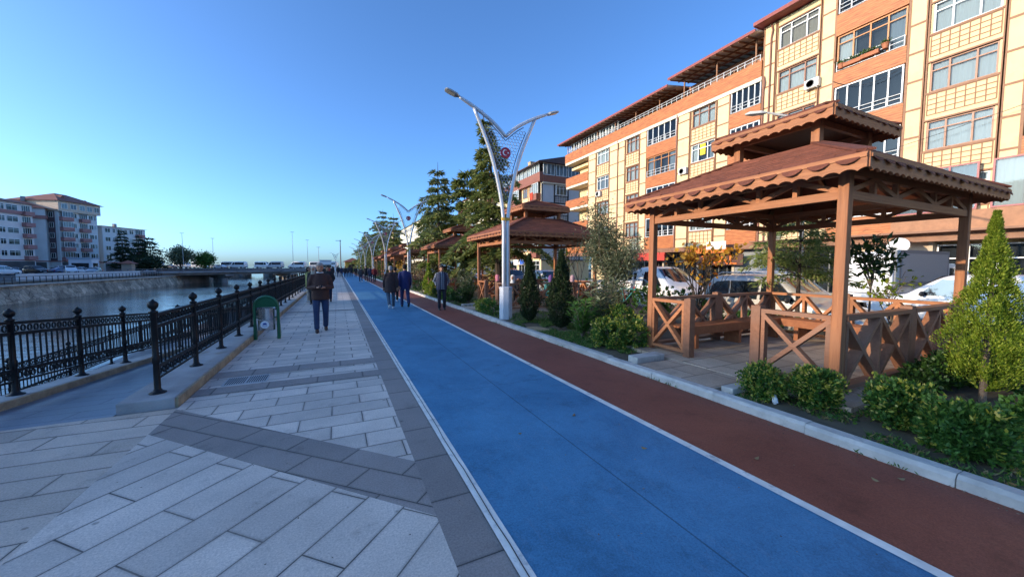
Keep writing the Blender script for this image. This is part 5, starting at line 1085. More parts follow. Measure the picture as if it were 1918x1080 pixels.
def far_vehicle(kind, pm, loc, rz, lab, grp):
    k = (kind, pm.name)
    if k not in proto:
        if kind == 'minibus': o = vehicle('minibus', lab, 'minibus', loc, rz, pm, MBUS, BSIDE, ((.88, 1.58, .8), (1.58, 2.4, .7)), ((5.95, 1.5, .7), (5.9, 2.2, .66)), (.95, 4.7), r=.36, W=.985, group=grp, sub=1)
        elif kind == 'car': o = vehicle('car', lab, 'car', loc, rz, pm, CAR, CSIDE, ((1.28, .98, .7), (1.98, 1.38, .56)), ((3.7, 1.06, .62), (3.25, 1.36, .55)), (.8, 3.4), group=grp, sub=1)
        else: o = vehicle('compact_van', lab, 'van', loc, rz, pm, VAN, VSIDE, ((1.14, 1.12, .70), (1.84, 1.72, .60)), ((4.16, 1.15, .62), (4.06, 1.62, .56)), (.85, 3.45), group=grp, sub=1)
        proto[k] = o; return o
    c = copy_thing(proto[k], loc, rz, lab); c['group'] = grp; return c
bp, bq = Vector((-70, 188, 0)), Vector((5, 152.5, 0)); bd_ = (bq - bp).normalized(); bang = math.atan2(bd_.y, bd_.x)
pale = paint('pale_grey_paint', (.5, .51, .53))
ordw = ['first', 'second', 'third', 'fourth', 'fifth', 'sixth', 'seventh', 'eighth', 'ninth', 'tenth']
nb = nc = 0
for i, (tt, kd, p, off) in enumerate([(10, 'minibus', white, -2), (17, 'minibus', white, 2), (15.5, 'car', grey_p, -2), (23.9, 'minibus', white, 2), (30, 'car', pale, 2), (35, 'minibus', pale, 2.2), (34.5, 'car', white, -2), (41.3, 'minibus', white, -2), (48, 'minibus', white, 2), (55, 'minibus', pale, -2), (60, 'car', pale, 2), (63.5, 'minibus', white, -2), (69, 'minibus', pale, 2.2), (75.5, 'minibus', white, -2)]):
    pos = bp + bd_ * tt + Vector((-bd_.y, bd_.x, 0)) * off + Vector((0, 0, .75)); col = {'white_paint': 'white', 'grey_paint': 'dark grey', 'pale_grey_paint': 'pale grey'}[p.name]
    fw = PI if off > 0 else 0
    ct = Matrix.Rotation(bang - R(90) + fw, 3, 'Z') @ Vector((0, 3 if kd == 'minibus' else 2.2, 0))
    far_vehicle(kd, p, tuple(pos - ct), bang - R(90) + fw, (f'{col} minibus in the bridge traffic, {ordw[nb]} minibus counted from the left bank' if kd == 'minibus' else ['dark grey car low before the leftmost bridge minibuses', 'pale grey car behind the dark one on the bridge', 'white car between the leftmost minibus groups on the bridge', 'pale grey car near the right end of the bridge'][nc]), 'traffic on the bridge'); nc += kd == 'car'
    if kd == 'minibus': nb += 1
for i, (x, y, rz, kd, p, lb) in enumerate([(-62.4, 118, R(70), 'car', pale, 'pale car at the left end of the far riverside parking row'), (-56.4, 104.6, R(20), 'car', blk, 'black car in the front row of the far embankment'), (-53.2, 100.4, R(155), 'van', white, 'white van in front of the pinkish house, nearest the embankment'),
        (-64.0, 130, R(60), 'car', white, 'white car parked before the tall house ground floor'), (-57.3, 115.5, R(60), 'van', blk, 'dark van in the middle of the far parking row'), (-57.6, 124.3, R(70), 'car', pale, 'pale car behind the dark van across the river'),
        (-53.3, 117.2, R(150), 'car', blue_p, 'blue car near the little white booth across the river'), (-51.6, 121.6, R(120), 'car', white, 'white car beyond the blue car across the river'), (-53.6, 127.3, R(70), 'car', grey_p, 'grey car at the right end of the far parking row'),
        (-46.5, 108, R(20), 'car', blk, 'black car close to the pale parapet wall'), (-50.3, 109.3, R(30), 'van', white, 'white van behind the pale parapet wall'), (-63.8, 136, R(40), 'van', white, 'white van by the shops of the tall house'), (-60, 140.5, R(40), 'car', white, 'white car by the lower grey house'), (-43, 98.5, R(10), 'car', grey_p, 'grey car at the near end of the parapet wall')]):
    far_vehicle(kd, p, (x, y, 0), rz, lb, 'vehicles parked across the river')
# bicycles leaning by the back of the second gazebo
def bicycle(p, rz, lab, c):
    t = thing('bicycle', lab, 'bicycle', p, rz, 'bicycles by the second gazebo')
    for y in (0, 1.02):
        w_ = MB(); w_.tube([(0, y + .33 * math.cos(2 * PI * k / 24), .34 + .33 * math.sin(2 * PI * k / 24)) for k in range(25)], .02, 6, cap=False)
        for k in range(8): w_.tube([(0, y, .34), (0, y + .32 * math.cos(2 * PI * k / 8), .34 + .32 * math.sin(2 * PI * k / 8))], .004, 3)
        obj('wheel', w_, tyre, t)
    f = MB(); A, B_, C_, D_ = (0, 1.02, .34), (0, .62, .30), (0, .72, .80), (0, .2, .78)
    for a, b in ((A, B_), (A, C_), (B_, C_), (C_, D_), (B_, D_), (D_, (0, 0, .34)), (D_, (0, .14, .95))): f.tube([a, b], .018, 6)
    f.tube([(-.25, .16, .98), (.25, .16, .98)], .014, 6); obj('frame', f, mat('bike_' + c, {'teal': (.05, .25, .25), 'red': (.4, .04, .03)}[c], .4), t)
    s = MB(); s.ball((0, .74, .86), (.07, .13, .04), 8, 5); obj('saddle', s, trimb, t); return t
bicycle((9.75, 9.9, .06), R(20), 'teal bicycle standing behind the dark cypress', 'teal'); bicycle((10.0, 10.9, .06), R(-10), 'red bicycle behind the teal one by the second gazebo', 'red')
# ================================================================ trees and plants
bark = mat('bark_grey', (.13, .10, .075), .95, var=.3, vscale=6, bump=.8, bscale=22); bark_d = mat('bark_dark', (.06, .045, .035), .95, var=.3, vscale=6, bump=.8, bscale=22)
cedar_m = leafmat('cedar_needles', (.10, .14, .035), (.25, .28, .075), .42, (.36, .34, .12)); cedar_b = leafmat('cedar_needles_blue', (.085, .125, .055), (.20, .24, .09), .42, (.28, .29, .12))
olive_m = leafmat('olive_leaf', (.085, .11, .055), (.17, .19, .10), .35, (.24, .25, .15)); thuja_m = leafmat('thuja_spray', (.10, .17, .014), (.28, .37, .04), .45, (.40, .46, .07)); cyp_m = leafmat('cypress_spray', (.018, .035, .014), (.04, .065, .022), .2)
autumn_m = leafmat('autumn_leaf', (.55, .25, .02), (.75, .46, .07), .45, (.30, .10, .02)); laurel_m = leafmat('laurel_leaf', (.02, .055, .012), (.05, .11, .02), .3)
euon_g = leafmat('euonymus_green', (.04, .11, .02), (.11, .23, .04), .35); euon_y = leafmat('euonymus_gold', (.16, .24, .03), (.50, .46, .07), .4, (.62, .54, .16))
lime_m = leafmat('lime_leaf', (.14, .22, .02), (.36, .42, .04), .5); grass_m = leafmat('grass_blade', (.045, .11, .018), (.13, .24, .045), .35, (.24, .22, .08)); dead_m = leafmat('dead_leaf', (.20, .12, .05), (.38, .28, .14), .2)
def U3(n): v = rng.normal(size=(n, 3)); return v / np.linalg.norm(v, axis=1, keepdims=True)
def conifer(label, p, h, rad, n_, m, droop=.35, lean=(0, 0), seed=0, whorl=.42, base=.12, spray=.30, name='conifer', top_pow=.85, group=None):
    """cedar-like tree: leader, tiers of drooping limbs, needle sprays along each limb"""
    rs = np.random.default_rng(seed); t = thing(name, label, 'tree', p, 0, group); tk = MB(); L = lambda z: np.array([lean[0] * (z / h) ** 2, lean[1] * (z / h) ** 2, z])
    tk.tube([tuple(L(z)) for z in np.linspace(-.2, h, 9)], list(np.linspace(.022 * h, .012, 9)), 8)
    C, D = [], []; z = base * h; tiers = []
    while z < h * .97: tiers.append(z); z += whorl * rs.uniform(.75, 1.3)
    tot = sum((1 - q / h) ** top_pow + .05 for q in tiers)
    for z in tiers:
        f = (1 - z / h); k = 5 if f > .15 else 4; r0 = rad * (f ** top_pow) * 1.0 + .10; a0 = rs.uniform(0, 6.28)
        for j in range(k):
            a = a0 + 6.28 * j / k + rs.normal(0, .3); r = r0 * rs.choice([.45, .7, .95, 1.1, 1.3]) * rs.uniform(.85, 1.15); up = .30 * r * rs.uniform(-.2, 1.2); d = np.array([math.cos(a), math.sin(a), 0.])
            P = [L(z) + d * r * u + np.array([0, 0, up * math.sin(u * 2.2) - droop * r * u ** 2.2]) for u in np.linspace(0, 1, 6)]
            if r > .5: tk.tube([tuple(q) for q in P], [max(.006, .018 * r * (1 - u * .85)) for u in np.linspace(0, 1, 6)], 5, cap=False)
            m_ = max(8, int(n_ / tot * ((f ** top_pow) + .05) / k)); us = rs.uniform(.12, 1.03, m_) ** .75; i = np.clip((us * 5).astype(int), 0, 4); w_ = (us * 5 - i)[:, None]; Pa = np.array(P); c = Pa[i] * (1 - w_) + Pa[np.minimum(i + 1, 5)] * w_
            sd = np.array([-d[1], d[0], 0]); lat = rs.normal(0, 1, m_)[:, None] * (.06 + .17 * r * (1.02 - us * .8)[:, None]); c = c + sd * lat * .8 + rs.normal(0, .035, (m_, 3)) - np.array([0, 0, 1]) * np.abs(lat) * .22
            C.append(c); D.append(d * .6 + sd * np.sign(lat) * rs.uniform(.2, 1, (m_, 1)) + np.array([0, 0, -.35]) + rs.normal(0, .3, (m_, 3)))
    obj('trunk', tk, bark_d, t); C = np.concatenate(C); D = np.concatenate(D)
    leaves('crown', C, D, spray, spray * .24, m, t, (-.3, 0, .6), 1.0); return t
CG = 'conifers between the gazebos and the road'
conifer('tall drooping conifer with a leaning tip behind the nearest lamp post', (7.9, 18.4, .05), 9.7, 3.6, 16000, cedar_m, .40, (-.9, 0), 1, .42, .22, .34, top_pow=1.35, group=CG)
conifer('broad conifer with spreading boughs hanging over the third gazebo', (8.2, 24.9, .05), 8.4, 5.2, 17000, cedar_m, .20, (.2, 0), 2, .75, .26, .42, top_pow=.8, group=CG)
conifer('pointed conifer with open tiers left of the drooping conifer', (8.0, 31.8, .05), 10.5, 3.9, 12000, cedar_b, .30, (0, 0), 3, .7, .15, .44, top_pow=1.05, group=CG)
conifer('dense conifer with twin tips behind the third lamp post', (8.3, 62, .05), 10.0, 3.6, 7500, cedar_m, .25, (0, 0), 4, .6, .08, .5, group=CG)
conifer('tall pointed conifer rising between the third and fourth lamp posts', (8.0, 73.8, .05), 12.3, 4.0, 7500, cedar_b, .28, (0, 0), 5, .7, .08, .55, group=CG)
conifer('blue green conifer left of the tall pointed one', (8.0, 85.4, .05), 11.6, 4.0, 6500, cedar_b, .28, (0, 0), 6, .7, .08, .6, group=CG)
conifer('yellow green conifer at the lane side behind the fifth lamp post', (7.0, 98, .05), 9.5, 4.2, 6000, cedar_m, .3, (0, 0), 7, .7, .06, .65, group=CG)
conifer('farthest conifer at the end of the row', (7.5, 111, .05), 11.5, 4.4, 5500, cedar_b, .3, (0, 0), 8, .8, .06, .7, group=CG)
conifer('young pale conifer behind the middle of the nearest gazebo', (10.6, 5.35, 0), 3.1, 1.5, 5000, leafmat('pale_needles', (.14, .20, .05), (.30, .36, .10), .45, (.40, .40, .16)), .12, (0, 0), 9, .2, .46, .15, top_pow=.5)
for i, (x, y, h, rd_, lb) in enumerate([(-57.6, 149.0, 12.5, 3.3, 'slim dark conifer touching the right end of the lower grey house'), (-57.2, 158, 11.6, 3.6, 'dark conifer left of the pair across the river'), (-55.6, 161, 11.9, 4.2, 'dark spreading conifer right of the pair across the river')]):
    conifer(lb, (x, y, 0), h, rd_, 2600, cyp_m, .25, (0, 0), 20 + i, .9, .12, 1.0, group='dark conifers across the river')
def branchy(t, m, base, h, spread, n, rs, r0, levels=2, lean=(0, 0), clear=0):
    """trunk forking into limbs and twigs; returns twig tips"""
    tk = MB(); tips = []
    def grow(p, d, L_, r, lv):
        pts = [np.array(p, float)]; dd = np.array(d, float); 
        for k in range(4): dd = dd + rs.normal(0, .13, 3) + np.array([0, 0, .05]); dd /= np.linalg.norm(dd); pts.append(pts[-1] + dd * L_ / 4)
        tk.tube([tuple(q) for q in pts], [max(.004, r * (1 - .14 * k)) for k in range(5)], 6 if lv else 4, cap=False)
        if lv == 0: tips.extend(pts[1:]); return
        for k in range(rs.integers(3, 5)):
            u = rs.integers(2, 5); a = rs.uniform(0, 6.28); s = np.array([math.cos(a) * spread, math.sin(a) * spread, rs.uniform(.15, .7)])
            grow(pts[u], dd * .7 + s, L_ * rs.uniform(.55, .8), r * .5, lv - 1)
    if clear: tk.tube([(0, 0, -.1), (.02, .01, clear * .5), (0, 0, clear + .03)], [r0 * 1.15, r0, r0 * .9], 7); base = (0, 0, clear); h = h - clear
    for k in range(n):
        a = 6.28 * k / n + rs.uniform(0, 1); grow(base, (math.cos(a) * spread * .35 + lean[0], math.sin(a) * spread * .35 + lean[1], 1), h * rs.uniform(.34, .44), r0, levels)
    obj('trunk', tk, m, t); return np.array(tips)
def leafy_tree(label, p, h, spread, stems, lm, n, ll, lw_, bk, seed, sig=.16, levels=2, keep=1., r0=.06, cat='tree', name='tree', group=None, lean=(0, 0), clear=0, above=0):
    rs = np.random.default_rng(seed); t = thing(name, label, cat, p, 0, group); tips = branchy(t, bk, (0, 0, -.05), h, spread, stems, rs, r0, levels, lean, clear)
    if above: tips = tips[(tips[:, 2] > above) | (rs.uniform(size=len(tips)) < .06)]
    if keep < 1: tips = tips[rs.uniform(size=len(tips)) < keep]
    c = tips[rs.integers(0, len(tips), n)] + rs.normal(0, sig, (n, 3)); c[:, 2] = np.maximum(c[:, 2], .1); leaves('crown', c, U3(n) + [0, 0, .15], ll, lw_, lm, t); return t
leafy_tree('grey green olive like tree between the dark cypresses and the nearest gazebo', (7.3, 8.75, .05), 3.55, .62, 2, olive_m, 11000, .10, .032, bark, 31, .17, 2, r0=.055)
leafy_tree('slim tree with sparse orange autumn leaves behind the left post of the nearest gazebo', (9.75, 7.55, 0), 3.3, .55, 4, autumn_m, 330, .15, .12, bark_d, 33, .10, 2, .75, .04, above=1.75)
leafy_tree('dark glossy broadleaf tree behind the front corner post of the nearest gazebo', (10.0, 3.72, 0), 2.95, 1.15, 4, laurel_m, 330, .20, .065, bark, 35, .15, 1, .8, .020, clear=1.25)
leafy_tree('thin sapling with yellow green leaves beside the front corner post', (9.9, 3.35, 0), 2.1, .6, 4, lime_m, 120, .12, .06, bark, 36, .08, 1, .7, .014, clear=.5)
leafy_tree('bare grey tree with thin twigs in front of the second gazebo', (7.9, 11.2, .05), 4.1, .35, 1, dead_m, 12, .05, .03, bark, 38, .05, 2, .3, .04)
leafy_tree('half bare tree with a few leaves inside the light of the second gazebo', (9.7, 14.6, 0), 3.6, .5, 2, lime_m, 160, .13, .06, bark, 39, .15, 2, .4, .04)
leafy_tree('twiggy brown shrub tree beside the third gazebo', (5.5, 27.5, .05), 2.8, .7, 5, dead_m, 1100, .10, .05, bark, 40, .2, 2, .8, .03)
leafy_tree('reddish bare shrub tree by the fourth gazebo', (5.6, 36, .05), 2.6, .7, 5, autumn_m, 700, .10, .06, bark_d, 41, .2, 2, .8, .03)
for i, (x, y, h, s, lm, n, lb) in enumerate([(-45.5, 153, 9.3, .55, olive_m, 3200, 'pale rounded deciduous tree at the left end of the bridge'), (-40.3, 157, 7.6, .6, euon_g, 2600, 'dark green weeping tree right of the pale rounded tree by the bridge'), (-50.5, 147, 5.2, .7, cyp_m, 1500, 'dark low bush tree left of the pale rounded tree'), (-51.2, 152, 9.5, .3, dead_m, 30, 'bare thin tree between the conifers and the pale tree')]):
    leafy_tree(lb, (x, y, 0), h, s, 4 if n > 100 else 1, lm, n, .55, .4, bark_d, 50 + i, .75, 2, r0=.2)
def flame(label, p, h, rad, n, lm, seed, stem=.12, ll=.10, tip=0., name='cypress', peak=.3):
    """upright evergreen: flame-shaped body of overlapping sprays with lumps and hollows"""
    rs = np.random.default_rng(seed); t = thing(name, label, 'tree', p); tk = MB(); tk.tube([(0, 0, -.1), (0.01, 0, h * .5), (0, 0, h)], [.035, .025, .006], 7); obj('trunk', tk, bark, t)
    u = rs.beta(1.2, 1.35, n); z = stem + (h - stem) * u; a = rs.uniform(0, 6.283, n)
    if name == 'thuja':
        k = 330 if rad < .34 and n > 20000 else 160; su = rs.beta(1.25, 1.3, k); sa = rs.uniform(0, 6.283, k); i = rs.integers(0, k, n); u = np.clip(su[i] + rs.normal(0, .020, n) + np.abs(rs.normal(0, .012, n)), .001, .999); a = sa[i] + rs.normal(0, .16, n) / (.35 + (1 - u)); z = stem + (h - stem) * u; sl = rs.uniform(.80, 1.16, k)[i]
    else: sl = 1.
    pr = np.where(u < peak, (u / peak) ** .45, ((1 - u) / (1 - peak)) ** 1.15)
    lump = 1 + .17 * np.sin(a * 3 + z * 5 + seed) + .15 * np.sin(a * 7 - z * 9) + .14 * np.sin(a * 2 + z * 14) + .10 * np.sin(a * 11 + z * 21)
    r = rad * pr * lump * sl * np.sqrt(rs.uniform(.35, 1.0, n)) + .012
    if tip: z = z + (u > .9) * rs.uniform(0, tip, n) * 0
    C = np.stack([r * np.cos(a), r * np.sin(a), z], 1); D = np.stack([np.cos(a) * .55, np.sin(a) * .55, np.ones(n) * .9], 1) + rs.normal(0, .28, (n, 3))
    leaves('crown', C, D, ll, ll * .42, lm, t, np.stack([np.cos(a), np.sin(a), np.zeros(n)], 1), .7); return t
flame('bright yellow green thuja at the right edge beside the nearest gazebo', (6.95, 1.50, .05), 2.25, .33, 34000, thuja_m, 61, .14, .034, name='thuja', peak=.24)
flame('dark slim cypress just right of the nearest lamp post', (4.98, 9.35, .05), 1.95, .30, 6500, cyp_m, 63, .05, .07)
flame('larger dark cypress right of the slim one, before the olive like tree', (5.15, 7.95, .05), 2.02, .38, 8500, cyp_m, 64, .05, .07)
flame('bright green columnar thuja behind the man in the blue suit', (4.75, 21.3, .05), 1.75, .34, 2600, thuja_m, 65, .05, .10, name='thuja')
flame('dark cypress beside the third gazebo, above the capped man', (6.3, 19.4, .05), 2.5, .42, 3600, cyp_m, 66, .05, .10)
flame('dark cypress by the group of walkers near the third lamp post', (4.8, 38.5, .05), 2.0, .55, 2600, cyp_m, 67, .05, .14)
def bush(label, p, r, n, mats, seed, ll=.055, lw_=.03, name='shrub', stems=5, flat=1., group=None, upb=.5):
    """rounded shrub: forked stems and a lumpy shell of leaf rosettes, part of them in a second colour"""
    rs = np.random.default_rng(seed); t = thing(name, label, 'shrub', p, 0, group); tk = MB()
    for k in range(stems):
        a = 6.28 * k / stems + rs.uniform(0, 1); tk.tube([(0, 0, -.05), (math.cos(a) * r[0] * .3, math.sin(a) * r[1] * .3, r[2] * .7), (math.cos(a) * r[0] * .65, math.sin(a) * r[1] * .65, r[2] * 1.45)], [.012, .009, .004], 5)
    obj('stem', tk, bark, t); ros = max(12, n // 14); v = U3(ros) if False else (lambda q: q / np.linalg.norm(q, axis=1, keepdims=True))(rs.normal(size=(ros, 3)))
    lump = 1 + .22 * np.sin(v[:, 0] * 4 + seed) * np.cos(v[:, 1] * 5) + rs.normal(0, .10, ros); q = rs.uniform(.45, 1, ros) ** .4
    ctr = v * (np.array(r) * (lump * q)[:, None]) + np.array([0, 0, r[2] * 1.05]); ctr[:, 2] = np.maximum(ctr[:, 2], .04)
    for k, (m_, fr) in enumerate(mats):
        sel = np.arange(ros)[(rs.uniform(size=ros) < fr)] if k else np.arange(ros); c = ctr[sel]; m2 = len(c) * 14 if k == 0 else len(c) * 9
        idx = rs.integers(0, len(c), m2); base = c[idx]; vv = v[sel][idx]; d = vv * .7 + rs.normal(0, .62, (m2, 3)) + [0, 0, upb]
        leaves('foliage', base + rs.normal(0, .02, (m2, 3)) + (vv * .03 if k else 0), d, ll, lw_, m_, t)
    return t
EU = 'variegated shrubs in the kerbside bed'
bush('small round variegated shrub at the paved entrance of the nearest gazebo', (4.72, 2.72, .05), (.21, .22, .19), 3400, [(euon_g, 1), (euon_y, .6)], 71, .042, .025, group=EU)
bush('round variegated shrub before the front corner post of the nearest gazebo', (4.98, 2.30, .05), (.22, .22, .21), 3600, [(euon_g, 1), (euon_y, .6)], 72, .042, .025, group=EU)
bush('larger green shrub with a few gold sprigs right of the corner post', (5.12, 1.62, .05), (.27, .25, .22), 5000, [(euon_g, 1), (euon_y, .25)], 73, .046, .025, group=EU)
bush('wide dark green shrub with gold edge leaves at the lower right', (4.84, 1.12, .05), (.30, .27, .22), 6000, [(euon_g, 1), (euon_y, .14)], 74, .048, .024, group=EU)
bush('golden leaved shrub left of the nearest gazebo', (4.95, 5.75, .05), (.34, .40, .27), 3200, [(euon_g, .9), (euon_y, .95)], 75, .055, .034, group=EU)
bush('second golden shrub touching the left post of the nearest gazebo', (5.3, 5.45, .05), (.25, .26, .28), 1800, [(euon_g, 1), (euon_y, .6)], 76, .05, .03, group=EU)
bush('tall golden shrub behind the other golden ones', (5.75, 6.4, .05), (.34, .4, .36), 2200, [(euon_g, 1), (euon_y, .7)], 77, .055, .034, group=EU)
bush('low dark clipped hedge along the right side of the nearest gazebo', (7.4, 1.93, .05), (1.05, .24, .20), 5200, [(laurel_m, 1), (euon_g, .2)], 78, .05, .03, 'hedge')
bush('dark green shrub at the right edge below the thuja', (5.75, .92, .05), (.28, .24, .18), 1800, [(euon_g, 1)], 79, .06, .034)
bush('shaded shrub at the far right border behind the thuja', (7.9, 1.25, .05), (.7, .4, .35), 3200, [(euon_g, 1)], 80, .06, .034)
bush('low dark shrub left of the nearest lamp post base', (4.62, 11.35, .05), (.30, .33, .25), 1600, [(euon_g, 1), (euon_y, .1)], 81)
for i, (x, y, r_, m_, lb) in enumerate([(4.7, 13.3 - .9, (.28, .32, .22), euon_y, 'small golden green shrub at the entrance of the second gazebo'), (4.75, 15.4, (.36, .55, .30), laurel_m, 'dark low shrub right of the capped man'), (4.72, 16.9, (.36, .6, .28), euon_g, 'green low shrub behind the capped man'), (4.75, 18.6, (.4, .5, .28), laurel_m, 'dark shrub left of the capped man'), (4.65, 20.2, (.4, .4, .33), lime_m, 'bright lime shrub by the blue suited man'),
                                       (4.9, 24.6, (.5, .9, .35), laurel_m, 'dark hedge clump beyond the third gazebo entrance'), (4.9, 30.5, (.5, 1.2, .4), euon_g, 'green hedge clump by the fourth gazebo'), (4.8, 35.5, (.5, 1.5, .45), lime_m, 'lime hedge clump by the walkers'), (4.9, 45, (.5, 3, .5), laurel_m, 'long dark hedge clump far along the kerb')]):
    bush(lb, (x, y, .05), r_, 1400, [(m_, 1)], 90 + i, .07, .045, group='low shrubs along the kerb')
for i, (x, y, rx, ry, rz_) in enumerate([(10.3, 2.6, .35, 1.2, .24), (10.2, 6.0, .35, 1.2, .20), (10.1, 8.6, .4, 1.2, .45), (9.6, 9.3, .5, .6, .5), (10.2, 12.5, .4, 2.4, .5), (10.2, 18, .4, 2.4, .6), (10.2, 24, .4, 3, .6), (10.2, 32, .4, 5, .6)]):
    bush(['dark hedge behind the right end of the nearest gazebo', 'green hedge seen through the rails of the nearest gazebo', 'round dark hedge below the white flatbed truck', 'second round dark bush beside the flatbed truck wheel', 'roadside hedge behind the second gazebo', 'roadside hedge between second and third gazebos', 'roadside hedge behind the third gazebo', 'long roadside hedge beyond the third gazebo'][i], (x, y, .0), (rx, ry, rz_), 2400, [(euon_g, 1), (laurel_m, .4)], 110 + i, .07, .045, 'hedge', group='roadside hedges')
def spiky(label, p, h, n, seed, m_=None, ll=.20):
    rs = np.random.default_rng(seed); t = thing('oleander', label, 'shrub', p); tk = MB(); C, D = [], []
    for k in range(n):
        a = rs.uniform(0, 6.28); hh = h * rs.uniform(.55, 1.05); r = rs.uniform(.1, .42); q = [np.array([math.cos(a) * r * u ** 1.4, math.sin(a) * r * u ** 1.4, hh * u]) for u in np.linspace(0, 1, 5)]
        tk.tube([tuple(x) for x in q], [.011, .009, .007, .005, .003], 4, cap=False)
        for u in np.linspace(.25, 1, 15):
            i = min(3, int(u * 4)); b = q[i] + (q[i + 1] - q[i]) * (u * 4 - i)
            for j in range(3): aa = rs.uniform(0, 6.28); C.append(b); D.append([math.cos(aa), math.sin(aa), rs.uniform(.1, .9)])
    obj('stem', tk, bark, t); leaves('foliage', C, D, ll, ll * .15, m_ or olive_m, t); return t
spiky('tall oleander with narrow grey green leaves before the olive like tree', (5.55, 6.85, .05), 1.25, 20, 121); spiky('darker oleander left of the golden shrub', (4.95, 6.75, .05), .85, 22, 122, euon_g, .17); spiky('thin leaved oleander beside the flatbed truck', (6.4, 7.3, .05), 1.45, 16, 123)
spiky('grey green oleander clump beside the capped man', (5.3, 16.2, .05), 1.4, 22, 124); spiky('dark oleander clump before the second gazebo rails', (5.0, 14.9, .05), 1.0, 20, 125, laurel_m, .17)
# ---- ground cover
def grass(name, n, x0, x1, y0, y1, z, ll, m_, skip=None, flat=.5, lw_=.12):
    x = rng.uniform(x0, x1, n); y = rng.uniform(y0, y1, n)
    d = np.sin(x * 3.1 + y * 1.7) + np.sin(x * 7.3 - y * 4.1) * .6 + np.sin(y * 9.7) * .35; k = d > -.55
    if skip is not None: k &= ~skip(x, y)
    x, y = x[k], y[k]; n = len(x); a = rng.uniform(0, 6.28, n)
    return struct(leaves(name, np.stack([x, y, np.full(n, z)], 1), np.stack([np.cos(a) * flat, np.sin(a) * flat, np.ones(n)], 1), ll, ll * lw_, m_), 'stuff')
path_ = lambda x, y: ((np.abs(y - 3.75) < .68) | ((x > 5.05) & (y > 1.96) & (y < 5.52)) | (np.abs(y - 13.15) < .7) | ((x > 5.0) & (np.abs(y - 13.13) < 1.8)) | ((np.abs(x - 4.62) < .28) & (np.abs(y - 8.25) < .4)))
grass('grass', 16000, 4.34, 5.9, 5.0, 9.6, .05, .085, grass_m, path_, .7, .16); grass('grass', 9000, 4.34, 6.5, 9.6, 22, .05, .11, grass_m, path_, .6, .14); grass('grass', 5200, 4.34, 6.6, .2, 2.9, .05, .07, grass_m, path_, .9, .2); grass('grass', 5000, 4.4, 8, 22, 60, .05, .16, grass_m, None, .5, .2)
grass('dead_leaves', 1500, 4.36, 6.8, .2, 3.0, .06, .06, dead_m, path_, 3., .5); grass('ground_ivy', 2600, 4.34, 6.4, .3, 3.0, .055, .05, euon_g, path_, 1.6, .6)
ds = MB(); n = 18; ds.add([(4.62 + .27 * math.cos(2 * PI * k / n) * (1 + .12 * math.sin(3 * k)), 8.25 + .42 * math.sin(2 * PI * k / n), .058) for k in range(n)], [tuple(range(n))]); struct(obj('bare_earth', ds, mat('bare_earth', (.34, .24, .13), .95, var=.2, vscale=8, bump=.4)))
# single leaves and scraps lying about
for i, (x, y, s, mm, nm, lb) in enumerate([(3.25, 1.9, .035, dead_m, 'leaf', 'pale fallen leaf on the red lane near the white line'), (3.75, 1.3, .03, dead_m, 'leaf', 'curled brown leaf on the red lane by the kerb'), (3.95, 1.22, .03, dead_m, 'leaf', 'second brown leaf on the red lane close to the kerb'), (2.35, 3.35, .04, dead_m, 'leaf', 'oval pale leaf on the blue lane beside the seam'), (2.5, 2.45, .03, dead_m, 'leaf', 'brownish leaf on the blue lane near the lower seam'), (3.3, 5.6, .03, dead_m, 'leaf', 'whitish leaf on the red lane opposite the gazebo'), (3.42, 13.6, .03, dead_m, 'leaf', 'pale leaf at the feet of the capped man'), (1.6, 3.2, .02, dead_m, 'leaf', 'small pale speck of leaf on the blue lane')]):
    f = MB(); n = 7; a = i * 1.3; pts = [(-1, 0), (-.5, .35), (.2, .42), (1, 0), (.2, -.42), (-.5, -.35)]; f.add([(x + s * (p[0] * math.cos(a) - p[1] * math.sin(a)), y + s * (p[0] * math.sin(a) + p[1] * math.cos(a)), .012 + (.012 if k in (0, 3) else 0)) for k, p in enumerate(pts)], [(0, 1, 2, 3), (0, 3, 4, 5)]); tag(obj('fallen_leaf', f, mm), lb, 'leaf', 'fallen leaves on the lanes')
f = MB(); f.ball((4.62, 2.52, .10), (.035, .03, .05), 7, 5); f.bar((4.6, 2.5, .08), (4.66, 2.56, .16), .05, .01); tag(obj('tissue', f, mat('tissue_white', (.75, .75, .75), .9)), 'crumpled white tissue lying under the small round shrub', 'tissue')

n = 900; gx_ = np.concatenate([4.19 - np.abs(rng.normal(0, .07, n)), rng.uniform(-1.7, 4.1, 260)]); gy_ = np.concatenate([rng.uniform(.2, 14, n), rng.uniform(.8, 12, 260)]); m_ = len(gx_)
struct(leaves('litter', np.stack([gx_, gy_, np.full(m_, .014)], 1), np.stack([rng.normal(size=m_), rng.normal(size=m_), np.zeros(m_)], 1), .016, .010, leafmat('grit', (.05, .035, .025), (.30, .24, .16), .0), None, (0, 0, 1), .2), 'stuff')
n = 700; gy_ = rng.uniform(.4, 20, n); gy_ = gy_[np.sin(gy_ * 5.3) + np.sin(gy_ * 2.1) > .6]; n = len(gy_); a = rng.uniform(0, 6.28, n)
struct(leaves('weeds', np.stack([4.178 - np.abs(rng.normal(0, .008, n)), gy_, np.full(n, .006)], 1), np.stack([np.cos(a) * .8 - .3, np.sin(a) * .8, np.ones(n)], 1), .05, .012, grass_m), 'stuff')
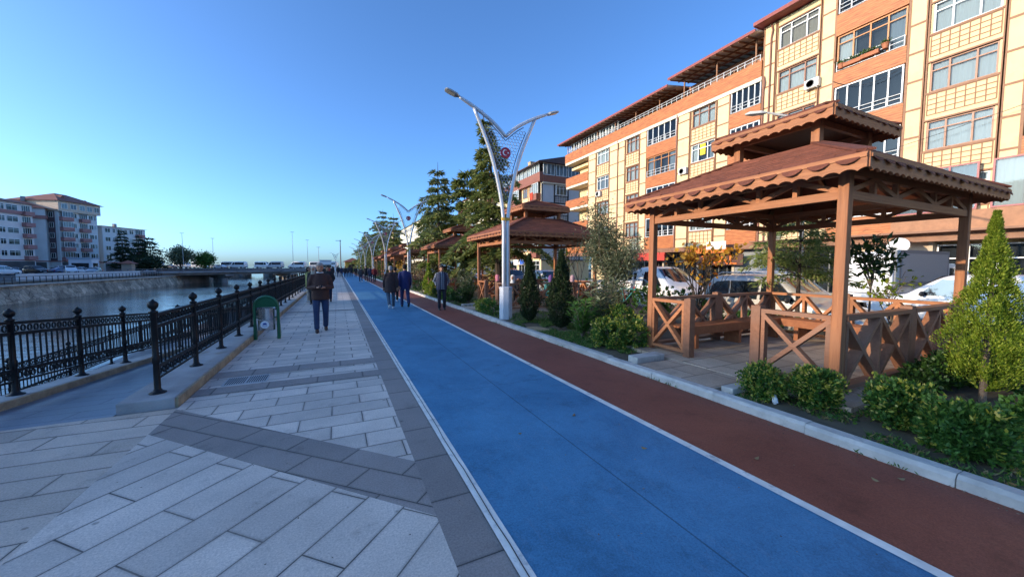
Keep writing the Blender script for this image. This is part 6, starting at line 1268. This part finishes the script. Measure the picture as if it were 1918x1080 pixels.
# ================================================================ people
skin = mat('skin', (.36, .175, .105), .55, var=.06, vscale=12)
def cm(n, c, r=.85): return mat(n, c, r, var=.14, vscale=9, bump=.25, bscale=55)
def person(label, loc, rz, h=1.74, top=None, bottom=None, hair=None, shoes=None, stride=.28, arms='swing', hat=None, coat=.0, girth=1., voxel=.016, scarf=None, seated=False, group=None, hairkind='short', vest=None, plaid=None, headturn=0., collar=None):
    """one figure facing local -y: joints first, then tapering flesh melted into one skin, clothing melted separately over it"""
    k = h / 1.74; g = girth
    HZ = .90; hip = [Vector((s * .095, 0, HZ)) for s in (-1, 1)]; legs = []
    for i, s in enumerate((-1, 1)):
        if seated:
            kn = hip[i] + Vector((s * .05, -.42, .03)); an = kn + Vector((0, .02, -.42)); legs.append((hip[i], kn, an)); continue
        f = stride * (1 if i == 0 else -1); kn = hip[i] + Vector((s * .01, -.42 * math.sin(f) - (.05 if f < 0 else .0), -.42 * math.cos(f)))
        b = f - (.08 if f > 0 else .62 * min(1, abs(f) * 2.6)); an = kn + Vector((0, -.41 * math.sin(b), -.41 * math.cos(b))); legs.append((hip[i], kn, an))
    gz_ = min(a[2].z for a in legs) - .075
    sh = [Vector((s * .172 * g ** .5, .01, 1.385)) for s in (-1, 1)]; arm = []
    for i, s in enumerate((-1, 1)):
        f = -stride * (1 if i == 0 else -1) * .9
        if arms == 'phone': el = sh[i] + Vector((s * .075, -.02, -.28)); wr = Vector((s * .085, -.27, 1.125))
        elif arms == 'pocket': el = sh[i] + Vector((s * .10, .06, -.27)); wr = Vector((s * .17 * g, -.06, .95))
        elif arms == 'lap' or seated: el = sh[i] + Vector((s * .05, -.04, -.27)); wr = Vector((s * .08, -.25, 1.0))
        elif arms == 'rail': el = sh[i] + Vector((s * .04, -.12, -.24)); wr = sh[i] + Vector((0, -.36, -.32))
        else: el = sh[i] + Vector((s * .05, .28 * math.sin(-f) * 1.0, -.275)); wr = el + Vector((s * .0, -.25 * math.sin(f + .25), -.245))
        arm.append((sh[i], el, wr))
    root = thing('person', label, 'person', loc, rz, group) if False else None
    # --- body: head, neck, trunk, limbs, hands in one skin
    b = MB(); hz = 1.60; hy = -.015
    b.ell([(hz - .118, 0, hy - .03, .03, .028), (hz - .105, 0, hy - .03, .045, .045), (hz - .06, 0, hy - .012, .062, .075), (hz - .01, 0, hy, .072, .088), (hz + .045, 0, hy + .005, .076, .094), (hz + .085, 0, hy + .008, .066, .082), (hz + .115, 0, hy + .01, .040, .052), (hz + .124, 0, hy + .01, .01, .012)], 16)
    b.tube([(0, .015, 1.38), (0, .01, 1.46), (0, -.005, 1.53)], [.062, .056, .054], 10)
    b.tube([(0, hy - .088, hz + .02), (0, hy - .108, hz - .022), (0, hy - .09, hz - .035)], [.010, .017, .012], 7); b.tube([(-.03, hy - .078, hz + .034), (.03, hy - .078, hz + .034)], [.014, .014], 6); b.tube([(-.02, hy - .080, hz - .062), (.02, hy - .080, hz - .062)], [.010, .010], 6)
    for s in (-1, 1): b.ball((s * .078, hy + .01, hz), (.012, .022, .032), 8, 5)
    b.ell([(.86, 0, 0, .10 * g, .08), (1.0, 0, 0, .12 * g, .09), (1.2, 0, 0, .135, .09), (1.36, 0, .01, .15, .085), (1.43, 0, .01, .09, .06)], 14)
    for i, s in enumerate((-1, 1)):
        hp, kn, an = legs[i]; b.tube([hp + Vector((0, 0, .02)), hp.lerp(kn, .4), kn, kn.lerp(an, .35), an, an + Vector((0, 0, -.03))], [.075, .07, .05, .048, .036, .036], 10)
        s0, el, wr = arm[i]; b.tube([Vector((s * .06, .01, 1.40)), s0, s0.lerp(el, .5), el, el.lerp(wr, .4), wr], [.05, .048, .042, .036, .034, .026], 8)
        d = (wr - el).normalized(); side = Vector((-s, 0, 0)) if arms not in ('phone',) else Vector((-s * .55, -.1, .5)).normalized(); nrm = d.cross(side).normalized()
        if arms == 'pocket': continue
        pc = wr + d * .045; b.loft([[tuple(wr + d * t + side * (w_ * math.cos(2 * PI * j / 8)) + nrm * (th * math.sin(2 * PI * j / 8))) for j in range(8)] for t, w_, th in ((-.01, .024, .018), (.03, .038, .018), (.075, .042, .016), (.095, .038, .013))])
        acr = nrm.cross(d).normalized() if True else side
        for q, (off, L_) in enumerate(((-.030, .066), (-.010, .076), (.010, .070), (.029, .056))):
            p0 = wr + d * .088 + side * off; c1 = p0 + d * L_ * .5 + side * .0 + nrm * .012; c2 = p0 + d * L_ * .85 + nrm * .035; b.tube([p0 - d * .01, c1, c2], [.0095, .009, .0075], 6)
        tb_ = wr + d * .03 + (side * .036 if s < 0 else side * .036); b.tube([tb_, tb_ + d * .035 + side * .02 + nrm * .01, tb_ + d * .06 + side * .018 + nrm * .03], [.011, .0105, .009], 6)
    body = fused('person', b, voxel * .72, skin, None, 2); body.location = (loc[0], loc[1], loc[2] - gz_ * k); body.rotation_euler[2] = rz; body.scale = (k, k, k)
    tag(body, label, 'person', group)
    # --- clothing
    j = MB(); hem = .80 - coat; fl = .0
    if seated: hem = .84
    j.ell([(hem, 0, .0, .182 * g, .138 * g), (.90, 0, 0, .182 * g, .138 * g), (1.02, 0, -.005, .178 * g, .138 * g), (1.18, 0, -.005, .186 * g ** .7, .138 * g ** .7), (1.32, 0, .005, .192, .122), (1.40, 0, .012, .168, .098), (1.455, 0, .012, .085, .07), (1.485, 0, .008, .072, .066)] if hem > .7 else
          [(hem, 0, .0, .205 * g, .17 * g), ((hem + .9) / 2, 0, 0, .195 * g, .155 * g), (.95, 0, 0, .182 * g, .14 * g), (1.18, 0, -.005, .186 * g ** .7, .138 * g ** .7), (1.32, 0, .005, .192, .122), (1.40, 0, .012, .168, .098), (1.455, 0, .012, .085, .07), (1.485, 0, .008, .072, .066)], 18)
    for i, s in enumerate((-1, 1)):
        s0, el, wr = arm[i]; e = wr if arms != 'pocket' else wr + Vector((0, 0, 0)); j.tube([Vector((s * .05, .012, 1.41)), s0 + Vector((0, 0, -.01)), s0.lerp(el, .5), el, el.lerp(wr, .5), e], [.060, .070, .066, .060, .054, .045], 10)
    jo = fused('jacket', j, voxel, top, body, 3)
    if bottom:
        t_ = MB(); t_.ell([(HZ - .09, 0, 0, .15, .115), (HZ, 0, 0, .165 * g, .125), (HZ + .1, 0, 0, .16 * g, .12)], 14)
        for hp, kn, an in legs: t_.tube([hp + Vector((0, 0, .03)), hp.lerp(kn, .35), kn, kn.lerp(an, .5), an + Vector((0, 0, .0))], [.098, .092, .072, .066, .062], 10)
        fused('trousers', t_, voxel, bottom, body, 3)
    sm = shoes or cm('shoe_dark', (.02, .018, .016), .5)
    for i, (hp, kn, an) in enumerate(legs):
        lift = max(0, an.z - gz_ - .08); pt = -min(.9, lift * 5); q = MB(); d = Vector((0, -math.cos(pt), math.sin(pt))); u = Vector((0, math.sin(pt) * -1 if 0 else 0, 1)); a = an + Vector((0, 0, -.02))
        q.loft([[tuple(a + d * t + Vector((w_ * math.cos(2 * PI * n / 10), 0, 0)) + Vector((0, 0, -.055 + hh + hh * math.sin(2 * PI * n / 10)))) for n in range(10)] for t, w_, hh in ((-.085, .028, .028), (-.06, .038, .04), (.0, .042, .052), (.06, .042, .036), (.13, .046, .026), (.175, .034, .02), (.19, .015, .014))])
        me = fixn(q.mesh('shoe', sm, True)); link('shoe', me, body)
    hm = hair or cm('hair_dark', (.015, .012, .010), .7)
    def cap(grow, zc, front, name, m_, low):
        q = MB(); q.ell([(hz - low, 0, hy + .035 + front, .070 * grow, .062 * grow), (hz - .02, 0, hy + .030 + front, .080 * grow, .078 * grow), (hz + .045, 0, hy + .012 + front * .8, .084 * grow, .095 * grow), (hz + .075, 0, hy + .003 + front * .4, .080 * grow, .096 * grow), (hz + .10, 0, hy + .003 + front * .4, .070 * grow, .084 * grow), (hz + .124 + zc, 0, hy + .008, .047 * grow, .056 * grow), (hz + .134 + zc, 0, hy + .014, .012, .014)], 16); me = fixn(q.mesh(name, m_, True)); return link(name, me, body)
    if scarf is not None:
        q = MB(); q.ell([(1.36, 0, 0, .15, .115), (1.44, 0, .0, .10, .095), (1.50, 0, .0, .088, .095), (hz, 0, .01, .098, .108), (hz + .08, 0, .012, .09, .104), (hz + .13, 0, .015, .055, .065), (hz + .145, 0, .015, .012, .015)], 16); me = fixn(q.mesh('headscarf', scarf, True)); o = link('headscarf', me, body)
        q = MB(); q.ball((0, hy - .075, hz - .012), (.052, .04, .072), 10, 8); link('face', fixn(q.mesh('face', skin, True)), body)
    else:
        if hairkind == 'long': q = MB(); q.ell([(1.38, 0, .06, .08, .05), (1.5, 0, .05, .095, .06), (hz, 0, .035, .092, .085), (hz + .09, 0, .02, .084, .095), (hz + .135, 0, .014, .02, .02)], 14); link('hair', fixn(q.mesh('hair', hm, True)), body)
        else: cap(1.0, 0, .0, 'hair', hm, .05)
        if hat: cap(1.08, .012, .004, 'hat', hat, .005 if hairkind != 'peak' else -.02)
        if hairkind == 'peak': q = MB(); q.ell([(hz + .055, 0, hy - .085, .07, .055), (hz + .068, 0, hy - .08, .068, .05)], 14); link('hat_peak', fixn(q.mesh('hat_peak', hat, True)), body)
    ey = MB()
    for s in (-1, 1): ey.ball((s * .030, hy - .085, hz + .012), (.013, .008, .006), 8, 5)
    link('eyes', fixn(ey.mesh('eyes', mat('eye_dark', (.02, .015, .012), .3))), body)
    if collar: q = MB(); q.lathe([(.074, 1.465), (.080, 1.468), (.074, 1.50), (.066, 1.497)], n=18); link('collar', fixn(q.mesh('collar', collar, True)), body)
    if vest:
        q = MB(); q.ell([(.78, 0, .0, .215, .17), (1.02, 0, 0, .212, .17), (1.2, 0, 0, .218, .168), (1.34, 0, .01, .212, .15), (1.43, 0, .012, .16, .115), (1.46, 0, .012, .1, .08)], 18); me = fuse(q, voxel, 2); me.materials.clear(); me.materials.append(vest)
        import bmesh
        bm = bmesh.new(); bm.from_mesh(me); bmesh.ops.delete(bm, geom=[f for f in bm.faces if abs(f.calc_center_median().x) < .08 and f.calc_center_median().y < -.02], context='FACES'); bm.to_mesh(me); bm.free(); link('vest', me, body)
    return body
def plaidmat():
    m = bpy.data.materials.new('plaid_shirt'); m.use_nodes = True; t = m.node_tree; L = t.links; b = t.nodes['Principled BSDF']; b.inputs['Roughness'].default_value = .9; tc = N(t, 'ShaderNodeTexCoord'); sx = N(t, 'ShaderNodeSeparateXYZ'); L.new(tc.outputs['Object'], sx.inputs[0]); prev = None
    for ax, sc in ((0, 13.), (2, 13.)):
        mu = N(t, 'ShaderNodeMath', operation='MULTIPLY'); mu.inputs[1].default_value = sc; L.new(sx.outputs[ax], mu.inputs[0]); fr = N(t, 'ShaderNodeMath', operation='FRACT'); L.new(mu.outputs[0], fr.inputs[0]); gt = N(t, 'ShaderNodeMath', operation='GREATER_THAN'); gt.inputs[1].default_value = .55; L.new(fr.outputs[0], gt.inputs[0])
        if prev is None: prev = gt
        else: ad = N(t, 'ShaderNodeMath', operation='ADD'); L.new(prev.outputs[0], ad.inputs[0]); L.new(gt.outputs[0], ad.inputs[1]); prev = ad
    dv = N(t, 'ShaderNodeMath', operation='MULTIPLY'); dv.inputs[1].default_value = .5; L.new(prev.outputs[0], dv.inputs[0]); cr = N(t, 'ShaderNodeValToRGB'); e = cr.color_ramp.elements; e[0].color = (.035, .04, .06, 1); e[1].color = (.34, .36, .40, 1); x = e.new(.5); x.color = (.10, .115, .15, 1); L.new(dv.outputs[0], cr.inputs[0]); L.new(cr.outputs[0], b.inputs['Base Color']); return m
grey_h = cm('hair_grey', (.26, .25, .24), .8); blackc = cm('cloth_black', (.018, .018, .020)); navy = cm('cloth_navy', (.022, .03, .065)); jean = cm('denim', (.020, .040, .10)); jean2 = cm('denim_grey', (.055, .085, .12)); brown = cm('jacket_brown', (.055, .020, .014), .8); dkbrown = cm('coat_dark_brown', (.035, .018, .018)); bluesuit = cm('suit_blue', (.018, .026, .11)); charcoal = cm('cloth_charcoal', (.05, .05, .055)); maroon = cm('cloth_maroon', (.16, .015, .02)); olivec = cm('coat_olive_yellow', (.30, .30, .10)); beige = cm('cloth_beige', (.45, .38, .30)); tan_s = cm('shoe_brown', (.06, .03, .018), .5); wht = cm('cloth_white', (.62, .62, .62)); pinkc = cm('scarf_pink', (.5, .16, .22)); mauvec = cm('scarf_mauve', (.42, .28, .32)); purp = cm('scarf_purple', (.16, .07, .25)); tealc = cm('cloth_teal', (.05, .22, .24)); pinkcoat = cm('coat_pale_pink', (.48, .32, .33)); khaki = cm('cloth_khaki', (.12, .12, .08)); red_c = cm('cloth_red', (.35, .03, .03))
Zp = .004
man = person('man in a brown jacket and jeans walking on the pavement while looking at his phone', (-.41, 10.62, 0), R(4), 1.78, brown, jean, grey_h, tan_s, .16, 'phone', None, 0, 1.12, .014, collar=wht)
ph_ = MB(); ph_.box(-.037, .037, -.075, .075, -.005, .005); po = obj('phone', ph_, mat('phone_black', (.015, .015, .017), .2), None, bevel=.004); po.location = (-.39, 10.25, 1.185); po.rotation_euler = (R(28), 0, R(4)); tag(po, 'black phone held in both hands by the man in the brown jacket', 'phone')
person('woman in a yellow green coat standing at the railing behind the man with the phone', (-1.22, 19.6, 0), R(60), 1.66, olivec, beige, cm('hair_dark', (0, 0, 0)), wht, .05, 'rail', None, .1, 1.05, .02, hairkind='long')
person('person in black with a beige scarf just behind the man with the phone', (-.98, 18.6, 0), R(-5), 1.68, blackc, blackc, grey_h, None, .18, 'swing', None, .25, 1.1, .02, scarf=beige)
person('person in black with a dark cap partly hidden behind the man with the phone', (-.42, 19.2, 0), R(3), 1.72, blackc, navy, None, None, .16, 'pocket', blackc, .15, 1.05, .02)
person('grey haired man in a dark brown coat walking away on the blue lane', (1.86, 15.0, Zp), R(180), 1.72, dkbrown, jean2, grey_h, wht, .30, 'swing', None, .12, 1.2, .016)
person('dark haired man in a blue suit walking away beside the man in the dark coat', (2.46, 15.4, Zp), R(176), 1.78, bluesuit, cm('suit_blue_trousers', (.02, .03, .10)), None, None, -.30, 'swing', None, .06, 1.08, .016)
person('person in dark clothes walking ahead between the two men on the blue lane', (2.42, 17.9, Zp), R(180), 1.66, blackc, blackc, None, wht, .25, 'swing', None, .1, 1., .022)
person('man in dark vest, plaid shirt and flat cap standing on the red lane', (3.58, 13.85, Zp), R(-6), 1.72, plaidmat(), cm('trousers_black_blue', (.015, .016, .024)), grey_h, None, .08, 'pocket', blackc, 0, 1.06, .014, vest=navy, hairkind='peak')
WG = 'walkers far along the promenade'
far = [(2.15, 41, 180, charcoal, navy, 'walker in a grey green jacket and white shoes at the far blue lane', None, wht), (2.69, 41.5, 180, blackc, blackc, 'walker in black next to the one in the grey green jacket', None, wht), (3.08, 41.3, 178, navy, navy, 'walker in navy with a pale bag on the back by the red lane', None, None), (3.48, 41.1, 184, maroon, blackc, 'walker in a maroon jacket at the far red lane', grey_h, None),
       (2.5, 61, 180, blackc, brown, 'walker in a black coat standing alone before the lamp posts', None, None), (1.95, 63, 180, blackc, blackc, 'right one of a dark pair walking at the lane start', None, None), (1.52, 63.4, 180, charcoal, blackc, 'left one of the dark pair walking at the lane start', None, None), (.98, 57.6, 0, blackc, navy, 'tall dark walker coming towards the camera at the white line', None, wht),
       (.52, 60.9, 0, navy, blackc, 'walker in navy left of the tall dark walker', None, None), (.08, 61.2, 180, blackc, jean, 'walker in black and jeans on the far grey pavement', None, None), (-.22, 66.5, 0, wht, beige, 'small walker in pale clothes far on the grey pavement', None, None), (-.64, 56.5, 180, blackc, blackc, 'dark walker beside the cap of the hidden person', None, None), (-.95, 58.2, 0, red_c, blackc, 'far walker with a red scarf just right of the black cap', None, None)]
for i, (x, y, a, tp, bt, lb, hr, shs) in enumerate(far): person(lb, (x, y, 0), R(a), 1.62 + .05 * (i * 7 % 4), tp, bt, hr, shs, .26 if i % 2 else -.22, 'swing', None, .08 * (i % 3), 1.05, .03, group=WG)
SG = 'women seated in the second gazebo'
for x, y, a, tp, sc, lb in [(5.95, 13.95, 40, blackc, pinkc, 'woman in black with a pink headscarf seated at the left of the second gazebo'), (6.35, 13.35, -40, blackc, wht, 'woman in black with a white headscarf seated next to the pink one'), (6.9, 12.6, -60, charcoal, blackc, 'woman in black headscarf seated behind the lamp post'), (7.45, 12.25, 150, tealc, purp, 'woman with purple headscarf and teal top seated in the second gazebo'), (7.9, 12.2, 120, blackc, blackc, 'woman in black turned sideways beside the purple headscarf'), (8.25, 11.95, 160, pinkcoat, mauvec, 'woman in a pale pink coat and headscarf with her back turned')]:
    person(lb, (x, y, .12), R(a), 1.62, tp, blackc, None, None, 0, 'lap', None, 0, 1.12, .02, scarf=sc, seated=True, group=SG)
    s = MB(); s.box(-.22, .22, -.2, .2, .36, .40); 
    for a_ in (-.18, .18):
        for b_ in (-.16, .16): s.box(a_ - .02, a_ + .02, b_ - .02, b_ + .02, 0, .36)
    o = obj('stool', s, wood, None, (x, y, .112)); o.rotation_euler[2] = R(a); tag(o, 'brown wooden stool under the ' + lb.split(' seated')[0].split(' turned')[0].split(' with her')[0], 'stool', 'stools in the second gazebo')
# ================================================================ small far things
t = thing('kiosk', 'small yellow kiosk with a red hipped roof beyond the end of the lane', 'kiosk', (4.4, 128, -.02)); q = MB(); q.box(-2.2, 2.2, -2, 2, 0, 3); obj('wall', q, mat('kiosk_yellow', (.75, .42, .06), .7, var=.1), t); q = MB(); q.add([(-3, -3, 3), (3, -3, 3), (3, 3, 3), (-3, 3, 3), (0, 0, 4.3)], [(0, 1, 4), (1, 2, 4), (2, 3, 4), (3, 0, 4), (3, 2, 1, 0)]); obj('roof', q, mat('kiosk_roof', (.30, .09, .05), .7), t); q = MB(); q.box(-1.2, 1.0, -2.04, -2.0, 1, 2.3); obj('window', q, vglass, t)
t = thing('cabin', 'small white cabin with a sign at the bridge end', 'cabin', (-3.2, 126, -.02)); q = MB(); q.box(-1.5, 1.5, -1.2, 1.2, 0, 3.3); obj('wall', q, white, t); q = MB(); q.box(-1.5, 1.5, -1.24, -1.2, 1.2, 2.1); obj('window', q, vglass, t); q = MB(); q.box(-1.7, 1.7, -1.4, 1.4, 3.3, 3.5); obj('roof', q, mat('cabin_roof', (.3, .4, .5), .5), t)
t = thing('booth', 'little white booth across the river in front of the tall house', 'booth', (-56.5, 127.5, 0)); q = MB(); q.box(-2, 2, -1.5, 1.5, 0, 3.4); obj('wall', q, mat('booth_white', (.6, .62, .66), .6), t); q = MB(); q.box(-1.5, 1.5, -1.55, -1.5, 1.3, 2.4); q.box(2.0, 2.05, -1, 1, 1.2, 2.4); obj('window', q, vglass, t); q = MB(); q.box(-2.2, 2.2, -1.7, 1.7, 3.4, 3.65); obj('roof', q, mat('cabin_roof', (0, 0, 0)), t)
t = thing('booth', 'tiny red roofed booth under the slim dark conifer across the river', 'booth', (-50.5, 133, 0)); q = MB(); q.box(-1, 1, -1, 1, 0, 2.3); obj('wall', q, mat('booth_stone', (.4, .3, .22), .8), t); q = MB(); q.add([(-1.6, -1.6, 2.3), (1.6, -1.6, 2.3), (1.6, 1.6, 2.3), (-1.6, 1.6, 2.3), (0, 0, 3.2)], [(0, 1, 4), (1, 2, 4), (2, 3, 4), (3, 0, 4), (3, 2, 1, 0)]); obj('roof', q, mat('kiosk_roof', (0, 0, 0)), t)
